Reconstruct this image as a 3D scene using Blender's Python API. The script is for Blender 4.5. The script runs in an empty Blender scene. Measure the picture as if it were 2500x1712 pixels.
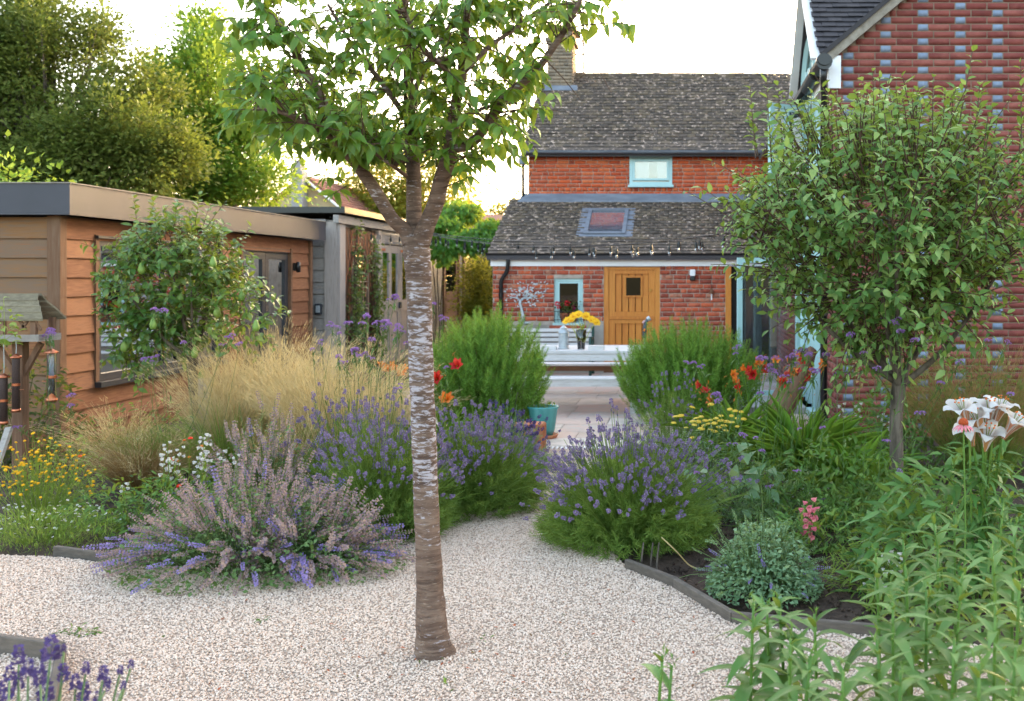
import bpy, math, random
import numpy as np
from mathutils import Vector, Matrix
random.seed(7); rng = np.random.default_rng(11)
S = bpy.context.scene; COL = S.collection
R = math.radians

# ---------------------------------------------------------------- camera, sky, sun, exposure
cam = bpy.data.cameras.new('camera'); co = bpy.data.objects.new('camera', cam); COL.objects.link(co)
co.location = (0, 0, 1.7); co.rotation_euler = (R(90), 0, 0)
cam.sensor_width = 36; cam.lens = 36; cam.shift_x = -0.172; cam.shift_y = -0.0716
cam.clip_start = .05; cam.clip_end = 600
cam.dof.use_dof = True; cam.dof.focus_distance = 5.6; cam.dof.aperture_fstop = 3.8
S.camera = co
SUN_EL, SUN_ROT = 8.5, 26          # the low evening sun stands behind the houses, to the right of the view
w = bpy.data.worlds.new('World'); S.world = w; w.use_nodes = True
wn = w.node_tree; bg = wn.nodes['Background']
sky = wn.nodes.new('ShaderNodeTexSky'); sky.sky_type = 'NISHITA'; sky.sun_disc = False
sky.sun_elevation = R(SUN_EL); sky.sun_rotation = R(SUN_ROT); sky.dust_density = 4.0; sky.air_density = .8; sky.ozone_density = .3
tint = wn.nodes.new('ShaderNodeMix'); tint.data_type = 'RGBA'; tint.blend_type = 'MULTIPLY'; tint.inputs[0].default_value = 1
tint.inputs[7].default_value = (1.0, .965, .93, 1)
wn.links.new(sky.outputs[0], tint.inputs[6]); wn.links.new(tint.outputs[2], bg.inputs[0])
bg.inputs[1].default_value = .15
sl = bpy.data.lights.new('sun', 'SUN'); so = bpy.data.objects.new('sun', sl); COL.objects.link(so)
sl.energy = .55; sl.angle = R(10); sl.color = (1, .78, .52)
sd = Vector((math.sin(R(SUN_ROT))*math.cos(R(SUN_EL)), math.cos(R(SUN_ROT))*math.cos(R(SUN_EL)), math.sin(R(SUN_EL))))
so.rotation_euler = sd.to_track_quat('Z', 'Y').to_euler(); so.location = sd*80
S.view_settings.view_transform = 'Standard'; S.view_settings.look = 'None'
S.view_settings.exposure = 3.6; S.view_settings.gamma = 1
S.render.engine = 'CYCLES'; S.cycles.use_denoising = True
S.cycles.max_bounces = 8; S.cycles.transparent_max_bounces = 12

# ---------------------------------------------------------------- helpers
FPX, CX, CY, CH = 2500., 1680., 677., 1.7     # a survey of the place: plan position and height from a bearing and a distance
def P(px, py, Y): return Vector(((px-CX)*Y/FPX, Y, CH-(py-CY)*Y/FPX))
def G(px, py): return P(px, py, CH*FPX/(py-CY))
def X_(px, Y): return (px-CX)*Y/FPX
def Z_(py, Y): return CH-(py-CY)*Y/FPX

def hexc(h):
    h = h.lstrip('#'); c = [int(h[i:i+2], 16)/255 for i in (0, 2, 4)]
    return tuple(x/12.92 if x <= .04045 else ((x+.055)/1.055)**2.4 for x in c) + (1,)
def col(c): return hexc(c) if isinstance(c, str) else (tuple(c)+(1,))[:4]

def nn(nt, t, **kw):
    n = nt.nodes.new(t)
    for k, v in kw.items():
        if k[0] == 'i' and k[1:].isdigit(): n.inputs[int(k[1:])].default_value = v
        else: setattr(n, k, v)
    return n
def ramp(nt, fac, cols, pos=None, interp='LINEAR'):
    r = nt.nodes.new('ShaderNodeValToRGB'); e = r.color_ramp.elements; r.color_ramp.interpolation = interp
    n = len(cols); pos = pos or [i/max(1, n-1) for i in range(n)]
    while len(e) < n: e.new(.5)
    for i in range(n): e[i].position = pos[i]; e[i].color = col(cols[i])
    nt.links.new(fac, r.inputs[0]); return r.outputs[0]
def mth(nt, op, a, b=None, c=None):
    n = nt.nodes.new('ShaderNodeMath'); n.operation = op
    for i, x in enumerate((a, b, c)):
        if x is None: continue
        if isinstance(x, (int, float)): n.inputs[i].default_value = x
        else: nt.links.new(x, n.inputs[i])
    return n.outputs[0]
def mixc(nt, fac, a, b, mode='MIX'):
    n = nt.nodes.new('ShaderNodeMix'); n.data_type = 'RGBA'; n.blend_type = mode
    for i, x in ((0, fac), (6, a), (7, b)):
        if isinstance(x, (int, float)): n.inputs[i].default_value = x
        elif isinstance(x, (tuple, list, str)): n.inputs[i].default_value = col(x)
        else: nt.links.new(x, n.inputs[i])
    return n.outputs[2]
def rnd(nt):
    a = nt.nodes.new('ShaderNodeObjectInfo').outputs['Random']; b = nt.nodes.new('ShaderNodeNewGeometry').outputs['Random Per Island']
    return mth(nt, 'FRACT', mth(nt, 'ADD', a, mth(nt, 'MULTIPLY', b, 7.31)))
def wpos(nt, scale=(1, 1, 1)):
    g = nt.nodes.new('ShaderNodeNewGeometry'); m = nt.nodes.new('ShaderNodeMapping'); m.inputs[3].default_value = scale
    nt.links.new(g.outputs['Position'], m.inputs[0]); return m.outputs[0]
def noise(nt, vec, scale, detail=4, rough=.6, dist=0):
    n = nn(nt, 'ShaderNodeTexNoise'); n.inputs['Scale'].default_value = scale; n.inputs['Detail'].default_value = detail
    n.inputs['Roughness'].default_value = rough; n.inputs['Distortion'].default_value = dist
    nt.links.new(vec, n.inputs['Vector']); return n.outputs[0]
def newmat(name):
    m = bpy.data.materials.new(name); m.use_nodes = True; nt = m.node_tree; return m, nt, nt.nodes['Principled BSDF']
def bumpn(nt, b, h, strength, dist=.01):
    u = nn(nt, 'ShaderNodeBump'); u.inputs['Strength'].default_value = strength; u.inputs['Distance'].default_value = dist
    nt.links.new(h, u.inputs['Height']); nt.links.new(u.outputs[0], b.inputs['Normal'])

def pmat(name, cols, rough=.7, scale=8, stretch=(1, 1, 1), rw=.5, nw=.5, bump=0, bscale=None, metal=0, spec=.4, bdist=.01, lich=None):
    """colour from a ramp driven by a random number per piece and by noise in the place"""
    m, nt, b = newmat(name)
    v = wpos(nt, stretch); n = noise(nt, v, scale)
    f = mth(nt, 'ADD', mth(nt, 'MULTIPLY', rnd(nt), rw), mth(nt, 'MULTIPLY', mth(nt, 'MULTIPLY_ADD', n, 2.2, -.6), nw))
    c = ramp(nt, f, cols)
    if lich:   # (colour, scale, threshold, softness)
        l = noise(nt, wpos(nt), lich[1], 5, .65); k = nn(nt, 'ShaderNodeMapRange'); nt.links.new(l, k.inputs[0])
        k.inputs[1].default_value = lich[2]; k.inputs[2].default_value = lich[2]+lich[3]
        c = mixc(nt, k.outputs[0], c, lich[0])
    nt.links.new(c, b.inputs['Base Color']); b.inputs['Roughness'].default_value = rough
    b.inputs['Metallic'].default_value = metal; b.inputs['Specular IOR Level'].default_value = spec
    if bump: bumpn(nt, b, noise(nt, v, bscale or scale*3, 6), bump, bdist)
    return m
def leafmat(name, cols, trans=.4, rough=.45, spec=.35, tcol=None, scale=3):
    m, nt, b = newmat(name); out = nt.nodes['Material Output']
    f = mth(nt, 'ADD', mth(nt, 'MULTIPLY', rnd(nt), .7), mth(nt, 'MULTIPLY', noise(nt, wpos(nt), scale), .4))
    c = ramp(nt, f, cols); nt.links.new(c, b.inputs['Base Color'])
    b.inputs['Roughness'].default_value = rough; b.inputs['Specular IOR Level'].default_value = spec
    t = nn(nt, 'ShaderNodeBsdfTranslucent'); nt.links.new(mixc(nt, .55, c, tcol or (.5, .55, .06)), t.inputs[0])
    x = nn(nt, 'ShaderNodeMixShader', i0=trans); nt.links.new(b.outputs[0], x.inputs[1]); nt.links.new(t.outputs[0], x.inputs[2])
    nt.links.new(x.outputs[0], out.inputs[0]); return m
def glassmat(name, tintc=(.85, .9, .88), refl=1.0):
    m, nt, b = newmat(name); out = nt.nodes['Material Output']; nt.nodes.remove(b)
    tr = nn(nt, 'ShaderNodeBsdfTransparent'); tr.inputs[0].default_value = col(tintc)
    gl = nn(nt, 'ShaderNodeBsdfGlossy'); gl.inputs['Roughness'].default_value = .02
    fr = nn(nt, 'ShaderNodeFresnel'); fr.inputs[0].default_value = 1.5
    x = nn(nt, 'ShaderNodeMixShader'); nt.links.new(mth(nt, 'MULTIPLY_ADD', fr.outputs[0], 1.6*refl, .03), x.inputs[0])
    nt.links.new(tr.outputs[0], x.inputs[1]); nt.links.new(gl.outputs[0], x.inputs[2]); nt.links.new(x.outputs[0], out.inputs[0]); return m

def wloc(o):
    v = Vector((0, 0, 0))
    while o is not None: v += o.location; o = o.parent
    return v
def tag(o, label=None, cat=None, group=None, kind=None):
    for k, v in (('label', label), ('category', cat), ('group', group), ('kind', kind)):
        if v: o[k] = v
    return o
def thing(name, loc, label, cat, group=None):
    o = bpy.data.objects.new(name, None); o.location = loc; o.empty_display_size = .1; COL.objects.link(o)
    return tag(o, label, cat, group)
def link(name, me, parent=None, m=None, kind=None):
    o = bpy.data.objects.new(name, me); COL.objects.link(o)
    if parent is not None: o.parent = parent
    if m is not None and not me.materials: me.materials.append(m)
    if kind: o['kind'] = kind
    return o

class MB:
    def __init__(s): s.v = []; s.f = []; s.mi = []
    def add(s, V, F, mi=0):
        k = len(s.v); s.v += [tuple(p) for p in V]; s.f += [tuple(i+k for i in f) for f in F]; s.mi += [mi]*len(F); return s
    def hexa(s, c, mi=0):   # 8 corners: bottom ring then top ring
        return s.add(c, [(0, 3, 2, 1), (4, 5, 6, 7), (0, 1, 5, 4), (1, 2, 6, 5), (2, 3, 7, 6), (3, 0, 4, 7)], mi)
    def box(s, x0, x1, y0, y1, z0, z1, mi=0):
        return s.hexa([(x0, y0, z0), (x1, y0, z0), (x1, y1, z0), (x0, y1, z0), (x0, y0, z1), (x1, y0, z1), (x1, y1, z1), (x0, y1, z1)], mi)
    def lbox(s, fr, u0, u1, v0, v1, n0, n1, mi=0):
        O, u, v, n = fr; q = lambda a, b, c: O+u*a+v*b+n*c
        return s.hexa([q(u0, v0, n0), q(u1, v0, n0), q(u1, v0, n1), q(u0, v0, n1), q(u0, v1, n0), q(u1, v1, n0), q(u1, v1, n1), q(u0, v1, n1)], mi)
    def beam(s, a, b, w, h, up=(0, 0, 1), mi=0):
        a, b = Vector(a), Vector(b); d = (b-a).normalized(); x = d.cross(Vector(up)).normalized(); z = x.cross(d)
        x *= w/2; z *= h/2
        return s.hexa([a-x-z, a+x-z, b+x-z, b-x-z, a-x+z, a+x+z, b+x+z, b-x+z], mi)
    def tube(s, pts, rad, n=8, cap=True, mi=0):
        pts = [Vector(p) for p in pts]; m = len(pts)
        rad = [rad]*m if isinstance(rad, (int, float)) else rad
        V = []; ref = None
        for i, p in enumerate(pts):
            d = (pts[min(i+1, m-1)]-pts[max(i-1, 0)]).normalized()
            if ref is None: ref = Vector((1, 0, 0)) if abs(d.x) < .9 else Vector((0, 1, 0))
            x = (ref-d*ref.dot(d)).normalized(); y = d.cross(x); ref = x
            V += [p+(x*math.cos(2*math.pi*k/n)+y*math.sin(2*math.pi*k/n))*rad[i] for k in range(n)]
        F = [(i*n+k, i*n+(k+1) % n, (i+1)*n+(k+1) % n, (i+1)*n+k) for i in range(m-1) for k in range(n)]
        if cap: F += [tuple(range(n-1, -1, -1)), tuple((m-1)*n+k for k in range(n))]
        return s.add(V, F, mi)
    def lathe(s, prof, n=16, c=(0, 0, 0), mi=0, sx=1, sy=1):
        V = [(c[0]+r*sx*math.cos(2*math.pi*k/n), c[1]+r*sy*math.sin(2*math.pi*k/n), c[2]+z) for r, z in prof for k in range(n)]
        m = len(prof)
        F = [(i*n+k, i*n+(k+1) % n, (i+1)*n+(k+1) % n, (i+1)*n+k) for i in range(m-1) for k in range(n)]
        return s.add(V, F, mi)
    def fan(s, pts, mi=0): return s.add(pts, [tuple(range(len(pts)))], mi)
    def prism(s, poly, d, mi=0):   # polygon of 3-D points pushed along d
        n = len(poly); d = Vector(d); V = [Vector(p) for p in poly]+[Vector(p)+d for p in poly]
        return s.add(V, [tuple(range(n-1, -1, -1)), tuple(range(n, 2*n))]+[(i, (i+1) % n, n+(i+1) % n, n+i) for i in range(n)], mi)
    def build(s, name, mats, parent=None, smooth=False, kind=None, base=None, bevel=0):
        off = wloc(parent) if parent is not None else (Vector(base) if base is not None else Vector((0, 0, 0)))
        me = bpy.data.meshes.new(name); me.from_pydata([(a-off.x, b-off.y, c-off.z) for a, b, c in s.v], [], s.f)
        mats = mats if isinstance(mats, (list, tuple)) else [mats]
        for m in mats: me.materials.append(m)
        if len(mats) > 1: me.polygons.foreach_set('material_index', s.mi)
        if smooth: me.polygons.foreach_set('use_smooth', [True]*len(me.polygons))
        me.update(); o = link(name, me, parent, None, kind)
        if parent is None and base is not None: o.location = base
        if bevel:
            md = o.modifiers.new('bevel', 'BEVEL'); md.width = bevel; md.segments = 2; md.limit_method = 'ANGLE'
        return o

# numpy templates: V (n,3) and F (m,k)
def npmesh(name, V, F, mats, smooth=False, mi=None):
    me = bpy.data.meshes.new(name); k = F.shape[1]
    me.vertices.add(len(V)); me.vertices.foreach_set('co', np.ascontiguousarray(V, dtype=np.float32).ravel())
    me.loops.add(F.size); me.loops.foreach_set('vertex_index', np.ascontiguousarray(F, dtype=np.int32).ravel())
    me.polygons.add(len(F)); me.polygons.foreach_set('loop_start', np.arange(0, F.size, k, dtype=np.int32))
    for m in (mats if isinstance(mats, (list, tuple)) else [mats]): me.materials.append(m)
    if mi is not None: me.polygons.foreach_set('material_index', np.asarray(mi, dtype=np.int32))
    if smooth: me.polygons.foreach_set('use_smooth', np.ones(len(F), dtype=bool))
    me.update(calc_edges=True); return me
def unit(a): a = np.asarray(a, float); return a/np.maximum(1e-9, np.linalg.norm(a, axis=-1, keepdims=True))
def frames(d, up=None):
    d = unit(d); m = len(d)
    up = np.tile([0, 0, 1.], (m, 1)) if up is None else np.asarray(up, float)
    up = up+rng.normal(0, .02, up.shape); x = unit(np.cross(d, up)); z = np.cross(x, d)
    return np.stack([x, d, z], axis=2)
def stack(tm, idx, M, t, s):
    Vs = np.stack([q[0] for q in tm])[idx]; s = np.asarray(s, float); s = s[:, None, None] if s.ndim == 1 else s[:, None, :]
    V = np.einsum('mij,mnj->mni', M, Vs*s)+t[:, None, :]
    F = tm[0][1]; n = tm[0][0].shape[0]
    Fa = (F[None]+(np.arange(len(t))*n)[:, None, None]).reshape(-1, F.shape[1])
    return V.reshape(-1, 3), Fa
def scatter(parent, one, many, tm, M, t, s, mat, nparts=0, smooth=False, tmi=None, keyfn=None):
    """pieces of one plant or wall: the nparts that show largest are parts of their own, the rest one mass"""
    tm = tm if isinstance(tm, list) else [tm]; t = np.asarray(t, float); m = len(t)
    if m == 0: return
    s = np.asarray(s, float); idx = rng.integers(0, len(tm), m); off = np.array(wloc(parent)) if parent is not None else np.zeros(3)
    if nparts:
        sz = s if s.ndim == 1 else s.max(axis=1)
        px = CX+FPX*t[:, 0]/t[:, 1]; py = CY-FPX*(t[:, 2]-CH)/t[:, 1]
        key = sz/t[:, 1]**1.5*np.where((px > 0) & (px < 2500) & (py > 0) & (py < 1712), 1, .01)
        order = np.argsort(-key); big, rest = order[:nparts], order[nparts:]
        ms = [npmesh(one, q[0], q[1], mat, smooth, tmi) for q in tm]
        for i in big:
            sv = s[i] if s.ndim > 1 else np.array([s[i]]*3)
            A = Matrix(); B = M[i]*sv[None, :]
            for r_ in range(3):
                for c_ in range(3): A[r_][c_] = B[r_, c_]
                A[r_][3] = t[i, r_]-off[r_]
            o = bpy.data.objects.new(one, ms[idx[i]]); COL.objects.link(o); o.parent = parent; o.matrix_basis = A
    else: rest = np.arange(m)
    if len(rest):
        V, F = stack(tm, idx[rest], M[rest], t[rest]-off, s[rest])
        me = npmesh(many, V, F, mat, smooth, None if tmi is None else np.tile(tmi, len(rest)))
        return link(many, me, parent, None, 'stuff')
def tubes(paths, rad, n=3):
    paths = np.asarray(paths, float); m, k, _ = paths.shape
    rad = np.broadcast_to(np.asarray(rad, float), (m, k)) if np.ndim(rad) != 1 else np.broadcast_to(np.asarray(rad)[None, :] if len(rad) == k else np.asarray(rad)[:, None], (m, k))
    d = unit(np.gradient(paths, axis=1)); ref = unit(np.array([.31, .77, .21])); x = unit(np.cross(d, ref)); y = np.cross(d, x)
    a = np.arange(n)*2*math.pi/n
    V = paths[:, :, None, :]+rad[:, :, None, None]*(x[:, :, None, :]*np.cos(a)[None, None, :, None]+y[:, :, None, :]*np.sin(a)[None, None, :, None])
    F = []
    for i in range(k-1):
        for j in range(n): F.append((i*n+j, i*n+(j+1) % n, (i+1)*n+(j+1) % n, (i+1)*n+j))
    F = np.array(F); Fa = (F[None]+(np.arange(m)*k*n)[:, None, None]).reshape(-1, 4)
    return V.reshape(-1, 3), Fa
def stems(parent, name, paths, rad, mat, n=3, smooth=True):
    V, F = tubes(paths, rad, n); off = np.array(wloc(parent)) if parent is not None else 0
    return link(name, npmesh(name, V-off, F, mat, smooth), parent, None, 'stuff')
def arcs(p0, d0, L, bend, k=5):
    """k-point paths from p0 along d0 that bend over towards vector bend"""
    p0 = np.asarray(p0, float); d0 = unit(d0); L = np.asarray(L, float); t = np.linspace(0, 1, k)
    return p0[:, None, :]+L[:, None, None]*(t[None, :, None]*d0[:, None, :]+(t**2)[None, :, None]*np.asarray(bend, float)[:, None, :])
def sph(m): return unit(rng.normal(0, 1, (m, 3)))

def leaf_t(L=1, W=.4, fold=.12, droop=.2, nseg=3, w=None, base=.1):
    ts = np.linspace(0, 1, nseg+1); ws = w or [base]+[math.sin(math.pi*(x**.8)*.93+.12) for x in ts[1:-1]]+[.03]
    V = []
    for t_, w_ in zip(ts, ws):
        y = L*t_*(1-.25*droop*t_); z = -droop*L*t_*t_
        V += [(-W/2*w_, y, z+fold*W*w_), (0, y, z), (W/2*w_, y, z+fold*W*w_)]
    F = []
    for i in range(nseg): F += [(3*i, 3*i+1, 3*i+4, 3*i+3), (3*i+1, 3*i+2, 3*i+5, 3*i+4)]
    return np.array(V), np.array(F)
def leaves_t(W=.4, n=4, fold=.12, nseg=3, d0=.05, d1=.5, **k):
    return [leaf_t(1, W*(.85+.3*i/n), fold, d0+(d1-d0)*i/max(1, n-1), nseg, **k) for i in range(n)]
DIA = (np.array([(0, 0, 0), (.32, .45, .06), (0, 1, -.08), (-.32, .45, .06)]), np.array([(0, 1, 2, 3)]))
NEEDLE = (np.array([(-.5, 0, 0), (.5, 0, 0), (.25, 1, 0), (-.25, 1, 0)]), np.array([(0, 1, 2, 3)]))
BOX = (np.array([(-.5, -.5, -.5), (.5, -.5, -.5), (.5, .5, -.5), (-.5, .5, -.5), (-.5, -.5, .5), (.5, -.5, .5), (.5, .5, .5), (-.5, .5, .5)]),
       np.array([(0, 3, 2, 1), (4, 5, 6, 7), (0, 1, 5, 4), (1, 2, 6, 5), (2, 3, 7, 6), (3, 0, 4, 7)]))
def merge_t(parts):
    V = []; F = []; k = 0
    for v, f in parts: V.append(v); F.append(f+k); k += len(v)
    return np.concatenate(V), np.concatenate(F)
def place_t(tm, M, t, s): return stack([tm], np.zeros(len(t), int), M, np.asarray(t, float), np.asarray(s, float))
EYE3 = np.eye(3)
# ---------------------------------------------------------------- materials of the setting
M = {}
M['soil'] = pmat('soil', ['#2e231b', '#46372c', '#5d4c3e'], .95, 6, rw=0, nw=1, bump=.8, bscale=40, bdist=.03)
M['gravel_bed'] = pmat('gravel_bed', ['#7d6d5e', '#a39080', '#bfab9a'], .95, 120, rw=0, nw=1, bump=.8, bscale=160, bdist=.01)
M['slab'] = pmat('slab', ['#b5a08c', '#c8b0a0', '#cda996', '#bdb2a6', '#d3c3b5', '#b3a89a'], .85, 5, rw=.85, nw=.25, bump=.25, bscale=30)
M['joint'] = pmat('joint', ['#6d6358', '#8b8175'], .95, 20, rw=0, nw=1)
M['oak_board'] = pmat('oak_board', ['#6a432c', '#80543a', '#956748', '#7a5340'], .75, 5, (3, 1, 14), .55, .5, .25, 26, spec=.25)
M['oak_board_x'] = pmat('oak_board_x', ['#6c4429', '#8d5c3a', '#77604d', '#86603f', '#7a4f30'], .8, 4, (1, 3, 14), .6, .45, .25, 26, spec=.25)
M['oak_post'] = pmat('oak_post', ['#5f4330', '#71523c', '#7d614c'], .8, 5, (10, 10, 1), .3, .7, .3, 30, spec=.25)
M['fascia'] = pmat('fascia', ['#333236', '#3c3a40', '#454349'], .5, 1.2, rw=.1, nw=.9, spec=.4)
M['dark_frame'] = pmat('dark_frame', ['#2c2d31', '#35363b'], .45, 5, rw=.3, nw=.5)
M['black'] = pmat('black', ['#0d0d0e', '#161617'], .35, 6, rw=.3, nw=.6, spec=.5)
M['grey_wood'] = pmat('grey_wood', ['#6b6663', '#8b8580', '#a1988f', '#857b74'], .85, 5, (4, 1.2, 16), .5, .6, .35, 30, spec=.2)
M['grey_wood_v'] = pmat('grey_wood_v', ['#7b7370', '#9b918a', '#aca097', '#8f847c'], .85, 4, (12, 12, .8), .4, .7, .35, 30, spec=.2)
M['brown_wood_v'] = pmat('brown_wood_v', ['#5e4536', '#775a47', '#8a6d58'], .85, 4, (12, 12, .8), .4, .7, .35, 30, spec=.2)
M['silver_wood'] = pmat('silver_wood', ['#b3aeaa', '#cac4bf', '#d6d1cd', '#beb5ae'], .75, 4, (1.2, 12, 12), .5, .6, .25, 30, spec=.3)
M['bench_brown'] = pmat('bench_brown', ['#5d3b25', '#70492f', '#84593b'], .7, 4, (1.2, 12, 12), .4, .7, .25, 30)
M['door_oak'] = pmat('door_oak', ['#a9601c', '#bf7224', '#cb8230', '#b46a20'], .5, 3, (14, 14, 1), .55, .55, .15, 30, spec=.4)
M['white'] = pmat('white_paint', ['#e4e1df', '#eeebe9'], .5, 3, rw=0, nw=1)
M['teal'] = pmat('teal_paint', ['#9cbfbe', '#a9c9c7', '#b4d1ce'], .45, 4, rw=.4, nw=.5)
M['lead'] = pmat('lead', ['#5c6068', '#6d7179', '#7d8188'], .55, 3, (1, 3, 3), 0, 1, .1, 10)
M['render_grey'] = pmat('render_grey', ['#857d72', '#9b9388', '#aaa398'], .95, 3, rw=0, nw=1, bump=.4, bscale=30)
M['mortar_old'] = pmat('mortar_old', ['#8d7c6c', '#a8998a', '#b5a899'], .95, 8, rw=0, nw=1, bump=.4, bscale=60)
M['mortar_new'] = pmat('mortar_new', ['#7d6b5a', '#8d7a68'], .95, 8, rw=0, nw=1, bump=.3, bscale=60)
BR_OLD = ['#743328', '#8a3f2e', '#974733', '#a95640', '#b5553a', '#7e3c2e', '#9c4c38', '#bf684a', '#c4562f', '#b57d62', '#8a4636']
M['brick_old'] = pmat('brick_old', BR_OLD, .9, 14, rw=.85, nw=.25, bump=.4, bscale=60, lich=('#b09a88', 26, .62, .12))
M['brick_up'] = pmat('brick_up', ['#9a4226', '#b44c28', '#c85a2e', '#9a4a30', '#cf6a3c', '#a44a2c', '#b85c3e', '#bd4d26', '#8a3f2c'], .9, 14, rw=.85, nw=.25, bump=.4, bscale=60)
M['brick_new'] = pmat('brick_new', ['#67302a', '#7a3b33', '#88483e', '#723630', '#925347', '#6e342e'], .9, 3, rw=.75, nw=.4, bump=.35, bscale=70)
M['brick_blue'] = pmat('brick_blue', ['#6b7485', '#7b8596', '#848fa0'], .8, 18, rw=.6, nw=.4, bump=.3, bscale=70)
M['brick_chim'] = pmat('brick_chim', ['#5b5145', '#7b6c5a', '#948069', '#6c6255'], .95, 14, rw=.8, nw=.3, bump=.4, bscale=60)
M['tile_old'] = pmat('tile_old', ['#3d342d', '#4e4339', '#5b4e44', '#685845', '#463e37'], .92, 8, rw=.75, nw=.4, bump=.5, bscale=50, lich=('#bfa592', 12, .57, .07))
M['tile_dark'] = pmat('tile_dark', ['#2d292a', '#383334', '#423c3c'], .7, 10, rw=.7, nw=.4, bump=.3, bscale=60)
M['tile_red'] = pmat('tile_red', ['#7b5347', '#8f6353', '#9c7263'], .9, 6, rw=.6, nw=.5)
M['verge'] = pmat('verge', ['#6b6256', '#8d8375', '#a1978a'], .9, 10, rw=.2, nw=.9, bump=.4)
M['cream'] = pmat('cream', ['#c2ad84', '#cdb990'], .9, 2, rw=0, nw=1)
M['stone'] = pmat('stone', ['#8f8b88', '#a6a19d'], .9, 6, rw=.5, nw=.5)
M['dark_room'] = pmat('dark_room', ['#1c1a18', '#262320'], .9, 3, rw=0, nw=1)  # near-black wall colour stands in for the shade inside unlit rooms
M['glass'] = glassmat('glass', (.86, .89, .92)); M['glass_dim'] = glassmat('glass_dim', (.4, .42, .42)); M['glass_sky'] = glassmat('glass_sky', (.9, .92, .95), .45)
M['copper'] = pmat('copper', ['#b5694a', '#cf8462'], .3, 6, rw=.3, nw=.6, metal=.9)
M['zinc'] = pmat('zinc', ['#8d9296', '#b3b8ba', '#c4c9ca'], .45, 12, rw=.2, nw=.8, metal=.4)
M['mirror'] = pmat('mirror', ['#b9bec0', '#c4c8ca'], .03, 3, rw=0, nw=.2, metal=1)
M['terracotta'] = pmat('terracotta', ['#9c5a3c', '#b56c49', '#c07f5c'], .85, 12, rw=.3, nw=.7, bump=.2, bscale=40)
M['glaze'] = pmat('glaze', ['#2d6a68', '#3c8380', '#5b9f9a'], .2, 6, (1, 1, .3), .1, .9, spec=.6)
M['green_iron'] = pmat('green_iron', ['#1e3d33', '#284b40'], .45, 6, rw=.3, nw=.6)
M['edging'] = pmat('edging', ['#4a433c', '#5c534a', '#6d6258'], .9, 5, (3, 3, 12), .4, .7, .4, 30)

UP = Vector((0, 0, 1))
def fr_front(x, y, z=0): return (Vector((x, y, z)), Vector((1, 0, 0)), UP, Vector((0, -1, 0)))   # faces the camera side
def fr_right(x, y, z=0): return (Vector((x, y, z)), Vector((0, 1, 0)), UP, Vector((1, 0, 0)))    # faces +X, u runs away from us
def fr_left(x, y, z=0): return (Vector((x, y, z)), Vector((0, -1, 0)), UP, Vector((-1, 0, 0)))   # faces -X, u runs towards us

def brick_rows(u0, u1, v0, v1, holes, course, L, style, blue0=0, clip=None):
    out = []; blues = []; r = 0; v = v0
    while v+course*.6 < v1:
        vt = min(v+course, v1); u = u0-random.random()*L if style == 'old' else u0-(L/2 if r % 2 else 0)
        segs = []
        if style == 'blue':
            per = 3*L+L/2; u = u0-4*per+((u0-blue0) // per)*0; u = blue0-math.ceil((blue0-u0)/per+1)*per+(per/2 if r % 2 else 0)
            while u < u1:
                segs.append((u, u+L/2, 1))
                for q in range(3): segs.append((u+L/2+q*L, u+L/2+(q+1)*L, 0))
                u += per
        else:
            head = style == 'old' and random.random() < .22
            while u < u1:
                l = L/2 if head or (style == 'old' and random.random() < .12) else L*(random.uniform(.96, 1.04) if style == 'old' else 1)
                segs.append((u, u+l, 0)); u += l
        for a, b, blue in segs:
            a, b = max(a, u0), min(b, u1); parts = [(a, b)]
            for h0, h1, k0, k1 in holes:
                if vt > k0+.012 and v < k1-.012:
                    parts = [q for p in parts for q in ((p[0], min(p[1], h0)), (max(p[0], h1), p[1])) if q[1]-q[0] > .001]
            for a_, b_ in parts:
                if clip: a_ = max(a_, clip(vt))
                if b_-a_ < .03: continue
                (blues if blue else out).append((a_, b_, v, vt))
        v += course; r += 1
    return out, blues
def lay(parent, fr, rows, mat, joint, nparts, jit=.0, one='brick', many='bricks'):
    if not rows: return
    O, u, v, n = fr; Mx = np.array([[u.x, -n.x, v.x], [u.y, -n.y, v.y], [u.z, -n.z, v.z]])
    a = np.array(rows); m = len(a); c = np.array(O)[None]+((a[:, 0]+a[:, 1])/2)[:, None]*np.array(u)+((a[:, 2]+a[:, 3])/2)[:, None]*np.array(v)
    c = c+np.array(n)[None]*(-.034+rng.uniform(-1, 1, m)[:, None]*jit)
    s = np.stack([a[:, 1]-a[:, 0]-joint*rng.uniform(.8, 1.3, m), np.full(m, .08), a[:, 3]-a[:, 2]-joint*rng.uniform(.8, 1.2, m)], axis=1)
    Ms = np.tile(Mx, (m, 1, 1)); th = rng.normal(0, .006 if jit else .001, m)
    Rz = np.stack([np.stack([np.cos(th), 0*th, -np.sin(th)], 1), np.stack([0*th, 1+0*th, 0*th], 1), np.stack([np.sin(th), 0*th, np.cos(th)], 1)], 1)
    scatter(parent, one, many, BOX, Ms@Rz, c, s, mat, nparts)
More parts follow.
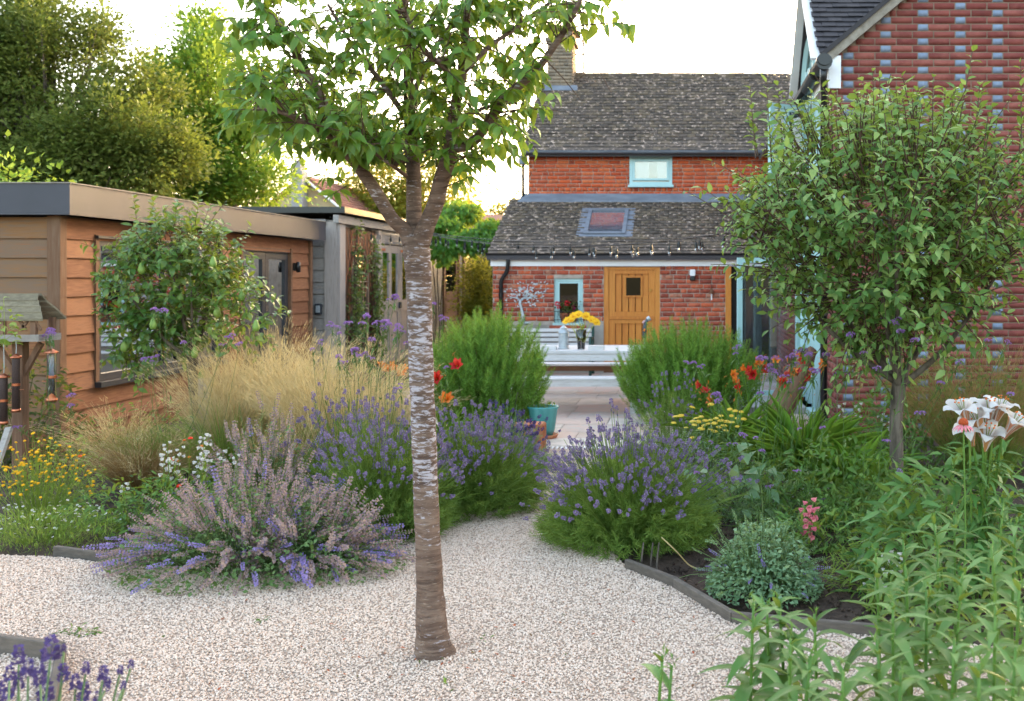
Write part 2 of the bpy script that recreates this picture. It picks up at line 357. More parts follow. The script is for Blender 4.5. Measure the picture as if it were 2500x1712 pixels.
def tile_roof(parent, O, u, v, nu, nv, wid, exp, mat, nparts, keep=None, thick=.011, wob=.01):
    O, u, v = Vector(O), Vector(u).normalized(), Vector(v).normalized(); n = u.cross(v)
    cs = []; 
    for j in range(nv):
        for i in range(nu+1):
            a = (i+(.5 if j % 2 else 0)-.5)*wid
            a0, a1 = max(a-wid/2, -.02), min(a+wid/2, nu*wid-.5*wid+.02)
            if a1-a0 < .04: continue
            p = O+u*((a0+a1)/2)+v*(j*exp+exp*.62)+n*(.02)
            if keep and not keep(p): continue
            cs.append((p.x, p.y, p.z, a1-a0-.004))
    a = np.array(cs); m = len(a)
    tilt = math.asin(min(.3, (thick*1.1)/exp)); ca, sa = math.cos(tilt), math.sin(tilt)
    v2 = v*ca-n*sa*1.0; n2 = u.cross(v2)
    Mx = np.array([[u.x, v2.x, n2.x], [u.y, v2.y, n2.y], [u.z, v2.z, n2.z]])
    th = rng.normal(0, wob, m); ph = rng.normal(0, wob, m); Ms = np.tile(Mx, (m, 1, 1))
    Rr = np.zeros((m, 3, 3)); Rr[:, 0, 0] = 1; Rr[:, 1, 1] = np.cos(th); Rr[:, 1, 2] = -np.sin(th); Rr[:, 2, 1] = np.sin(th); Rr[:, 2, 2] = np.cos(th)
    s = np.stack([a[:, 3], np.full(m, exp*1.35), np.full(m, thick)], 1)
    c = a[:, :3]+np.array(n)[None]*rng.uniform(-.003, .004, m)[:, None]
    scatter(parent, 'tile', 'tiles', BOX, Ms@Rr, c, s, mat, nparts)
def window(parent, fr, u0, u1, v0, v1, fw, n0, n1, fm, gm, cols=1, rows=1, bar=None, name='window', pp=None):
    bar = bar or fw*.7; b = MB()
    b.lbox(fr, u0, u0+fw, v0, v1, n0, n1); b.lbox(fr, u1-fw, u1, v0, v1, n0, n1)
    b.lbox(fr, u0+fw, u1-fw, v0, v0+fw, n0, n1); b.lbox(fr, u0+fw, u1-fw, v1-fw, v1, n0, n1)
    du = (u1-u0-2*fw-(cols-1)*bar)/cols; dv = (v1-v0-2*fw-(rows-1)*bar)/rows
    for i in range(1, cols): a = u0+fw+i*du+(i-1)*bar; b.lbox(fr, a, a+bar, v0+fw, v1-fw, n0+.004, n1-.004)
    for j in range(1, rows): a = v0+fw+j*dv+(j-1)*bar; b.lbox(fr, u0+fw, u1-fw, a, a+bar, n0+.006, n1-.006)
    o = b.build(name, fm, parent)
    nm = (n0+n1)/2
    for i in range(cols):
        for j in range(rows):
            a = u0+fw+i*(du+bar); c = v0+fw+j*(dv+bar)
            MB().lbox(fr, a-.004, a+du+.004, c-.004, c+dv+.004, nm-.004, nm+.004).build('pane', gm, pp or o)
    return o

# ---------------------------------------------------------------- ground, gravel, patio
g = MB(); n_ = 60
xs = np.concatenate([np.linspace(-300, -12, 8), np.linspace(-10, 10, 41), np.linspace(12, 300, 8)])
ys = np.concatenate([np.linspace(-60, 0, 5), np.linspace(1, 20, 39), np.linspace(24, 400, 10)])
gv = [(x, y, -.012 + (.02*math.sin(3.1*x+1.7*y)*math.sin(2.3*y-x) if -9 < x < 9 and 2 < y < 10 else 0)*.5) for y in ys for x in xs]
gf = [(j*len(xs)+i, j*len(xs)+i+1, (j+1)*len(xs)+i+1, (j+1)*len(xs)+i) for j in range(len(ys)-1) for i in range(len(xs)-1)]
tag(g.add(gv, gf).build('ground', M['soil'], smooth=True), kind='structure')
GRAVEL_PX = [(-700, 1330), (140, 1366), (330, 1388), (560, 1385), (880, 1350), (1040, 1312), (1125, 1262), (1212, 1196), (1248, 1140), (1255, 1097),
             (1520, 1097), (1470, 1180), (1455, 1270), (1490, 1345), (1534, 1396), (1645, 1442), (1784, 1528), (2140, 1560), (2420, 1585)]
gp = [G(*p) for p in GRAVEL_PX]+[Vector((3.2, 2.0, 0)), Vector((-5.5, 2.0, 0))]
gp = [Vector((p.x, p.y, .012)) for p in gp]
me = bpy.data.meshes.new('gravel_path'); me.from_pydata([tuple(p) for p in gp], [], [tuple(range(len(gp)))])
me.materials.append(M['gravel_bed'])
import bmesh
bm = bmesh.new(); bm.from_mesh(me); bmesh.ops.triangulate(bm, faces=bm.faces[:]); bmesh.ops.recalc_face_normals(bm, faces=bm.faces[:])
for f in bm.faces:
    if f.normal.z < 0: f.normal_flip()
bm.to_mesh(me); bm.free()
tag(link('gravel_path', me), kind='structure')
# the loose stones on it
m, nt, b = newmat('gravel_stone')
at = nt.nodes.new('ShaderNodeAttribute'); at.attribute_type = 'INSTANCER'; at.attribute_name = 'shade'
c = ramp(nt, at.outputs['Fac'], ['#96806e', '#bfa895', '#cfb9a6', '#d3bdaa', '#d8c5b3', '#ceb39e', '#dfcebe', '#c8ad98', '#d3beab', '#b39e8b', '#d8c1ad', '#b8947b'])
nt.links.new(c, b.inputs['Base Color']); b.inputs['Roughness'].default_value = .9; M['stone_chip'] = m
ng = bpy.data.node_groups.new('loose_gravel', 'GeometryNodeTree')
ng.interface.new_socket('Geometry', in_out='INPUT', socket_type='NodeSocketGeometry'); ng.interface.new_socket('Geometry', in_out='OUTPUT', socket_type='NodeSocketGeometry')
gi = ng.nodes.new('NodeGroupInput'); go = ng.nodes.new('NodeGroupOutput')
dp = ng.nodes.new('GeometryNodeDistributePointsOnFaces'); dp.distribute_method = 'RANDOM'; dp.inputs['Density'].default_value = 9500
ic = ng.nodes.new('GeometryNodeMeshIcoSphere'); ic.inputs['Radius'].default_value = .0058; ic.inputs['Subdivisions'].default_value = 1
sm = ng.nodes.new('GeometryNodeSetMaterial'); sm.inputs['Material'].default_value = M['stone_chip']
ip = ng.nodes.new('GeometryNodeInstanceOnPoints')
r1 = ng.nodes.new('FunctionNodeRandomValue'); r1.data_type = 'FLOAT_VECTOR'; r1.inputs[0].default_value = (.55, .5, .4); r1.inputs[1].default_value = (1.45, 1.2, .85)
r2 = ng.nodes.new('FunctionNodeRandomValue'); r2.data_type = 'FLOAT_VECTOR'; r2.inputs[0].default_value = (-.7, -.7, 0); r2.inputs[1].default_value = (.7, .7, 6.28); r2.inputs['Seed'].default_value = 4
r3 = ng.nodes.new('FunctionNodeRandomValue'); r3.data_type = 'FLOAT'; r3.inputs['Seed'].default_value = 9
st = ng.nodes.new('GeometryNodeStoreNamedAttribute'); st.data_type = 'FLOAT'; st.domain = 'INSTANCE'; st.inputs['Name'].default_value = 'shade'
L_ = ng.links.new
L_(gi.outputs[0], dp.inputs['Mesh']); L_(dp.outputs['Points'], ip.inputs['Points']); L_(ic.outputs['Mesh'], sm.inputs['Geometry']); L_(sm.outputs[0], ip.inputs['Instance'])
L_(r1.outputs[0], ip.inputs['Scale']); L_(r2.outputs[0], ip.inputs['Rotation']); L_(ip.outputs[0], st.inputs['Geometry']); L_(r3.outputs[1], st.inputs['Value']); L_(st.outputs[0], go.inputs[0])
me2 = me.copy(); me2.name = 'gravel'; lg = link('gravel', me2, kind='stuff'); lg.location.z = .003
tag(lg, 'pale pinkish loose gravel covering the path and the court', 'gravel')
lg.modifiers.new('stones', 'NODES').node_group = ng

pat = MB().box(-4.2, 1.5, 10.15, 18.1, -.1, .004).build('patio', M['joint']); tag(pat, kind='structure')
sl_rows = []; y = 10.17
rr = random.Random(5)
while y < 18.0:
    d = rr.choice([.42, .56, .56, .7]); x = -4.2-rr.random()*.5
    while x < 1.5:
        l = rr.choice([.45, .6, .75, .9]); a, b2 = max(x, -4.2), min(x+l, 1.5)
        if b2-a > .08: sl_rows.append(((a+b2)/2, y+d/2, b2-a-.012, d-.012))
        x += l
    y += d
a = np.array(sl_rows); mm = len(a)
scatter(pat, 'slab', 'slabs', BOX, np.tile(EYE3, (mm, 1, 1)), np.stack([a[:, 0], a[:, 1], np.full(mm, .0)+rng.uniform(0, .003, mm)], 1), np.stack([a[:, 2], a[:, 3], np.full(mm, .03)], 1), M['slab'], 300)
# drain channel in front of the patio
dr = thing('drain_channel', (-1.3, 10.08, 0), 'narrow slotted drain channel along the front edge of the patio', 'drain')
MB().box(-3.0, 0.2, 10.03, 10.14, -.05, .015).build('channel', M['dark_frame'], dr)
a = np.arange(-3.0, .2, .045); k = len(a)
scatter(dr, 'bar', 'bars', BOX, np.tile(EYE3, (k, 1, 1)), np.stack([a, np.full(k, 10.085), np.full(k, .02)], 1), np.tile([.02, .11, .012], (k, 1)), M['white'], 0)
# timber edging boards
def edging(a, b, label, h=.065, w=.035, g='edging boards along the gravel'):
    a, b = G(*a), G(*b); o = MB().beam((a.x, a.y, h/2-.02), (b.x, b.y, h/2-.02), w, h+.04).build('edging_board', M['edging'], base=(a.x, a.y, 0), bevel=.006)
    tag(o, label, 'edging', g)
edging((1530, 1392), (1652, 1440), 'short weathered edging board beside the big lavender by the path')
edging((1650, 1441), (1790, 1526), 'weathered edging board angled in front of the grey-green catmint')
edging((1788, 1526), (2160, 1560), 'long weathered edging board holding back dark soil behind the lily stems')
edging((135, 1358), (345, 1388), 'edging board half hidden beside the daisies and sprawling catmint')
edging((-60, 1590), (150, 1618), 'dark edging board behind the purple lavender spikes in the corner', .09)
edging((150, 1618), (120, 1790), 'edging board end piece running towards us by the corner lavender', .09)
# ---------------------------------------------------------------- garden office (left)
off = thing('garden_office', (-6.1, 9.95, 0), 'timber clad garden office with flat roof and deep grey fascia', 'garden building')
WX, Y0, Y1 = -6.12, 9.95, 16.6
WIN = (10.62, 13.4, .62, 2.1); DOOR = (14.05, 15.75, .04, 2.1)
b = MB()   # shell with openings, hollow inside
frR = fr_right(WX-.03, 0)
for (u0, u1, v0, v1) in ((Y0+.03, WIN[0], 0, 2.3), (WIN[0], WIN[1], 0, WIN[2]), (WIN[0], WIN[1], WIN[3], 2.3), (WIN[1], DOOR[0], 0, 2.3), (DOOR[0], DOOR[1], DOOR[3], 2.3), (DOOR[1], Y1, 0, 2.3)):
    b.lbox(frR, u0, u1, v0, v1, -.12, -.0)
b.build('wall', M['oak_post'], off)
MB().box(-10, WX-.031, Y0+.03, Y0+.15, 0, 2.3).box(-10.1, -10, Y0+.03, Y1, 0, 2.3).box(-10, WX-.16, Y1-.1, Y1, 0, 2.3).box(-9.9, WX-.16, Y0+.16, Y1-.11, -.02, .04).build('inner_wall', M['dark_room'], off)
zs = [2.27]+[2.08-.19*i for i in range(12)]
def board_r(u0, u1, zb, zt):   # feather-edge board on the side wall
    q = MB(); f = frR; O, u, v, n = f; e = lambda a, z, k: O+u*a+v*z+n*k
    j = random.uniform(-.003, .003)
    q.hexa([e(u0, zb+j, 0), e(u1, zb+j, 0), e(u1, zb+j, .034), e(u0, zb+j, .034), e(u0, zt, 0), e(u1, zt, 0), e(u1, zt, .01), e(u0, zt, .01)])
    q.build('board', M['oak_board'], off)
def board_f(x0, x1, zb, zt):
    q = MB(); yf = Y0+.03; j = random.uniform(-.004, .004)
    q.hexa([(x0, yf-.034, zb+j), (x1, yf-.034, zb+j), (x1, yf, zb+j), (x0, yf, zb+j), (x0, yf-.01, zt), (x1, yf-.01, zt), (x1, yf, zt), (x0, yf, zt)])
    q.build('board', M['oak_board_x'], off)
for i in range(12):
    zt, zb = zs[i]+.015, zs[i+1]
    segs = [(Y0+.09, Y1-.08)]
    for (a, c, v0, v1) in (WIN, DOOR):
        if zt > v0+.02 and zb < v1-.02: segs = [q for p in segs for q in ((p[0], min(p[1], a-.05)), (max(p[0], c+.05), p[1])) if q[1]-q[0] > .05]
    for a, c in segs: board_r(a, c, zb, zt)
    board_f(-10, WX-.1, zb, zt)
MB().box(WX-.1, WX+.03, Y0-.02, Y0+.09, 0, 2.3).build('corner_post', M['oak_post'], off, bevel=.006)
MB().box(WX-.06, WX+.03, Y1-.08, Y1+.02, 0, 2.3).build('corner_post', M['oak_post'], off, bevel=.006)
for (a, c, v0, v1) in (WIN, DOOR):
    q = MB(); q.lbox(frR, a-.06, a, v0, v1+.04, 0, .045); q.build('casing', M['oak_post'], off); q = MB(); q.lbox(frR, c, c+.06, v0, v1+.04, 0, .045); q.build('casing', M['oak_post'], off)
FX, FY = -5.93, 9.82
fz0, fz1 = 2.3, 2.6
b = MB().box(-10.3, FX, FY, FY+.03, fz0, fz1).box(FX-.03, FX, FY+.03, Y1+.16, fz0, fz1); b.build('fascia', M['fascia'], off)
MB().box(-10.3, FX-.03, FY+.031, Y1+.15, fz0+.02, fz1-.04).build('roof', M['dark_frame'], off)
MB().box(FX-.05, FX+.012, FY-.012, Y1+.17, fz1, fz1+.012).box(-10.3, FX-.05, FY-.012, FY+.05, fz1, fz1+.012).build('roof_trim', M['verge'], off)
wn_ = window(off, frR, WIN[0], WIN[1], WIN[2], WIN[3], .07, -.06, .02, M['dark_frame'], M['glass'], 2, 1)
q = MB(); q.lbox(frR, WIN[0]-.06, WIN[1]+.06, WIN[2]-.06, WIN[2]-.005, -.05, .1); q.build('sill', M['dark_frame'], wn_)
q = MB(); q.lbox(frR, WIN[0]-.06, WIN[1]+.06, WIN[3]+.003, WIN[3]+.03, 0, .07); q.build('drip_board', M['dark_frame'], wn_)
dm = (DOOR[0]+DOOR[1])/2
for a, c in ((DOOR[0]+.02, dm-.004), (dm+.004, DOOR[1]-.02)):
    d_ = window(off, frR, a, c, DOOR[2], DOOR[3]-.03, .11, -.06, .0, M['dark_frame'], M['glass_dim'], 1, 1, name='door')
q = MB(); q.lbox(frR, dm-.06, dm-.03, .95, 1.1, .0, .05); q.build('handle', M['zinc'], d_)
q = MB(); q.lbox(frR, DOOR[0]-.05, DOOR[1]+.05, DOOR[3]-.028, DOOR[3]+.02, -.05, .03); q.build('lintel', M['dark_frame'], off)
lp = thing('wall_lamp', (WX+.02, 15.85, 1.86), 'small black wall lamp beside the dark doors of the timber office', 'lamp')
MB().box(WX+.004, WX+.05, 15.82, 15.9, 1.8, 1.92).build('back_plate', M['black'], lp)
MB().lathe([(.0, -.09), (.035, -.08), (.04, .0), (.035, .07), (0, .08)], 10, (WX+.08, 15.86, 1.86)).build('lamp_body', M['black'], lp, smooth=True)
es = thing('easel', (-7.0, 11.4, .04), 'ochre wooden easel standing inside behind the office window', 'easel')
M['ochre'] = pmat('ochre', ['#b07a2a', '#c08a35'], .6, 5, rw=.3, nw=.6)
for dx, dy in ((-.28, 0), (.28, 0)):
    MB().beam((-7.0, 11.4+dx, .04), (-7.0, 11.4+dx*.25, 1.85), .05, .05, up=(1, 0, 0)).build('leg', M['ochre'], es)
MB().beam((-7.5, 11.4, .04), (-7.02, 11.4, 1.8), .05, .05).build('leg', M['ochre'], es)
MB().beam((-6.97, 11.1, .85), (-6.97, 11.7, .85), .05, .05).build('rail', M['ochre'], es)

# ---------------------------------------------------------------- old grey timber shed
sh = thing('timber_shed', (-5.8, 17, 0), 'old grey weathered timber shed with panelled double doors', 'shed')
SX, SY0, SY1 = -5.8, 17.0, 26.6
frS = fr_right(SX, 0)
MB().box(-10, SX-.03, SY0+.04, SY1, 0, 2.65).build('wall', M['grey_wood'], sh)
for i in range(13):
    z0 = .02+i*.2
    MB().box(-10, SX-.24, SY0+.0, SY0+.04, z0, z0+.185).build('plank', M['grey_wood'], sh)
    if z0 < 2.5:
        q = MB(); q.lbox(frS, 22.5, 24.15, z0, z0+.19, -.03, 0); q.build('plank', M['grey_wood'], sh)
MB().box(SX-.235, SX-.02, SY0-.03, SY0+.12, 0, 2.62).build('corner_post', M['grey_wood_v'], sh, bevel=.01)
q = MB(); q.box(SX-.02, SX+.03, SY0-.02, SY0+.25, 0, 2.6); q.build('corner_board', M['grey_wood_v'], sh, bevel=.008)
MB().beam((SX+.02, SY0-.2, 2.66), (SX+.02, SY1, 2.66), .09, .13).build('wall_plate', M['grey_wood'], sh)
MB().box(-10, SX-.2, SY0-.06, SY0-.02, 2.56, 2.66).build('wall_plate', M['grey_wood'], sh)
MB().box(-10.3, SX+.15, SY0-.15, SY1+.2, 2.76, 2.86).build('roof', M['black'], sh)
# lattice bay
q = MB(); q.lbox(frS, 17.3, 19.05, .05, 2.55, -.029, -.02); q.build('back_board', M['brown_wood_v'], sh)
# door bay: posts, head, two leaves with panes and panels
for u in (19.1, 21.95, 24.2, 25.75, 26.4):
    q = MB(); q.lbox(frS, u, u+.16, 0, 2.58, -.03, .035); q.build('door_post', M['grey_wood_v'] if u < 23 else M['brown_wood_v'], sh, bevel=.006)
q = MB(); q.lbox(frS, 19.26, 21.95, 2.34, 2.58, -.03, .02); q.build('door_head', M['grey_wood'], sh)
for u0, u1 in ((19.28, 20.59), (20.62, 21.93)):
    q = MB(); s_ = .15
    q.lbox(frS, u0, u0+s_, .05, 2.32, -.03, .005); q.lbox(frS, u1-s_, u1, .05, 2.32, -.03, .005)
    um = (u0+u1)/2; q.lbox(frS, um-.09, um+.09, .05, 2.32, -.03, .003)
    for v0, v1 in ((.05, .3), (1.02, 1.24), (2.17, 2.32)): q.lbox(frS, u0+s_, u1-s_, v0, v1, -.03, .001)
    d_ = q.build('door', M['grey_wood_v'], sh)
    for a, c in ((u0+s_, um-.09), (um+.09, u1-s_)):
        q = MB(); q.lbox(frS, a, c, 1.24, 2.17, -.022, -.016); q.build('pane', M['glass_dim'], d_)
        q = MB(); q.lbox(frS, a, c, .3, 1.02, -.028, -.012); q.build('panel', M['grey_wood_v'], d_)
    q = MB(); q.lbox(frS, u0+.02, u0+.3, 2.2, 2.25, .006, .015); q.build('hinge', M['terracotta'], d_)
q = MB(); q.lbox(frS, 20.5, 20.58, 1.08, 1.2, .006, .05); q.build('latch', M['dark_frame'], d_)
# end door with window
q = MB(); q.lbox(frS, 24.36, 25.75, .05, 1.35, -.03, -.005); q.lbox(frS, 24.36, 24.52, 1.35, 2.4, -.03, 0); q.lbox(frS, 25.6, 25.75, 1.35, 2.4, -.03, 0); q.lbox(frS, 24.52, 25.6, 2.3, 2.4, -.03, 0)
d_ = q.build('door', M['brown_wood_v'], sh)
q = MB(); q.lbox(frS, 24.52, 25.6, 1.35, 2.3, -.024, -.016); q.build('pane', M['glass_dim'], d_)
for z in (.35, .65, .95, 1.25):
    q = MB(); q.lbox(frS, 24.5, 25.62, z-.11, z+.1, -.005, .01); q.build('plank', M['brown_wood_v'], d_)
ks = thing('key_safe', (X_(777, 16.98), 16.98, Z_(755, 16.98)), 'small grey key safe box on the end planks of the shed', 'key safe')
c_ = P(777, 755, 16.95)
MB().box(c_.x-.055, c_.x+.055, 16.93, 16.995, c_.z-.09, c_.z+.09).build('box', M['dark_frame'], ks, bevel=.012)
MB().box(c_.x-.035, c_.x+.035, 16.915, 16.93, c_.z-.06, c_.z+.06).build('cover', M['zinc'], ks, bevel=.008)
# arched garden mirror with trellis
ar = thing('arched_mirror', (SX, 18.1, .3), 'arched metal framed garden mirror on the shed wall among climbers', 'mirror')
def archpts(u0, u1, z0, zs_, n=12):
    r = (u1-u0)/2; return [(u0, z0)]+[((u0+u1)/2-r*math.cos(math.pi*i/n), zs_+r*math.sin(math.pi*i/n)) for i in range(n+1)]+[(u1, z0)]
def wallpt(fr, u, z, n): O, a, v, nn_ = fr; return O+a*u+v*z+nn_*n
MB().prism([wallpt(frS, u, z, .0) for u, z in archpts(17.62, 18.5, .35, 1.75)], (.008, 0, 0)).build('mirror_glass', M['mirror'], ar)
fm = pmat('rust_frame', ['#8a6a55', '#a58a74'], .6, 10, rw=.2, nw=.8)
MB().tube([wallpt(frS, u, z, .02) for u, z in archpts(17.62, 18.5, .35, 1.75)], .018, 6).build('frame', fm, ar, smooth=True)
MB().tube([wallpt(frS, u, z, .02) for u, z in archpts(17.9, 18.22, .35, 1.6)], .011, 6).build('glazing_bar', fm, ar, smooth=True)
for z in (.8, 1.2, 1.62): MB().tube([wallpt(frS, 17.62, z, .02), wallpt(frS, 18.5, z, .02)], .011, 6).build('glazing_bar', fm, ar)
tr_ = thing('willow_trellis', (SX, 18.1, .3), 'expanding orange brown lattice trellis behind the climber on the shed', 'trellis')
lm = pmat('lattice', ['#8d5636', '#a96a45', '#bd7d55'], .8, 8, rw=.7, nw=.3)
for i in range(11):
    for sgn in (1, -1):
        u0 = 17.2+i*.19; a_ = wallpt(frS, u0, 1.35 if sgn > 0 else 2.5, .01+.008*sgn); c_ = wallpt(frS, u0+.45, 2.5 if sgn > 0 else 1.35, .01+.008*sgn)
        if u0+.45 < 19.15: MB().beam(a_, c_, .016, .006, up=(1, 0, 0)).build('lath', lm, tr_)
for i in range(7):
    u0 = 17.3+.03*i; z0 = .2+i*.2
    MB().beam(wallpt(frS, u0, z0, .018), wallpt(frS, u0+.3, z0+.7, .018), .016, .006, up=(1, 0, 0)).build('lath', lm, tr_)
    MB().beam(wallpt(frS, 18.62+.02*i, z0, .018), wallpt(frS, 18.95, z0+.7, .018), .016, .006, up=(1, 0, 0)).build('lath', lm, tr_)

# ---------------------------------------------------------------- cottage with lean-to
ho = thing('brick_cottage', (-1.3, 18.1, 0), 'old red brick cottage with mossy tiled roofs and oak stable door', 'house')
EY, MY, RY = 18.1, 20.3, 22.85
EX0, EX1 = X_(1203, EY), 1.45
MX0, MX1 = X_(1290, MY), 1.6
frE = fr_front(0, EY); frM = fr_front(0, MY)
wx0, wx1, wz0, wz1 = X_(1353, EY), X_(1423, EY), Z_(790, EY), Z_(680, EY)
dx0, dx1, dz1 = X_(1474, EY), X_(1611, EY), Z_(652, EY)
ox0, ox1 = X_(1771, EY), 1.45          # doorway at the far right
zE = Z_(650, EY); zpl = Z_(793, EY)
def wall_with_holes(fr, u0, u1, v0, v1, holes, thick, mat, parent, name='wall'):
    us = sorted({u0, u1, *[h[0] for h in holes], *[h[1] for h in holes]}); b = MB()
    for a, c in zip(us[:-1], us[1:]):
        vs = [(v0, v1)]
        for h in holes:
            if a >= h[0]-1e-6 and c <= h[1]+1e-6: vs = [q for p in vs for q in ((p[0], min(p[1], h[2])), (max(p[0], h[3]), p[1])) if q[1]-q[0] > 1e-4]
        for p in vs: b.lbox(fr, a, c, p[0], p[1], -thick, 0)
    return b.build(name, mat, parent)
holes = [(wx0, wx1, wz0, wz1), (dx0, dx1, -.1, dz1), (ox0, ox1, -.1, 2.05)]
wl = wall_with_holes(frE, EX0, EX1, 0, 2.08, holes, .22, M['mortar_old'], ho)
rows, _ = brick_rows(EX0, ox0, .02, 2.04, holes, .082, .225, 'old')
rows = [r for r in rows if not (r[1] < dx0+.01 and r[2] < zpl)]
lay(ho, frE, rows, M['brick_old'], .012, 300, .004)
q = MB(); q.lbox(frE, EX0-.01, dx0, 0, zpl, .0, .022); q.build('plinth', M['render_grey'], ho)
MB().box(EX0, EX0+.22, EY+.22, MY, 0, 2.2).build('side_wall', M['mortar_old'], ho)
MB().box(EX0+.22, EX1, MY-.05, MY, 0, 3.2).box(EX0+.22, EX1, EY+.23, MY, .005, .02).build('inner_wall', M['dark_room'], ho)
# fascia and gutter of the lean-to
q = MB(); q.lbox(frE, EX0-.03, EX1+.06, zE-.0, Z_(629, EY), .0, .05); q.build('fascia', M['white'], ho)
def gutter(parent, a, b, r, mat):
    a, b = Vector(a), Vector(b); d = (b-a).normalized(); side = d.cross(UP).normalized(); g_ = MB(); n = 8
    prof = [(math.cos(math.pi*i/n), -math.sin(math.pi*i/n)) for i in range(n+1)]
    for rr_, fl in ((r, 1), (r*.85, 0)):
        V = [a+side*(x*rr_)+UP*(y*rr_) for x, y in prof]+[b+side*(x*rr_)+UP*(y*rr_) for x, y in prof]
        g_.add(V, [(i, i+1, n+2+i, n+1+i) for i in range(n)])
    for e in (a, b): g_.add([e+side*(x*r)+UP*(y*r) for x, y in prof], [tuple(range(n+1))])
    return g_.build('gutter', mat, parent, smooth=False)
gz = Z_(618, EY)
gutter(ho, (EX0-.1, EY-.11, gz), (EX1, EY-.11, gz), .06, M['black'])
for px in (1213, 1386, 1521, 1659):
    x = X_(px, EY); MB().box(x-.02, x+.02, EY-.1, EY-.052, gz-.1, gz-.04).build('gutter_bracket', M['black'], ho)
x1, x2 = X_(1243, EY), X_(1225, EY)
MB().tube([(x1, EY-.11, gz-.05), (x1, EY-.11, gz-.15), (x1-.01, EY-.1, gz-.28), (x1-.04, EY-.085, gz-.36), (x2+.04, EY-.075, gz-.42), (x2, EY-.07, gz-.5), (x2, EY-.07, .02)], .036, 10).build('downpipe', M['black'], ho, smooth=True)
for z in (.75, 1.35): MB().tube([(x2, EY-.07, z), (x2, EY-.07, z+.07)], .044, 10).build('pipe_collar', M['black'], ho)
# lean-to roof
rz0 = Z_(622, EY-.1); rz1 = Z_(489, MY)
v_ = Vector((0, MY-(EY-.16), rz1-rz0)); ll = v_.length
MB().hexa([(EX0-.08, EY-.16, rz0-.09), (EX1+.1, EY-.16, rz0-.09), (EX1+.1, MY, rz1-.09), (EX0-.08, MY, rz1-.09), (EX0-.08, EY-.16, rz0-.02), (EX1+.1, EY-.16, rz0-.02), (EX1+.1, MY, rz1-.02), (EX0-.08, MY, rz1-.02)]).build('lean_to_roof', M['tile_dark'], ho)
rf1 = thing_roof = ho
skx = (X_(1425, 18.9), X_(1530, 18.9)); 
# skylight corners on the roof plane
def on_roof(px, py):   # meet the sight line with the lean-to plane
    d = Vector(((px-CX)/FPX, 1, -(py-CY)/FPX)); n = Vector((1, 0, 0)).cross(v_); o = Vector((0, EY-.16, rz0)); c0 = Vector((0, 0, CH))
    return c0+d*((o-c0).dot(n)/d.dot(n))
sk = [on_roof(1420, 576), on_roof(1526, 577), on_roof(1536, 516), on_roof(1442, 515)]
sx0, sx1 = (sk[0].x+sk[3].x)/2, (sk[1].x+sk[2].x)/2; sy0, sy1 = sk[0].y, sk[2].y
nu = int((EX1+.1-(EX0-.06))/.17); tile_roof(ho, (EX0-.06, EY-.16, rz0), (1, 0, 0), v_, nu, int(ll/.125)+1, .17, .125, M['tile_old'], 150,
          keep=lambda p: not (sx0-.02 < p.x < sx1+.02 and sy0-.03 < p.y < sy1+.03), wob=.02)
su = v_.normalized(); sn = Vector((1, 0, 0)).cross(su)
frK = (Vector((0, sy0, sk[0].z)), Vector((1, 0, 0)), su, sn)
sl_ = (sk[2]-sk[1]).dot(su)
k_ = window(ho, frK, sx0, sx1, 0, sl_, .07, -.02, .06, M['lead'], M['glass_sky'], name='skylight')
q = MB(); q.lbox(frK, sx0+.06, sx1-.06, .06, sl_-.06, -.018, .002); q.build('blind', M['white'], k_)
for u0, u1, v0, v1 in ((sx0-.13, sx0-.001, -.09, sl_+.09), (sx1+.001, sx1+.13, -.09, sl_+.09), (sx0-.001, sx1+.001, -.09, -.001), (sx0-.001, sx1+.001, sl_+.001, sl_+.09)):
    q = MB(); q.lbox(frK, u0, u1, v0, v1, -.019, .03); q.build('flashing', M['lead'], k_)
MB().hexa([(EX0+.1, MY-.16, rz1-.05), (EX1+.1, MY-.16, rz1-.05), (EX1+.1, MY-.0, rz1+.03), (MX0-.1, MY-.0, rz1+.03), (EX0+.1, MY-.15, rz1-.02), (EX1+.1, MY-.15, rz1-.02), (EX1+.1, MY-.02, rz1+.13), (MX0-.1, MY-.02, rz1+.13)]).build('lead_flashing', M['lead'], ho)
# upper wall with window
uz0, uz1 = rz1, Z_(376, MY)
ux0, ux1, uw0, uw1 = X_(1537, MY), X_(1641, MY), Z_(452, MY), Z_(381, MY)
wall_with_holes(frM, MX0, MX1, 0, uz1+.05, [(ux0, ux1, uw0, uw1)], .25, M['mortar_old'], ho, 'upper_wall')
rows, _ = brick_rows(MX0, MX1, uz0+.02, uz1+.02, [(ux0, ux1, uw0, uw1)], .077, .225, 'old')
lay(ho, frM, rows, M['brick_up'], .01, 300, .004, 'upper_brick', 'upper_bricks')
uw = window(ho, frM, ux0, ux1, uw0, uw1, .06, -.1, .02, M['teal'], M['glass'], name='upper_window')
q = MB(); q.lbox(frM, ux0+.07, ux1-.07, uw0+.07, uw1-.07, -.02, .045)
window(uw, frM, ux0+.065, ux1-.065, uw0+.09, uw1-.07, .04, -.03, .035, M['teal'], M['glass'], name='sash', pp=uw)
q = MB(); q.lbox(frM, ux0-.03, ux1+.03, uw0-.045, uw0, 0, .08); q.build('sill', M['teal'], uw)
q = MB(); q.lbox(frM, ux0+.1, ux0+.38, uw0+.1, uw1-.1, -.16, -.14); q.lbox(frM, ux1-.3, ux1-.08, uw0+.1, uw1-.1, -.16, -.14); q.build('curtain', M['white'], uw)
MB().box(MX0+.25, MX1, MY+.3, MY+.32, 0, uz1).build('inner_wall', M['render_grey'], ho)
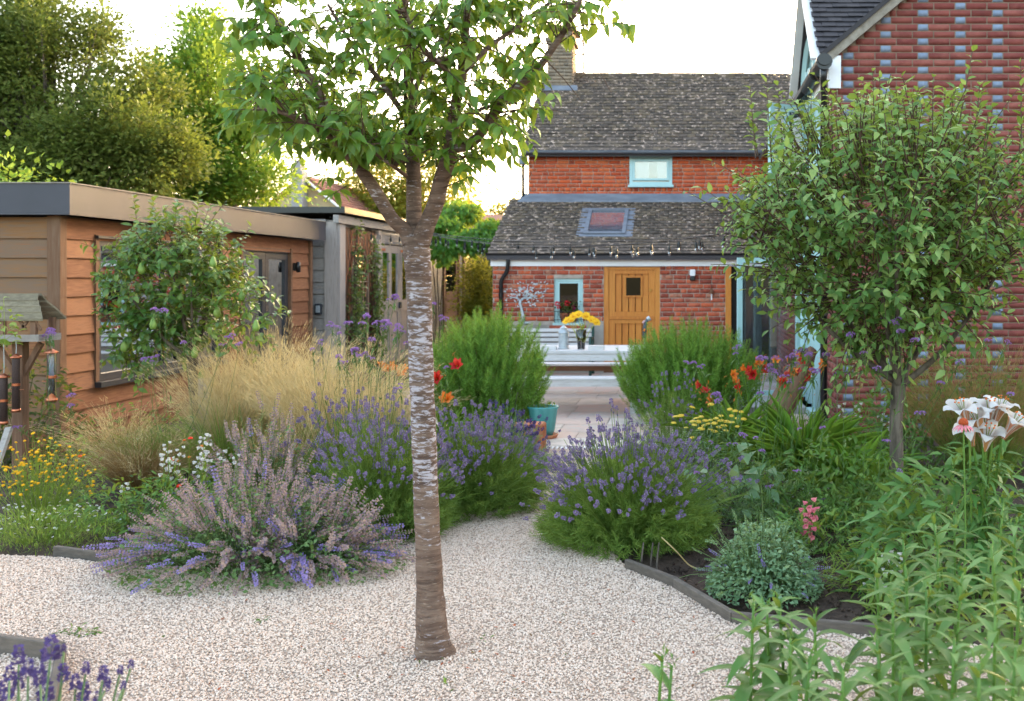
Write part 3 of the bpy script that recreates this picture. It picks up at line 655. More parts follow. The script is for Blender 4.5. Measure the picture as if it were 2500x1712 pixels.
MB().box(MX0, MX0+.25, MY+.25, RY+2.4, 0, uz1).box(MX0, MX1+5, RY+2.3, RY+2.5, 0, uz1).build('side_wall', M['mortar_old'], ho)
MB().prism([(MX0+.05, MY, uz1), (MX0+.05, RY+2.5, uz1), (MX0+.05, RY, Z_(200, RY))], (.2, 0, 0)).build('gable_wall', M['mortar_old'], ho)
ez = Z_(370, MY-.15); rzt = Z_(186, RY)
v_m = Vector((0, RY-(MY-.2), rzt-ez)); lm_ = v_m.length
X1r = 4.8
for sgn in (1, -1):
    ya, yb = (MY-.2, RY) if sgn > 0 else (2*RY-(MY-.2), RY)
    MB().hexa([(MX0-.08, ya, ez-.1), (X1r, ya, ez-.1), (X1r, yb, rzt-.1), (MX0-.08, yb, rzt-.1), (MX0-.08, ya, ez-.02), (X1r, ya, ez-.02), (X1r, yb, rzt-.02), (MX0-.08, yb, rzt-.02)]).build('main_roof', M['tile_dark'], ho)
tile_roof(ho, (MX0-.08, MY-.2, ez), (1, 0, 0), v_m, int((X1r-MX0)/.17), int(lm_/.135)+1, .17, .135, M['tile_old'], 150, wob=.022)
for i in range(20):
    x = MX0+.25+i*.24; MB().tube([(x-.115, RY, rzt-.005), (x+.115, RY, rzt-.005)], .075, 10).build('ridge_tile', M['tile_old'], ho, smooth=False)
gutter(ho, (MX0-.1, MY-.24, ez+.005), (MX1, MY-.24, ez+.005), .058, M['lead'])
hx = X_(1278, MY)
MB().lathe([(.06, .0), (.09, .03), (.09, .2), (0, .2)], 4, (hx, MY-.05, Z_(392, MY)-.1)).build('rain_hopper', M['lead'], ho)
MB().tube([(hx, MY-.05, Z_(400, MY)), (hx, MY-.05, rz1-.3)], .03, 8).build('downpipe', M['black'], ho, smooth=True)
# chimney
cx0, cx1 = X_(1336, 22.3), X_(1397, 22.3); cz0, cz1 = Z_(240, 22.3), Z_(70, 22.3)
MB().box(cx0+.01, cx1-.01, 22.31, 23.1, cz0-.6, cz1-.02).build('chimney', M['mortar_old'], ho)
chm = ho.children[-1]
rows, _ = brick_rows(cx0, cx1, cz0-.2, cz1, [], .075, .2, 'old'); lay(chm, fr_front(0, 22.3), rows, M['brick_chim'], .012, 60, .004)
rows, _ = brick_rows(22.3, 23.1, cz0-.2, cz1, [], .075, .2, 'old'); lay(chm, fr_right(cx1, 0), rows, M['brick_chim'], .012, 60, .004)
MB().box(cx0-.04, cx1+.06, 22.25, 23.16, cz1-.28, cz1-.2).box(cx0-.06, cx1+.08, 22.22, 23.18, cz1-.02, cz1+.06).build('corbel', M['brick_chim'], chm)
MB().hexa([(cx0-.06, 22.2, Z_(216, 22.3)-.06), (cx1+.12, 22.2, Z_(216, 22.3)-.06), (cx1+.12, 22.32, Z_(216, 22.3)+.02), (cx0-.06, 22.32, Z_(216, 22.3)+.02), (cx0-.05, 22.24, Z_(216, 22.3)), (cx1+.1, 22.24, Z_(216, 22.3)), (cx1+.1, 22.3, Z_(216, 22.3)+.07), (cx0-.05, 22.3, Z_(216, 22.3)+.07)]).build('lead_flashing', M['lead'], chm)
an = thing('aerial_mast', (X_(1424, 22.9), 22.9, rzt), 'thin metal aerial mast bracketed to the cottage chimney', 'mast')
ax = X_(1424, 22.9); MB().tube([(ax, 22.9, rzt-.1), (ax, 22.9, cz1+.6)], .022, 8).build('mast', M['verge'], an, smooth=True)
for py in (133, 178): MB().tube([(cx1, 22.9, Z_(py, 22.9)), (ax+.04, 22.9, Z_(py, 22.9))], .016, 6).build('bracket', M['dark_frame'], an)
# lean-to window
w1 = window(ho, frE, wx0, wx1, wz0, wz1, .055, -.11, -.04, M['teal'], M['glass_dim'], name='small_window')
window(w1, frE, wx0+.058, wx1-.058, wz0+.06, wz1-.058, .03, -.09, -.035, M['teal'], M['glass_dim'], name='sash', pp=w1)
q = MB(); q.lbox(frE, wx0-.02, wx1+.02, wz0-.03, wz0+.015, -.1, .05); q.build('sill', M['teal'], w1)
q = MB(); q.lbox(frE, wx0-.08, wx1+.06, wz0-.11, wz0-.032, -.05, .05); q.build('stone_sill', M['brick_old'], w1)
# stable door
fw = .085
q = MB(); q.lbox(frE, dx0, dx0+fw, 0, dz1, -.12, -.01); q.lbox(frE, dx1-fw, dx1, 0, dz1, -.12, -.01); q.lbox(frE, dx0+fw, dx1-fw, dz1-.05, dz1, -.12, -.012)
q.build('door_frame', M['door_oak'], ho)
zmid = Z_(777, EY); a0, a1 = dx0+fw+.004, dx1-fw-.004
def door_leaf(z0, z1, pane=None):
    q = MB(); st = .11
    q.lbox(frE, a0, a0+st, z0, z1, -.1, -.03); q.lbox(frE, a1-st, a1, z0, z1, -.1, -.03)
    q.lbox(frE, a0+st, a1-st, z0, z0+.1, -.1, -.031); q.lbox(frE, a0+st, a1-st, z1-.07, z1, -.1, -.031)
    lf = q.build('door_leaf', M['door_oak'], ho)
    n = 5; wd = (a1-a0-2*st)/n
    for i in range(n):
        u0 = a0+st+i*wd+.007; u1 = u0+wd-.014; segs = [(z0+.1, z1-.07)]
        if pane and u1 > pane[0]-.03 and u0 < pane[1]+.03:
            segs = [(z0+.1, pane[2]-.0), (pane[3]+.0, z1-.07)]
            for c0, c1 in ((u0, min(u1, pane[0])), (max(u0, pane[1]), u1)):
                if c1-c0 > .01: q = MB(); q.lbox(frE, c0, c1, pane[2], pane[3], -.095, -.061); q.build('plank', M['door_oak'], lf)
        for s0, s1 in segs:
            q = MB(); q.lbox(frE, u0, u1, s0, s1, -.095, -.06); q.build('plank', M['door_oak'], lf, bevel=.003)
    return lf
pn = (X_(1528, EY), X_(1564, EY), Z_(722, EY), Z_(678, EY))
lf = door_leaf(zmid+.012, dz1-.055, pn)
window(lf, frE, pn[0]-.03, pn[1]+.03, pn[2]-.03, pn[3]+.03, .03, -.085, -.03, M['door_oak'], M['glass_dim'], name='door_window', pp=lf)
q = MB(); q.lbox(frE, a0-.0, a1, zmid-.02, zmid+.03, -.03, -.005); q.build('weather_rail', M['door_oak'], lf)
q = MB(); q.lbox(frE, a1-.1, a1-.06, Z_(712, EY), Z_(705, EY), -.03, .0); q.build('lock', M['ochre'], lf)
lf2 = door_leaf(.05, zmid-.025)
q = MB(); q.lbox(frE, dx0, dx1, 0, .05, -.15, .03); q.build('threshold', M['bench_brown'], ho)
# right-hand doorway: oak post and a dark sheet standing in for the shade inside
q = MB(); q.lbox(frE, ox0, ox0+.1, 0, 2.0, -.2, .02); q.build('oak_post', M['door_oak'], ho)
MB().box(ox0+.1, 1.45, EY+.05, EY+.1, 0, 2.05).build('doorway_shade_sheet', M['dark_room'], ho)

# ---------------------------------------------------------------- new brick wing (right)
wi = thing('brick_wing', (1.57, 10.8, 0), 'red brick house wing with blue grey header bricks and arched window', 'house')
GY, GX = 10.8, 1.57
frW = fr_front(0, GY); frWl = fr_left(GX, 0)
slope = math.tan(R(40)); ez_ = Z_(138, GY)
def below(z): return GX+(z-.03-ez_)/slope
MB().prism([(GX, GY, 0), (7.5, GY, 0), (7.5, GY, ez_), (7.5, GY, ez_+2.0), (4.6, GY, ez_+(4.6-GX)*slope), (GX, GY, ez_)], (0, .25, 0)).build('wall', M['mortar_new'], wi)
rows, blues = brick_rows(GX, 4.9, .02, 6.2, [], .075, .225, 'blue', blue0=X_(2149, GY), clip=below)
lay(wi, frW, rows, M['brick_new'], .0115, 300, .0015)
lay(wi, frW, blues, M['brick_blue'], .0115, 130, 0, 'blue_brick', 'blue_bricks')
AY0, AY1 = 12.05, 13.75      # glazed bay
MB().box(GX, GX+.25, GY+.25, AY0, 0, 4.15).box(GX, GX+.25, AY1, 18.1, 0, 4.2).build('side_wall', M['mortar_new'], wi)
r1_, _ = brick_rows(-AY0, -GY-.02, .02, 3.8, [], .075, .225, 'new'); lay(wi, frWl, r1_, M['brick_new'], .011, 0, 0, 'side_brick', 'side_bricks')
r1_, _ = brick_rows(-18.1, -AY1, .02, 4.1, [], .075, .225, 'new'); lay(wi, frWl, r1_, M['brick_new'], .011, 0, 0, 'side_brick', 'side_bricks')
MB().box(GX+1.5, GX+1.6, GY+.3, 18, 0, 4.2).box(GX+.26, GX+1.5, AY0-.3, AY0-.2, 0, 4.2).box(GX+.26, GX+1.5, AY1+.2, AY1+.3, 0, 4.2).box(GX, GX+1.6, GY+.3, 18, .005, .03).build('inner_wall', M['render_grey'], wi)
# fascia, gutter, downpipe
MB().box(GX-.1, GX-.02, GY-.06, AY0-.1, 3.78, 4.0).build('fascia', M['white'], wi)
MB().box(GX-.1, GX+.03, GY-.08, GY-.05, 3.68, 4.02).build('fascia_end', M['white'], wi)
gutter(wi, (1.4, 10.5, 3.95), (1.4, 12.1, 3.93), .075, M['black'])
for y in (10.52, 11.15): MB().tube([(1.4, y, 3.92), (1.4, y+.05, 3.92)], .085, 12).build('gutter_bracket', M['black'], wi)
MB().tube([(1.4, 10.58, 3.9), (1.4, 10.6, 3.75), (1.42, 10.7, 3.6), (1.42, 10.72, .0)], .037, 12).build('downpipe', M['black'], wi, smooth=True)
for z in (1.3, 2.9): MB().tube([(1.42, 10.72, z), (1.42, 10.72, z+.08)], .045, 12).build('pipe_collar', M['black'], wi)
# verge along the gable and main roof slab
vd = Vector((1, 0, slope)).normalized()
MB().beam(Vector((GX-.12, GY-.05, ez_-.04)), Vector((GX-.12, GY-.05, ez_-.04))+vd*4.3, .09, .09, up=(0, 1, 0)).build('verge', M['verge'], wi)
MB().hexa([(1.38, GY-.12, 3.98), (1.38, 20, 3.98), (4.6, 20, 3.98+3.22*slope), (4.6, GY-.12, 3.98+3.22*slope), (1.38, GY-.12, 4.04), (1.38, 20, 4.04), (4.6, 20, 4.04+3.22*slope), (4.6, GY-.12, 4.04+3.22*slope)]).build('main_roof', M['tile_dark'], wi)
MB().hexa([(4.6, GY-.12, 6.68), (4.6, 20, 6.68), (7.8, 20, 4.0), (7.8, GY-.12, 4.0), (4.6, GY-.12, 6.74), (4.6, 20, 6.74), (7.8, 20, 4.06), (7.8, GY-.12, 4.06)]).build('main_roof', M['tile_dark'], wi)
# cross gable over the arch
CY0, CYm, CY1, CZ0, CZ1 = 11.6, 12.8, 14.0, 4.22, 5.42
for sgn in (0, 1):
    ya = CY0 if sgn == 0 else CY1; th = Vector((0, 0, -.06))
    MB().prism([(1.49, ya, CZ0), (3.4, ya, CZ0), (3.4, CYm, CZ1), (1.49, CYm, CZ1)], th).build('gable_roof', M['tile_dark'], wi)
tile_roof(wi, (1.48, CY0-.03, CZ0), (1, 0, 0), (0, CYm-CY0, CZ1-CZ0), 13, 16, .165, .108, M['tile_dark'], 220, thick=.016)
for sgn in (0, 1):
    ya = CY0-.05 if sgn == 0 else CY1+.05
    MB().beam((1.465, ya, CZ0-.06), (1.465, CYm, CZ1-.02), .03, .16, up=(1, 0, 0)).build('bargeboard', M['white'], wi)
MB().box(1.5, 1.6, CY0, AY0-.3, 4.0, CZ0-.06).build('boxed_eave', M['white'], wi)
# glazed bay with round head
zs_a = 3.9; AR = (AY1-AY0)/2; ac = (AY0+AY1)/2
def archp(r, n=14): return [(ac-r*math.cos(math.pi*i/n), zs_a+r*math.sin(math.pi*i/n)) for i in range(n+1)]
gp_ = [(GX, AY0-.45, CZ0-.1), (GX, AY0, CZ0-.1)]
outer = [(CY0+.1, CZ0-.1), (CYm, CZ1-.12), (CY1-.1, CZ0-.1)]
b = MB(); ap = archp(AR, 14)
top = [(CY0+.1+(CYm-CY0-.1)*i/7, CZ0-.1+(CZ1-CZ0-.02)*i/7) for i in range(7)]+[(CYm+(CY1-.1-CYm)*i/7, CZ1-.12-(CZ1-CZ0-.02)*i/7) for i in range(8)]
for i in range(14):
    b.add([(GX, ap[i][0], ap[i][1]), (GX, ap[i+1][0], ap[i+1][1]), (GX, top[i+1][0], top[i+1][1]), (GX, top[i][0], top[i][1])], [(0, 1, 2, 3)])
b.build('gable_infill', M['mortar_new'], wi)
aw = MB().tube([(GX-.02, AY0+.03, .1)]+[(GX-.02, y, z) for y, z in archp(AR-.03)]+[(GX-.02, AY1-.03, .1)], .05, 4).build('arched_window', M['teal'], wi)
q = MB()
for y in (AY0+.5, ac+.1, AY1-.5): q.box(GX-.05, GX+.03, y-.035, y+.035, .1, zs_a+.45)
for z in (2.12, 2.5, 3.9): q.box(GX-.045, GX+.025, AY0+.05, AY1-.05, z-.05, z+.05)
q.build('mullions', M['teal'], aw)
MB().prism([(GX+.0, y, z) for y, z in [(AY0+.05, .12)]+archp(AR-.05)+[(AY1-.05, .12)]], (.006, 0, 0)).build('pane', M['glass'], aw)
q = MB().box(GX-.12, GX+.1, AY0-.05, AY1+.1, 0, .1); q.build('threshold', M['teal'], aw)
# open casement upstairs and open glazed door below
def hinged(px_o, Yo, px_h, Yh, z0, z1, name, label, cat, fwid=.06, rail=.08):
    a = Vector((X_(px_o, Yo), Yo, 0)); c = Vector((GX-.06, Yh, 0)); u = (c-a); L = u.length; u.normalize(); n = Vector((u.y, -u.x, 0))
    if n.y > 0: n = -n
    return window(wi, (a, u, UP, n), 0, L, z0, z1, fwid, -.025, .025, M['teal'], M['glass'], name=name)
hinged(1878, 12.9, 0, 13.25, 2.62, 3.9, 'open_casement', '', '')
hinged(1800, 13.6, 0, 13.8, .12, 1.96, 'open_door', '', '', .065)
MB().box(.55, 1.57, 12.6, 13.75, 0, .1).build('door_step', M['stone'], wi, bevel=.01)

# ---------------------------------------------------------------- houses beyond
nb = thing('neighbour_house', (-15, 40, 0), 'cream gabled house with reddish roof beyond the timber sheds', 'house')
ax_, az = -15.0, 5.6; ex, e_z = -13.55, 4.4
MB().prism([(-16.4, 40, 0), (ex-.1, 40, 0), (ex-.1, 40, e_z), (ax_, 40, az-.1), (-16.4, 40, e_z)], (0, 11, 0)).build('wall', M['cream'], nb)
for s_ in (1, -1):
    xe = ax_+s_*(ex-ax_); MB().prism([(ax_, 39.8, az), (xe+.15*s_, 39.8, e_z-.12), (xe+.15*s_, 51, e_z-.12), (ax_, 51, az)], (0, 0, .1)).build('roof', M['tile_red'], nb)
vR = Vector((ax_-(ex+.15), 0, az-e_z+.12))
tile_roof(nb, (ex+.15, 39.85, e_z+.0), (0, 1, 0), vR, 36, 10, .3, .19, M['tile_red'], 0, thick=.03)
MB().beam((ax_, 39.76, az+.02), (ex+.18, 39.76, e_z-.12), .06, .26, up=(0, 1, 0)).build('bargeboard', M['white'], nb)
MB().box(X_(716, 39.5), X_(742, 39.5), 39.3, 39.9, 0, Z_(418, 39.5)).box(X_(722, 39.5), X_(737, 39.5), 39.35, 39.85, Z_(418, 39.5), Z_(392, 39.5)).build('chimney', M['stone'], nb)
fb = thing('distant_house', (-9, 48, 0), 'far grey tiled roof showing between the shed vine and cottage', 'house')
MB().prism([(X_(1150, 48), 48, 0), (X_(1330, 48), 48, 0), (X_(1330, 48), 48, Z_(562, 48)), (X_(1150, 48), 48, Z_(562, 48))], (0, 6, 0)).build('wall', M['cream'], fb)
MB().prism([(X_(1140, 48), 47.8, Z_(566, 48)), (X_(1340, 48), 47.8, Z_(566, 48)), (X_(1340, 48), 51, Z_(530, 51)), (X_(1140, 48), 51, Z_(530, 51))], (0, 0, .12)).build('roof', M['tile_red'], fb)
# ---------------------------------------------------------------- patio furniture and small things
tx0, tx1, ty0, ty1 = X_(1221, 13.6), X_(1580, 13.6), 13.2, 14.35
tb = thing('dining_table', ((tx0+tx1)/2, 13.8, 0), 'long weathered silver grey wooden dining table on the patio', 'table')
n = 8; dw = (ty1-ty0)/n
for i in range(n): MB().box(tx0, tx1, ty0+i*dw+.004, ty0+(i+1)*dw-.004, .71, .75).build('slat', M['silver_wood'], tb, bevel=.004)
MB().box(tx0+.03, tx1-.03, ty0+.02, ty0+.06, .62, .709).box(tx0+.03, tx1-.03, ty1-.06, ty1-.02, .62, .709).build('apron', M['silver_wood'], tb)
for x in (tx0+.12, tx1-.12):
    for y in (ty0+.12, ty1-.12): MB().box(x-.045, x+.045, y-.045, y+.045, 0, .709).build('leg', M['silver_wood'], tb, bevel=.005)
def bench(y0, y1, mat, label, x0, x1, ns=3):
    o = thing('bench', ((x0+x1)/2, (y0+y1)/2, 0), label, 'bench', 'benches at the dining table'); d = (y1-y0)/ns
    for i in range(ns): MB().box(x0, x1, y0+i*d+.004, y0+(i+1)*d-.004, .42, .45).build('slat', M['silver_wood'], o, bevel=.004)
    MB().box(x0+.02, x1-.02, y0+.01, y0+.045, .35, .419).box(x0+.02, x1-.02, y1-.045, y1-.01, .35, .419).build('apron', mat, o)
    for x in (x0+.09, x1-.09):
        for y in (y0+.06, y1-.06): MB().box(x-.04, x+.04, y-.04, y+.04, 0, .419).build('leg', mat, o, bevel=.005)
bench(12.62, 12.98, M['silver_wood'], 'silver grey wooden bench on the near side of the dining table', X_(1235, 12.8), X_(1565, 12.8))
bench(14.75, 15.1, M['bench_brown'], 'brown edged wooden bench on the far side of the dining table', X_(1240, 14.9), X_(1600, 14.9))
# green cast iron garden bench by the wall
gb = thing('garden_bench', (-2.4, 17.6, 0), 'green iron garden bench with pale slats against the cottage wall', 'bench')
bx0, bx1 = X_(1232, 17.6), X_(1448, 17.6)
for i in range(4):
    z = .5+i*.083; MB().box(bx0+.03, bx1-.05, 17.82+i*.012, 17.85+i*.012, z, z+.055).build('slat', M['silver_wood'], gb, bevel=.005)
for i in range(4): MB().box(bx0+.03, bx1-.05, 17.4+i*.1, 17.48+i*.1, .4, .425).build('slat', M['silver_wood'], gb, bevel=.005)
for x in (bx0, bx1-.05):
    MB().tube([(x+.02, 17.9, .0), (x+.02, 17.84, .4), (x+.02, 17.86, .6), (x+.02, 17.9, .84)], .026, 8).tube([(x+.02, 17.4, 0), (x+.02, 17.42, .4), (x+.02, 17.4, .62), (x+.02, 17.46, .66), (x+.02, 17.84, .64)], .026, 8).tube([(x+.02, 17.42, .4), (x+.02, 17.84, .4)], .02, 6).build('end_frame', M['green_iron'], gb, smooth=True)
# lantern
c_ = P(1376, 850, 13.55); c_.z = .75
ln = thing('lantern', c_, 'round galvanised punched tin lantern standing on the table', 'lantern')
MB().lathe([(0, .001), (.075, .001), (.075, .02), (.066, .025), (.066, .2), (.072, .205), (.072, .215)], 20, c_).build('body', M['zinc'], ln, smooth=False)
MB().lathe([(.074, .215), (.06, .25), (.045, .262), (.045, .275), (.052, .276), (.02, .305), (.008, .31), (.0, .32)], 20, c_).build('lid', M['zinc'], ln)
MB().tube([(c_.x+.022*math.cos(a), c_.y, c_.z+.325+.022*math.sin(a)) for a in np.linspace(0, 2*math.pi, 14)], .003, 5, False).build('ring', M['zinc'], ln)
for k in range(3):
    pts = [(c_.x+.067*math.cos(a), c_.y+.067*math.sin(a), c_.z+.05+.06*k) for a in np.linspace(0, 2*math.pi, 25)]
    MB().tube(pts, .004, 5, False).build('band', M['zinc'], ln)
# vase with sunflowers
c_ = P(1419, 850, 13.5); c_.z = .75
va = thing('flower_vase', c_, 'clear glass vase of yellow sunflowers on the table', 'vase')
MB().lathe([(0, .002), (.05, .002), (.068, .26), (.064, .26), (.047, .012), (0, .012)], 20, c_).build('glass', M['glass'], va, smooth=True)
M['stem_pale'] = leafmat('stem_pale', ['#7d8a35', '#a3a852', '#b9b96a'], .2); M['leaf_mid'] = leafmat('leaf_mid', ['#2f5a1e', '#41702a', '#5d8a38'])
M['sun_petal'] = leafmat('sun_petal', ['#e0a000', '#f0b60a', '#f7c81e'], .25, tcol=(.9, .6, .02)); M['sun_disc'] = pmat('sun_disc', ['#d8940c', '#eab01e'], .9, 60)
flw = [(1384, 783), (1400, 772), (1412, 768), (1431, 772), (1444, 780), (1455, 786), (1394, 780)]
pp = []; 
for i, (px, py) in enumerate(flw):
    e = P(px, py, 13.5-.05*(i % 3)+.05); s_ = Vector((c_.x+random.uniform(-.03, .03), c_.y+random.uniform(-.03, .03), c_.z+.02))
    pp.append([s_, s_.lerp(e, .4)+Vector((0, 0, .03)), s_.lerp(e, .75)+Vector((0, 0, .02)), e])
stems(va, 'stems', pp, .005, M['stem_pale'], 5)
m_ = 60; t_ = np.array(c_)+rng.uniform(-1, 1, (m_, 3))*[.05, .05, .12]+[0, 0, .2]
scatter(va, 'leaf', 'leaves', leaves_t(.3), frames(sph(m_)*[1, 1, .6]+[0, 0, .8]), t_, rng.uniform(.05, .1, m_), M['stem_pale'])
for i, (px, py) in enumerate(flw):
    e = np.array(pp[i][3]); nd = unit(np.array([(px-1419)/60., -.9, .75])[None])[0]
    a = np.linspace(0, 2*math.pi, 22, endpoint=False); x = unit(np.cross(nd, [0, 0, 1])[None])[0]; y = np.cross(nd, x)
    T = []; 
    q = MB(); q.lathe([(0, .012), (.02, .01), (.028, 0), (.0, -.01)], 12)
    Mx = Matrix(np.stack([x, y, nd], 1).tolist()); q.v = [tuple(Mx @ Vector(v)+Vector(e)) for v in q.v]; hd = q.build('flower_head', M['sun_disc'], va, smooth=True)
    d = x[None]*np.cos(a)[:, None]+y[None]*np.sin(a)[:, None]
    scatter(hd, 'petal', 'petals', leaf_t(1, .36, .1, .15), frames(d+nd*.25, np.tile(nd, (22, 1))), e[None]+d*.02, rng.uniform(.04, .06, 22), M['sun_petal'], 0)
for px, lab in ((1340, 'low flat grey tray half behind the left rosemary on the table'), (1456, 'low grey rectangular tray beside the sunflower vase')):
    a = P(px, 853, 13.35); a.z = .75
    o = MB().box(a.x-.1, a.x+.1, a.y-.06, a.y+.06, .751, .765).box(a.x-.1, a.x+.1, a.y-.06, a.y-.052, .765, .8).box(a.x-.1, a.x+.1, a.y+.052, a.y+.06, .765, .8).box(a.x-.1, a.x-.092, a.y-.052, a.y+.052, .765, .8).box(a.x+.092, a.x+.1, a.y-.052, a.y+.052, .765, .8).build('tray', M['silver_wood'], base=a)
    tag(o, lab, 'tray', 'trays on the table')
# hose lance on a stake
b_ = P(1574, 870, 13.0); hz = thing('hose_spray_gun', (b_.x, 13.0, 0), 'grey and orange garden hose spray gun upright on its stake', 'spray gun')
M['orange'] = pmat('orange', ['#e07b18', '#ee8c22'], .4, 6); M['redp'] = pmat('red_plastic', ['#b92a24'], .4, 6); M['greyp'] = pmat('grey_plastic', ['#3c3f44', '#565b61'], .4, 9)
MB().tube([(b_.x, 13.0, 0), (b_.x, 13.0, Z_(825, 13))], .014, 8).build('stake', M['zinc'], hz)
MB().tube([P(1573, 826, 13), P(1574, 806, 13), P(1574, 796, 13), P(1577, 786, 13), P(1583, 778, 13)], [.022, .026, .024, .02, .024], 8).build('grip', M['greyp'], hz, smooth=True)
MB().tube([P(1581, 780, 13), P(1587, 776, 13)], .03, 10).build('nozzle', M['zinc'], hz)
MB().tube([P(1569, 789, 12.98), P(1574, 783, 12.98)], .012, 6).build('trigger', M['redp'], hz); MB().tube([P(1571, 805, 12.97), P(1575, 807, 12.97)], .018, 8).build('ring', M['orange'], hz)
# steel tree sculpture
ws = thing('metal_tree', (X_(1275, EY), EY, zpl), 'silver cut metal tree sculpture fixed to the cottage brickwork', 'wall art')
def pw(px, py, k=.03): q = P(px, py, EY-k-.012); return q
sk_ = [([(1275, 788), (1276, 770), (1273, 755), (1269, 742), (1270, 732)], [.055, .03, .024, .022, .026]), ([(1272, 790), (1262, 790)], [.03, .008]), ([(1278, 789), (1297, 789)], [.03, .006]),
       ([(1270, 734), (1280, 728), (1292, 727)], [.024, .018, .008]), ([(1276, 729), (1285, 720), (1287, 708), (1288, 698)], [.018, .014, .01, .006]), ([(1292, 727), (1302, 724), (1312, 725)], [.012, .009, .004]),
       ([(1269, 734), (1262, 728), (1250, 726), (1240, 727)], [.02, .014, .009, .004]), ([(1265, 730), (1262, 722), (1254, 716)], [.012, .007, .004]), ([(1287, 712), (1297, 706), (1306, 700)], [.008, .006, .003]), ([(1286, 715), (1276, 705), (1266, 702)], [.008, .006, .003]), ([(1300, 725), (1310, 716), (1322, 714)], [.008, .005, .003])]
q = MB()
for pts, rd in sk_: q.tube([pw(*p) for p in pts], rd, 6)
q.v = [(x, EY-.03+(y-(EY-.042))*.3, z) for x, y, z in q.v]; q.build('trunk', M['zinc'], ws, smooth=True)
m_ = 110; px = 1285+rng.normal(0, 24, m_).clip(-50, 50); py = 718+rng.normal(0, 14, m_).clip(-27, 28)
T = np.array([pw(a, c, .035) for a, c in zip(px, py)]); an_ = rng.uniform(-.9, .9, m_)+np.where(rng.random(m_) < .5, 0, math.pi)
scatter(ws, 'leaf', 'leaves', leaf_t(1, .42, .05, .05), frames(np.stack([np.cos(an_), 0*an_-.1, np.sin(an_)], 1), np.tile([0, -1., 0], (m_, 1))), T, rng.uniform(.035, .06, m_), M['zinc'], 110)
# wall light, chime
c_ = P(1691, 672, EY); sl2 = thing('security_light', (c_.x, EY, c_.z), 'white and black bulkhead light on the brick beside the oak door', 'lamp')
q = MB(); q.lbox(frE, c_.x-.05, c_.x+.05, c_.z-.02, c_.z+.1, .008, .1); q.build('diffuser', M['white'], sl2, bevel=.02)
q = MB(); q.lbox(frE, c_.x-.05, c_.x+.05, c_.z-.1, c_.z-.022, .008, .11); q.build('housing', M['black'], sl2, bevel=.02)
c_ = P(1737, 716, EY); ch_ = thing('wind_chime', (c_.x, EY, c_.z), 'little rusty bell chime hanging on the brick by the corner', 'chime')
MB().lathe([(.0, .09), (.02, .08), (.03, .04), (.045, -.01)], 10, (c_.x, EY-.06, c_.z)).build('bell', M['bench_brown'], ch_, smooth=True)
MB().tube([(c_.x, EY-.06, c_.z-.0), (c_.x, EY-.06, c_.z-.12)], .012, 6).build('clapper', M['white'], ch_)
MB().tube([(c_.x, EY, c_.z+.14), (c_.x, EY-.06, c_.z+.14), (c_.x, EY-.06, c_.z+.085)], .005, 5).build('hook', M['black'], ch_)
# window basket with geraniums
wb = thing('geranium_basket', ((wx0+wx1)/2, EY, wz0), 'window basket of red geraniums on the small teal window', 'flower pot')
q = MB(); bz0, bz1 = wz0+.02, Z_(760, EY)
for i in range(9):
    x = wx0+.02+i*(wx1-wx0-.04)/8; q.tube([(x, EY-.06, bz1), (x, EY-.12, bz0+.04), (x, EY-.02, bz0)], .005, 5)
for z in (bz0+.05, bz1): q.tube([(wx0+.01, EY-.02, z), (wx0+.01, EY-.1, z), (wx1-.01, EY-.1, z), (wx1-.01, EY-.02, z)], .006, 5)
q.build('basket', M['black'], wb)
for x in (wx0+.18, wx0+.34): MB().lathe([(0, 0), (.055, 0), (.075, .13), (.08, .13), (.08, .15), (.0, .14)], 12, (x, EY-.035+.0, bz0+.01), sx=1, sy=.6).build('pot', M['terracotta'], wb, smooth=True)
M['ger_leaf'] = leafmat('ger_leaf', ['#1f4420', '#2f5a2a', '#447036']); M['ger_red'] = leafmat('ger_red', ['#b0101e', '#d01526', '#e02a3a'], .2, tcol=(.8, .05, .05)); M['ger_pink'] = leafmat('ger_pink', ['#a8125a', '#c01c6c'], .2, tcol=(.8, .05, .3))
m_ = 110; t_ = np.array([(wx0+wx1)/2+.02, EY-.07, bz1+.04])+rng.normal(0, 1, (m_, 3))*[.1, .03, .06]
scatter(wb, 'leaf', 'leaves', leaves_t(.95), frames(sph(m_)*[1, .6, .5]+[0, -.3, .5]), t_, rng.uniform(.035, .06, m_), M['ger_leaf'])
for px, py, mt, r_ in ((1361, 742, 'ger_red', .04), (1364, 750, 'ger_red', .03), (1385, 741, 'ger_red', .045), (1400, 752, 'ger_pink', .035)):
    e = np.array(P(px, py, EY-.1)); k = 40; d = sph(k)
    stems(wb, 'stalk', [[e-[0, -.02, .16], e-[0, -.01, .08], e]], .003, M['ger_leaf'])
    scatter(wb, 'flower', 'flower_head', DIA, frames(d, sph(k)), e+d*r_*.5, np.full(k, r_*.9), M[mt])
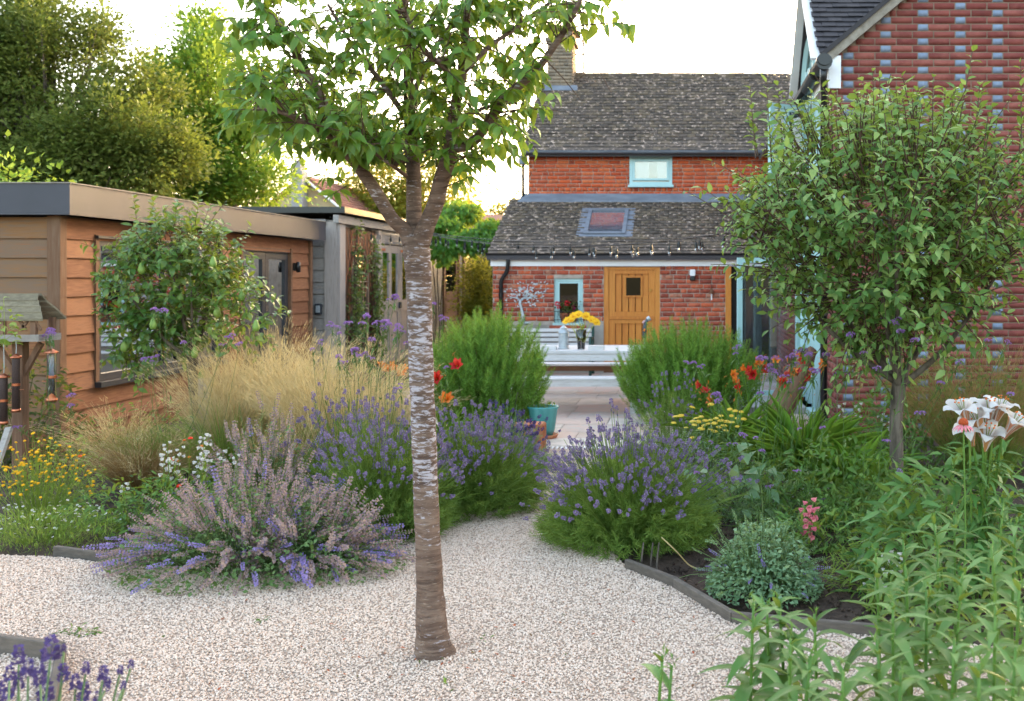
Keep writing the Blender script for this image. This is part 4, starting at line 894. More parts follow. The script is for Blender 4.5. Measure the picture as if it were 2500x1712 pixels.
# pots
c_ = P(1326, 1078, 10.75); c_.z = .005
pt = thing('glazed_pot', c_, 'teal glazed plant pot on a terracotta saucer at the patio edge', 'plant pot')
MB().lathe([(0, .03), (.1, .03), (.125, .1), (.155, .31), (.168, .335), (.165, .345), (.15, .335), (.14, .3), (0, .3)], 28, c_).build('pot', M['glaze'], pt, smooth=True)
MB().lathe([(0, .002), (.13, .002), (.16, .045), (.15, .05), (.125, .025), (0, .025)], 24, c_).build('saucer', M['terracotta'], pt, smooth=True)
MB().lathe([(0, .302), (.138, .302)], 20, c_).build('compost', M['soil'], pt)
m_ = 90; t_ = np.array(c_)+rng.normal(0, 1, (m_, 3))*[.06, .06, .03]+[0, 0, .35]
scatter(pt, 'leaf', 'leaves', leaves_t(.35), frames(sph(m_)*[1, 1, .6]+[0, 0, .6]), t_, rng.uniform(.03, .07, m_), M['leaf_mid'])
c_ = P(1290, 1108, 9.85); tc = thing('terracotta_block', (c_.x, 9.85, 0), 'ribbed terracotta clay block standing by the lavender at the path', 'clay block')
MB().box(c_.x-.13, c_.x+.15, 9.75, 9.95, 0, .3).build('block', M['terracotta'], tc, bevel=.008)
for i in range(9): x = c_.x-.12+i*.032; MB().box(x-.007, x+.007, 9.738, 9.752, .01, .29).build('rib', M['terracotta'], tc)
for i in range(6): y = 9.77+i*.032; MB().box(c_.x+.148, c_.x+.16, y-.007, y+.007, .01, .29).build('rib', M['terracotta'], tc)
# leaning log by the glazed doors
lg_ = thing('driftwood_log', (.95, 11.6, 0), 'dark brown leaning driftwood log in front of the glazed doors', 'log')
MB().tube([P(1885, 1034, 11.6), P(1912, 985, 11.6), P(1940, 930, 11.6), P(1965, 880, 11.55), P(1985, 852, 11.5)], [.15, .16, .14, .11, .05], 14).build('log', M['brown_wood_v'], lg_, smooth=True)
# ---------------------------------------------------------------- bird table with feeders
BY = 8.4; bt = thing('bird_table', (X_(45, BY), BY, 0), 'rustic wooden bird table with shingled pitched roof on a post', 'bird table')
def bp(px, py, dy=0): return P(px, py, BY+dy)
M['shingle'] = pmat('shingle', ['#5a5142', '#746954', '#887c64', '#665c48'], .95, 14, (1.5, 1, 6), .6, .5, .5, 50)
rows_ = [(722, 738, 98, 103), (738, 752, 104, 114), (751, 766, 115, 124), (764, 782, 123, 134)]
for i, (ya, yb, xa, xb) in enumerate(rows_):
    for sgn in (1, -1):
        y0 = (.34-.09*(4-i)+.36*0)*1.0
        da, db = -sgn*(.02+.032*i), -sgn*(.02+.032*(i+1)+.01)
        A = [bp(-60, ya, 0), bp(xa, ya, 0), bp(xb, yb, 0), bp(-60, yb, 0)]
        V = [Vector((A[0].x, BY+da, A[0].z)), Vector((A[1].x, BY+da, A[1].z)), Vector((A[2].x, BY+db, A[2].z)), Vector((A[3].x, BY+db, A[3].z))]
        MB().prism(V, (0, -.0, .018)).build('shingle', M['shingle'], bt)
tz = bp(0, 824).z
MB().box(bp(-60, 0).x, bp(118, 0).x, BY-.14, BY+.14, tz-.02, tz).box(bp(-60, 0).x, bp(118, 0).x, BY-.16, BY-.14, tz-.025, tz+.03).box(bp(118, 0).x, bp(118, 0).x+.02, BY-.16, BY+.14, tz-.025, tz+.03).build('tray', M['grey_wood'], bt)
for px, dy in ((30, -.12), (106, -.12), (106, .12), (60, .12)): MB().box(bp(px, 0).x-.02, bp(px, 0).x+.02, BY+dy-.02, BY+dy+.02, tz, bp(0, 776).z).build('post', M['brown_wood_v'], bt)
for px, s_ in ((100, -1), (64, -1), (52, 1)): MB().beam(bp(px, 806, -.11), bp(px+s_*16, 782, -.11), .02, .02, up=(0, 1, 0)).build('brace', M['brown_wood_v'], bt)
MB().box(bp(50, 0).x-.045, bp(50, 0).x+.045, BY-.045, BY+.045, 0, tz-.02).build('pole', M['brown_wood_v'], bt, bevel=.006)
MB().beam(bp(50, 930), bp(100, 838), .04, .04, up=(0, 1, 0)).build('brace', M['brown_wood_v'], bt); MB().beam(bp(50, 930), bp(-10, 838), .04, .04, up=(0, 1, 0)).build('brace', M['brown_wood_v'], bt)
MB().beam((bp(62, 0).x, BY-.2, Z_(1045, BY-.2)), (bp(88, 0).x, BY-.6, .02), .05, .03, up=(0, 1, 0)).build('prop', M['grey_wood'], bt)
c_ = bp(80, 822, -.05); MB().lathe([(0, 0), (.09, 0), (.1, .018), (.09, .012), (0, .008)], 16, (c_.x, c_.y, tz+.002)).build('seed_dish', M['redp'], bt)
def feeder(px, y0, y1, wpx, tube, label, dy, top=None):
    c = bp(px, y0, dy); r = wpx/2*(BY+dy)/FPX; h = (y1-y0)*(BY+dy)/FPX
    f = thing('bird_feeder', (c.x, c.y, c.z-h), label, 'bird feeder', 'hanging bird feeders')
    MB().lathe([(0, .03), (r*.6, .02), (r*1.55, 0), (r*1.5, -.008), (0, -.002)], 16, c).build('lid', M['copper'], f, smooth=True)
    MB().lathe([(r, 0), (r, -h), (r*.93, -h), (r*.93, 0)], 16, c).build('tube', tube, f, smooth=True)
    if tube is M['glass']: MB().lathe([(0, -h*.55), (r*.9, -h*.55), (r*.9, -h*.98), (0, -h*.98)], 12, c).build('seed', M['shingle'], f)
    MB().lathe([(0, -h-.02), (r*1.2, -h-.02), (r*1.2, -h+.005), (0, -h+.006)], 16, c).build('base', M['copper'], f, smooth=True)
    MB().lathe([(r*1.03, -h*.5), (r*1.12, -h*.5), (r*1.12, -h*.5-.02), (r*1.03, -h*.5-.02)], 16, c).build('band', M['copper'], f)
    MB().tube([(c.x-r*2.2, c.y, c.z-h*.62), (c.x+r*2.2, c.y, c.z-h*.62)], .003, 5).build('perch', M['copper'], f)
    MB().tube([c+Vector((0, 0, .02)), c+Vector((.004, 0, .07)), Vector((c.x, c.y, tz-.02))], .003, 5).build('hook', M['zinc'], f)
M['mesh'] = pmat('mesh_tube', ['#2d2422', '#4a3a36', '#1f1918'], .6, 90, rw=0, nw=1)
feeder(39, 872, 1000, 17, M['mesh'], 'dark mesh bird feeder with copper lid hung in front of the bird table post', -.17)
feeder(126, 860, 974, 21, M['glass'], 'clear tube bird feeder with copper lid beside the office corner post', -.12)
feeder(9, 920, 1030, 17, M['mesh'], 'dark bird feeder with copper lid lowest beside the picture edge', -.17)
# ---------------------------------------------------------------- festoon lights over the patio
M['bulb'] = glassmat('bulb_glass', (.95, .93, .9), .7)
def festoon(a, b, sag, nb_, label, drop=.06):
    a, b = Vector(a), Vector(b); f = thing('festoon_lights', a, label, 'string lights', 'festoon lights over the patio')
    pt_ = lambda t: a.lerp(b, t)-Vector((0, 0, sag*4*t*(1-t)))
    MB().tube([pt_(i/40) for i in range(41)], .006, 5).build('cable', M['black'], f)
    for i in range(nb_):
        t = (i+.5+random.uniform(-.15, .15))/nb_; p = pt_(t); dr = drop*random.uniform(.7, 1.5)
        s_ = MB().tube([p, p-Vector((0, 0, dr))], .004, 5).tube([p-Vector((0, 0, dr)), p-Vector((0, 0, dr+.03)), p-Vector((0, 0, dr+.085))], [.015, .021, .021], 8).build('socket', M['black'], f)
        MB().lathe([(.011, 0), (.015, -.01), (.022, -.03), (.019, -.046), (.01, -.057), (0, -.06)], 10, p-Vector((0, 0, dr+.085))).build('bulb', M['bulb'], s_, smooth=True)
festoon(P(806, 530, 16.85), P(985, 575, 20.5), .06, 7, 'string of festoon bulbs along the timber shed eaves')
festoon(P(990, 560, 20.4), P(1860, 560, 14.6), .22, 19, 'upper string of clear festoon bulbs across the patio to the wing')
festoon(P(1000, 562, 20.6), P(1860, 556, 15.6), .3, 18, 'middle string of clear festoon bulbs sagging across the tiled roof')
festoon(P(1010, 565, 20.8), P(1870, 552, 13.6), .3, 17, 'lowest sagging string of festoon bulbs across the patio')
# ---------------------------------------------------------------- trees
def bark(name, cols, lich=None, ring=True):
    m, nt, b = newmat(name); v = wpos(nt, (6, 6, 45) if ring else (18, 18, 3)); n = noise(nt, v, 1.2, 5, .6, .4)
    n2 = noise(nt, wpos(nt), 6, 4); f = mth(nt, 'ADD', mth(nt, 'MULTIPLY', n, .9), mth(nt, 'MULTIPLY_ADD', n2, .5, -.2))
    c = ramp(nt, f, cols, [.3, .45, .6, .75][:len(cols)])
    if lich:
        l = noise(nt, wpos(nt, (16, 16, 62)), 1.4, 6, .66, .3); g_ = nt.nodes.new('ShaderNodeNewGeometry'); sp = nt.nodes.new('ShaderNodeSeparateXYZ'); nt.links.new(g_.outputs['Position'], sp.inputs[0])
        big = noise(nt, wpos(nt, (2.2, 2.2, 3.2)), 1.3, 2)
        # lichen sits on the middle of the stem: thin near the ground and above the fork
        k = nn(nt, 'ShaderNodeMapRange'); k.inputs[1].default_value = .45; k.inputs[2].default_value = .95; nt.links.new(sp.outputs[2], k.inputs[0])
        k2 = nn(nt, 'ShaderNodeMapRange'); k2.inputs[1].default_value = 1.85; k2.inputs[2].default_value = 1.45; nt.links.new(sp.outputs[2], k2.inputs[0])
        amt = mth(nt, 'MULTIPLY', k.outputs[0], mth(nt, 'MULTIPLY_ADD', k2.outputs[0], .8, .2))
        s_ = mth(nt, 'ADD', mth(nt, 'ADD', l, mth(nt, 'MULTIPLY', amt, .16)), mth(nt, 'MULTIPLY_ADD', big, .3, -.15)); r_ = nn(nt, 'ShaderNodeMapRange'); nt.links.new(s_, r_.inputs[0]); r_.inputs[1].default_value = .635; r_.inputs[2].default_value = .72
        c = mixc(nt, r_.outputs[0], c, ramp(nt, n2, [lich, '#a8a0a3', '#b9b1b2']))
    if ring:
        le = noise(nt, wpos(nt, (26, 26, 150)), 1.0, 3, .5); lr = nn(nt, 'ShaderNodeMapRange'); nt.links.new(le, lr.inputs[0]); lr.inputs[1].default_value = .62; lr.inputs[2].default_value = .7
        dk = noise(nt, wpos(nt, (9, 9, 70)), 1.0, 4, .6); dr_ = nn(nt, 'ShaderNodeMapRange'); nt.links.new(dk, dr_.inputs[0]); dr_.inputs[1].default_value = .64; dr_.inputs[2].default_value = .72
        c = mixc(nt, mth(nt, 'MULTIPLY', lr.outputs[0], .55), c, '#a8927f'); c = mixc(nt, mth(nt, 'MULTIPLY', dr_.outputs[0], .6), c, '#33261f')
        n = mth(nt, 'ADD', n, mth(nt, 'ADD', mth(nt, 'MULTIPLY', lr.outputs[0], .5), mth(nt, 'MULTIPLY', dr_.outputs[0], -.6)))
    nt.links.new(c, b.inputs['Base Color']); b.inputs['Roughness'].default_value = .85; b.inputs['Specular IOR Level'].default_value = .25
    bumpn(nt, b, n, .7, .01); return m
M['bark_cherry'] = bark('bark_cherry', ['#4a3a31', '#604c40', '#735e50', '#826d5e'], '#9a9296')
M['bark_grey'] = bark('bark_grey', ['#3d362f', '#574d43', '#6d6257'], None, False)
M['twig'] = pmat('twig', ['#4a3528', '#5d4637'], .8, 20)

def spline(pts, k=6):
    p = [Vector(q) for q in pts]; out = []
    for i in range(len(p)-1):
        a, b, c, d = p[max(0, i-1)], p[i], p[i+1], p[min(len(p)-1, i+2)]
        for j in range(k):
            t = j/k; out.append(.5*((2*b)+(c-a)*t+(2*a-5*b+4*c-d)*t*t+(3*b-a-3*c+d)*t**3))
    return out+[p[-1]]
def lerp_r(rs, n): return list(np.interp(np.linspace(0, 1, n), np.linspace(0, 1, len(rs)), rs))

# --- cherry in the gravel
TY = 4.58
ct = thing('cherry_tree', (X_(1058, TY), TY, 0), 'young cherry tree with lichen mottled trunk standing in the gravel', 'tree')
def cp(px, py, dy=0): return P(px, py, TY+dy)
tp = spline([cp(1060, 1612), cp(1056, 1560), cp(1050, 1450), cp(1045, 1330), cp(1038, 1150), cp(1030, 950), cp(1026, 800), cp(1022, 690), cp(1018, 620), cp(1016, 580)], 14)
rs = lerp_r([.098, .074, .06, .0555, .054, .053, .0535, .055, .06, .05], len(tp))
q = MB(); n = 40; q.tube(tp, rs, n)
V = np.array(q.v); ring = np.arange(len(V))//n; ang = (np.arange(len(V)) % n)/n*2*math.pi; ctr = np.array([tuple(p) for p in tp])[np.minimum(ring, len(tp)-1)]
nr = len(tp)+1; band = rng.normal(0, 1, nr); ph_ = rng.uniform(0, 6.28, nr); w_ = 1+.16*np.exp(-ring/5.)*np.sin(5*ang+1)+.03*np.sin(ring*.8+2*ang)*np.sin(ring*.3)+.018*np.sin(5*ang+ring*.2)+.016*band[np.minimum(ring, nr-1)]*(.5+.5*np.sin(ang+ph_[np.minimum(ring, nr-1)]))+.006*rng.normal(0, 1, len(V))
for (pk, a0, h) in ((30, 2.6, .26), (35, 5.6, .2), (19, 4.4, .16), (98, 1.2, .2), (112, 4.6, .22), (7, .3, .12), (60, 4.0, .1), (75, 5.2, .12), (46, 4.9, .1)):
    w_ += h*np.exp(-((ring-pk)/2.4)**2-((np.angle(np.exp(1j*(ang-a0))))/.35)**2)
q.v = [tuple(x) for x in ctr+(V-ctr)*w_[:, None]]; q.build('trunk', M['bark_cherry'], ct, smooth=True)
LIMBS = [([(1004, 592, 0), (988, 562, -.01), (957, 533, -.04), (911, 458, -.08), (874, 405, -.1), (849, 372, -.12), (808, 300, -.15), (775, 223, -.18), (738, 165, -.2), (709, 99, -.24), (676, 54, -.28), (626, 0, -.32), (570, -80, -.36)], [.042, .032, .029, .028, .027, .026, .024, .022, .02, .017, .014, .011, .006]),
         ([(1014, 592, .01), (1011, 549, .03), (1010, 454, .07), (1008, 392, .1), (1002, 310, .15), (998, 207, .2), (996, 124, .24), (990, 37, .28), (984, -90, .32)], [.046, .036, .034, .032, .029, .025, .022, .018, .008]),
         ([(1026, 592, -.01), (1042, 549, -.03), (1064, 496, -.06), (1076, 446, -.09), (1093, 392, -.12), (1101, 351, -.14), (1112, 260, -.2), (1130, 165, -.25), (1138, 62, -.3), (1148, -60, -.35)], [.046, .038, .036, .035, .034, .03, .023, .02, .016, .008]),
         ([(1099, 362, -.14), (1138, 355, -.18), (1171, 330, -.22), (1229, 244, -.28), (1304, 178, -.31), (1345, 124, -.33), (1390, 54, -.35), (1440, -50, -.4)], [.028, .024, .021, .019, .016, .014, .012, .006]),
         ([(1006, 380, .1), (960, 335, .25), (900, 345, .35), (840, 300, .5), (770, 290, .55)], [.018, .015, .012, .009, .005]),
         ([(1008, 400, .1), (1050, 350, .3), (1120, 300, .5), (1180, 265, .6), (1260, 250, .65)], [.018, .015, .012, .009, .005]),
         ([(862, 392, -.11), (800, 330, -.35), (740, 300, -.5), (690, 275, -.55), (620, 262, -.5)], [.017, .014, .012, .009, .005]),
         ([(1114, 230, -.22), (1085, 165, -.4), (1047, 136, -.45), (1014, 87, -.5), (985, 20, -.55)], [.016, .014, .012, .01, .006]),
         ([(1000, 250, .18), (1050, 140, .1), (1100, 60, 0), (1160, -30, -.1)], [.015, .012, .009, .006]),
         ([(1001, 300, .16), (930, 200, .1), (860, 110, .05), (800, 10, 0)], [.015, .012, .009, .006]),
         ([(790, 255, -.16), (720, 240, .1), (660, 205, .2), (610, 208, .25)], [.013, .01, .008, .005]),
         ([(998, 434, .08), (965, 410, -.1), (930, 385, -.3), (880, 350, -.45)], [.01, .008, .007, .004]),
         ([(1120, 190, -.24), (1200, 110, -.1), (1290, 50, 0), (1370, -20, 0)], [.013, .01, .008, .005])]
starts = []
for pts, rd in LIMBS:
    sp_ = spline([cp(*p) for p in pts], 5); rl = lerp_r(rd, len(sp_)); MB().tube(sp_, rl, 12).build('limb', M['bark_cherry'], ct, smooth=True)
    ps = np.array([tuple(p) for p in sp_]); 
    for t in np.linspace(.3, 1, int(6+26*len(sp_)/50)):
        i = min(len(ps)-2, int(t*(len(ps)-1))); starts.append((ps[i], unit((ps[i+1]-ps[i])[None])[0], t))
tw = []; LT, LD, LN = [], [], []
zmin = CH+(677-372)*TY/FPX
def twig_leaves(pth, nl, spread=1.0):
    for j in range(nl):
        f = .42+.58*(j+random.random()*.6)/nl; x = f*(len(pth)-1); i = min(len(pth)-2, int(x)); p = pth[i]+(pth[i+1]-pth[i])*(x-i)
        d = unit((pth[i+1]-pth[i])[None])[0]; sd_ = unit((np.cross(d, [0, 0, 1])*(1 if j % 2 else -1)+rng.normal(0, .35, 3))[None])[0]
        ld = unit((d*.5+sd_*.9*spread+[0, 0, -.45])[None])[0]; LT.append(p); LD.append(ld); LN.append(unit((np.array([0, 0, 1.])+rng.normal(0, .35, 3)+np.array([0, -.25, 0]))[None])[0])
for p, d, t in starts:
    for r_ in range(3 if random.random() < .35 else 2):
        o = sph(1)[0]; bd = unit((d*.5+o*.9+[0, 0, .1])[None])[0]; L = random.uniform(.12, .34)
        k = np.linspace(0, 1, 5)[:, None]; pth = p+k*L*bd+k**2*L*np.array([0, 0, -.18])
        if pth[-1][2] < zmin-.02*random.random()*4: 
            bd[2] = abs(bd[2])+.2; pth = p+k*L*bd
            if pth[-1][2] < zmin: continue
        tw.append(pth); twig_leaves(pth, random.randint(6, 10))
for a, c, dy in (((842, 440), (785, 430), -.2), ((845, 455), (812, 475), -.25), ((1085, 440), (1140, 400), -.25), ((1080, 460), (1150, 430), -.2)):   # low twigs
    a_, c_ = np.array(cp(*a, -.1)), np.array(cp(*c, dy)); k = np.linspace(0, 1, 5)[:, None]; pth = a_+(c_-a_)*k; tw.append(pth); twig_leaves(pth, 8)
tw = [p for p in tw if not ((CX+FPX*p[-1][0]/p[-1][1] > 1318 and 95 < CY-FPX*(p[-1][2]-CH)/p[-1][1] < 222) or CX+FPX*p[-1][0]/p[-1][1] < 520)]
stems(ct, 'twigs', np.array(tw), np.array([.0035, .003, .0025, .002, .0015]), M['twig'], 4)
M['leaf_cherry'] = leafmat('leaf_cherry', ['#2a4f1a', '#39641f', '#4a7726', '#5f8a2e', '#476f25', '#8a8f3c'], .38, .42, .4)
T_ = np.array(LT); lx = CX+FPX*T_[:, 0]/T_[:, 1]; ly = CY-FPX*(T_[:, 2]-CH)/T_[:, 1]
ok = (lx > 515+rng.uniform(0, 40, len(lx))) & ~((lx > 1318) & (ly > 95+.9*np.maximum(0, 1390-lx)*0) & (ly < 222)) & ~((ly > 385) & (lx > 880) & (lx < 1060) & (rng.random(len(lx)) < .6)) & ~((lx > 1355) & (ly > 222))
LD, LN, T_ = np.array(LD)[ok], np.array(LN)[ok], T_[ok]; scatter(ct, 'leaf', 'leaves', leaves_t(.45, 5, .2, 4, .1, .7), frames(np.array(LD), np.array(LN)), T_, rng.uniform(.048, .085, len(T_)), M['leaf_cherry'], 300, True)
n_cherry = len(T_)

# --- apple (right) and pear (left): crowns of many shoots
def crown_tree(name, label, base, fork, C, Rr, nshoot, nleaf, lf, ll, lmat, trunk_r, bmat, up=.35, top_shoots=0, ntop=(.35, .6), shell=(.35, 1), nparts=300, lumpy=.3, extra=(), seed=1):
    r = np.random.default_rng(seed); o = thing(name, base, label, 'tree')
    base, fork, C, Rr = (np.array(q, float) for q in (base, fork, C, Rr))
    tp = spline([Vector(base-[0, 0, .03]), Vector(base+(fork-base)*.35+[.01, 0, 0]), Vector(base+(fork-base)*.7+[-.008, 0, 0]), Vector(fork)], 6)
    MB().tube(tp, lerp_r([trunk_r*1.25, trunk_r, trunk_r*.95, trunk_r*1.0], len(tp)), 14).build('trunk', bmat, o, smooth=True)
    nl = 9; ends = []
    for i in range(nl):
        a = 2*math.pi*i/nl+r.uniform(-.3, .3); f = r.uniform(.45, .8); e = C+Rr*np.array([math.cos(a)*f, math.sin(a)*f, r.uniform(-.25, .5)])
        if i == 0: e = C+Rr*[0, 0, .55]
        s = fork-[0, 0, r.uniform(0, .25)*(fork[2]-base[2])*.3]; m1 = s+(e-s)*.45+np.array([0, 0, -.12*Rr[2]])
        sp_ = spline([Vector(s), Vector(m1), Vector(e)], 7); MB().tube(sp_, lerp_r([trunk_r*.55, trunk_r*.35, trunk_r*.14], len(sp_)), 8).build('limb', bmat, o, smooth=True); ends += [np.array(q) for q in sp_[4:]]
    ends = np.array(ends)
    nv = unit(r.normal(0, 1, (9, 3))); na = r.uniform(-lumpy, lumpy, 9); lump = lambda d: 1+float((na*np.clip(nv@d, 0, 1)**3).sum())
    tw = []; T, D, Nn = [], [], []
    for i in range(nshoot+top_shoots):
        top = i >= nshoot
        if top:
            d0 = unit(r.normal(0, 1, (1, 3))*[1, 1, .2])[0]; p = C+Rr*np.array([d0[0]*r.uniform(0, .95), d0[1]*r.uniform(0, .9), r.uniform(.35, .75)]); bd = unit((np.array([d0[0]*.12, d0[1]*.12, 1])+r.normal(0, .08, 3))[None])[0]; L = r.uniform(*ntop)
        else:
            d0 = unit(r.normal(0, 1, (1, 3)))[0]; d0[:2] *= 1+.4*min(0, d0[2]); rad = r.uniform(shell[0]**2, shell[1])**.5*lump(d0); p = C+Rr*d0*rad*.84
            bd = unit((d0+[0, 0, up]+r.normal(0, .4, 3))[None])[0]; L = r.uniform(.16, .38)*min(1.2, Rr[0])*(1.7 if r.random() < .14 else 1)
        if not top and extra and r.random() < .22:
            C2, R2 = extra[r.integers(len(extra))]; p = np.array(C2)+np.array(R2)*d0*r.random()**.5
        k = np.linspace(0, 1, 5)[:, None]; pth = p+k*L*bd+(0 if top else k**2*L*np.array([0, 0, -.1]))
        tw.append(pth)
        if not top and r.random() < .12:
            e = ends[np.argmin(((ends-p)**2).sum(1))]; tw.append(e+(p-e)*k)
        nlf = nleaf+(5 if top else 0)
        for j in range(nlf):
            f = (.1 if top else .2)+(.9 if top else .8)*(j+r.random()*.5)/nlf; x = min(3.999, f*4); ii = int(x); q = pth[ii]+(pth[ii+1]-pth[ii])*(x-ii)
            ph = j*2.4+r.uniform(-.4, .4); x1 = unit(np.cross(bd, [.3, .2, .9])[None])[0]; y1 = np.cross(bd, x1)
            s_ = x1*math.cos(ph)+y1*math.sin(ph); T.append(q); D.append(s_*.85+bd*(.55 if not top else .7)+[0, 0, -.05]); Nn.append(np.array([0, -.15, 1.])+r.normal(0, .4, 3)+bd*.3)
    stems(o, 'twigs', np.array(tw), np.array([.006, .005, .004, .003, .002])*min(1, Rr[0]), M['twig'], 4)
    T = np.array(T); sz = r.uniform(.65, 1.2, len(T))*ll
    scatter(o, 'leaf', 'leaves', lf, frames(np.array(D), np.array(Nn)), T, sz, lmat, nparts, True)
    return o, ends
M['leaf_apple'] = leafmat('leaf_apple', ['#31542b', '#426a34', '#567f40', '#6e934c', '#98b168', '#4a7038'], .36, .5, .35)
M['leaf_pear'] = leafmat('leaf_pear', ['#28481f', '#355a26', '#476d2f', '#5c7f3a', '#7f9450'], .32, .35, .45)
AY = 7.55
crown_tree('apple_tree', 'small apple tree with bushy round crown before the brick wing', G(2180, 1240), P(2195, 930, AY), P(2165, 590, AY), (1.2, 1.1, .95), 1250, 10, leaves_t(.5, 4, .16, 3, .05, .5), .082, M['leaf_apple'], .052, M['bark_grey'], up=.75, top_shoots=85, ntop=(.3, .65), shell=(.3, 1), lumpy=.12, seed=3)
PY = 9.4
pe, pends = crown_tree('pear_tree', 'pear tree with green fruit in front of the office window', (X_(475, PY), PY, 0), P(472, 860, PY), P(418, 690, PY), (.64, .6, .74), 560, 9, leaves_t(.52, 4, .16, 3, .1, .6), .08, M['leaf_pear'], .042, M['bark_grey'], top_shoots=12, ntop=(.15, .3), shell=(.25, 1), nparts=260, lumpy=.25, extra=((P(600, 770, PY-.2), (.3, .25, .22)), (P(320, 820, PY-.2), (.22, .2, .25)), (P(540, 660, PY), (.22, .3, .3))), seed=5)
M['pear'] = pmat('pear_skin', ['#5d7a32', '#75903f', '#8a9a4c'], .5, 20, spec=.4)
for i, (px, py) in enumerate(((303, 705), (312, 715), (440, 725), (590, 722), (374, 790), (303, 845), (475, 860), (492, 915), (625, 795), (450, 607), (530, 760), (400, 700), (345, 655), (520, 640))):
    c = P(px, py, PY-.45+.1*(i % 4)); MB().lathe([(0, -.055), (.02, -.05), (.032, -.025), (.03, 0), (.018, .03), (.012, .048), (0, .052)], 10, c).tube([c+Vector((0, 0, .05)), c+Vector((.01, 0, .09))], .003, 4).build('pear', M['pear'], pe, smooth=True)
# low side branch of leaves to the right of the pear
for nm, a, lab in (('tree_stake', 510, 'pale square wooden stake beside the pear trunk'), ('tree_stake', 496, 'thin dark wooden stake tied next to the pear tree trunk')):
    q = MB(); x = X_(a, PY-.15); q.box(x-.022, x+.022, PY-.2, PY-.15, 0, Z_(920, PY)); tag(q.build(nm, M['grey_wood_v'], base=(x, PY-.17, 0)), lab, 'stake')

# --- trees beyond the garden
def big_tree(name, label, base, blobs, nclump, per, leafs, lmat, trunk_r, spikes=0, seed=2, droop=.3, group='trees beyond the garden', trunk=True, cat='tree'):
    r = np.random.default_rng(seed); o = thing(name, base, label, cat, group); base = np.array(base, float)
    cl = []; 
    wts = np.array([b[1][0]*b[1][2] for b in blobs]); wts = wts/wts.sum()
    for i in range(nclump):
        C, Rr = blobs[r.choice(len(blobs), p=wts)]; d = unit(r.normal(0, 1, (1, 3)))[0]
        if d[1] > .3: d[1] *= -1
        cl.append((np.array(C)+np.array(Rr)*d*r.uniform(.55, 1.0), d))
    for i in range(spikes):
        C, Rr = blobs[r.choice(len(blobs), p=wts)]; d = unit((r.normal(0, 1, (1, 3))*[1, .6, .3]+[0, 0, 1.1]))[0]
        for k in range(4): cl.append((np.array(C)+np.array(Rr)*d*(1.0+.09*k), d*.2+[0, 0, 1]))
    T, D, Nn = [], [], []
    for c, d in cl:
        n = int(per*r.uniform(.6, 1.4)); R_ = leafs*r.uniform(3.2, 6.5)
        q = r.normal(0, 1, (n, 3))*[R_*.5, R_*.5, R_*.32]; q[:, 2] -= droop*np.linalg.norm(q[:, :2], axis=1)*.5
        T.append(c+q); D.append(unit(q+d*R_*.6+r.normal(0, R_*.3, (n, 3))+[0, 0, -droop*R_*.4])); Nn.append(np.tile([0, -.2, 1.], (n, 1))+r.normal(0, .5, (n, 3)))
    if trunk:
        top = np.array(blobs[0][0])+[0, 0, blobs[0][1][2]*.3]; MB().tube(spline([Vector(base), Vector(base*.5+top*.5+np.array([.1, 0, 0])), Vector(top)], 6), lerp_r([trunk_r, trunk_r*.7, trunk_r*.15], 13), 10).build('trunk', M['bark_grey'], o, smooth=True)
        k = np.linspace(0, 1, 5)[:, None]; br = []
        for c, d in cl[::2]:
            f = r.uniform(.25, .85); s = base+(top-base)*f
            if s[2] > c[2]: s = base+(top-base)*.3
            br.append(s+(c-s)*k+np.sin(k*math.pi)*np.array([0, 0, -.05])*np.linalg.norm(c-s))
        stems(o, 'branches', np.array(br), np.array([.22, .15, .1, .05, .02])*trunk_r*1.3, M['bark_grey'], 5)
    T = np.concatenate(T); scatter(o, 'leaf', 'crown', DIA, frames(np.concatenate(D), np.concatenate(Nn)), T, r.uniform(.7, 1.3, len(T))*leafs, lmat, 0)
    return o
def blob(px, py, Y, rx, rz, ry=None): c = P(px, py, Y); s = Y/FPX; return (tuple(c), (rx*s, (ry or rx*.8)*s, rz*s))
M['leaf_beech'] = leafmat('leaf_beech', ['#384a1a', '#4a5c22', '#5f6c2c', '#6c7032', '#54622a', '#706e36'], .3, .6, .2, tcol=(.28, .36, .06), scale=.5)
M['leaf_oak'] = leafmat('leaf_oak', ['#38601a', '#4c7722', '#608c2a', '#78963a', '#527c26'], .35, .6, .2, tcol=(.4, .45, .06), scale=.5)
M['leaf_gold'] = leafmat('leaf_gold', ['#5a6620', '#6f7a2a', '#848a34', '#67702a'], .4, .6, .2, tcol=(.65, .55, .08))
M['leaf_dark'] = leafmat('leaf_dark', ['#16280f', '#1f3616', '#2c451c'], .3, .6, .2); M['leaf_purple'] = leafmat('leaf_purple', ['#3a2622', '#4d332c', '#5a4034'], .3, .6, .2)
big_tree('hornbeam_tree', 'large dark green hornbeam with feathery shoots behind the office', (X_(120, 24), 24, 0), [blob(130, 330, 24, 260, 250), blob(60, 180, 24.5, 180, 150), blob(290, 400, 23, 170, 150), blob(-120, 300, 24, 220, 280), blob(200, 450, 23, 260, 120)], 620, 105, .105, M['leaf_beech'], .22, spikes=80, seed=4, droop=.5)
big_tree('oak_tree', 'bright green airy tree between the hornbeam and the cream house', (X_(560, 27), 27, 0), [blob(500, 330, 27, 110, 200), blob(600, 420, 27, 120, 110), blob(420, 270, 28, 70, 120), blob(520, 160, 28, 60, 110), blob(660, 460, 26, 70, 60), blob(470, 460, 26, 120, 60)], 380, 62, .12, M['leaf_oak'], .18, spikes=36, seed=6, droop=.1)
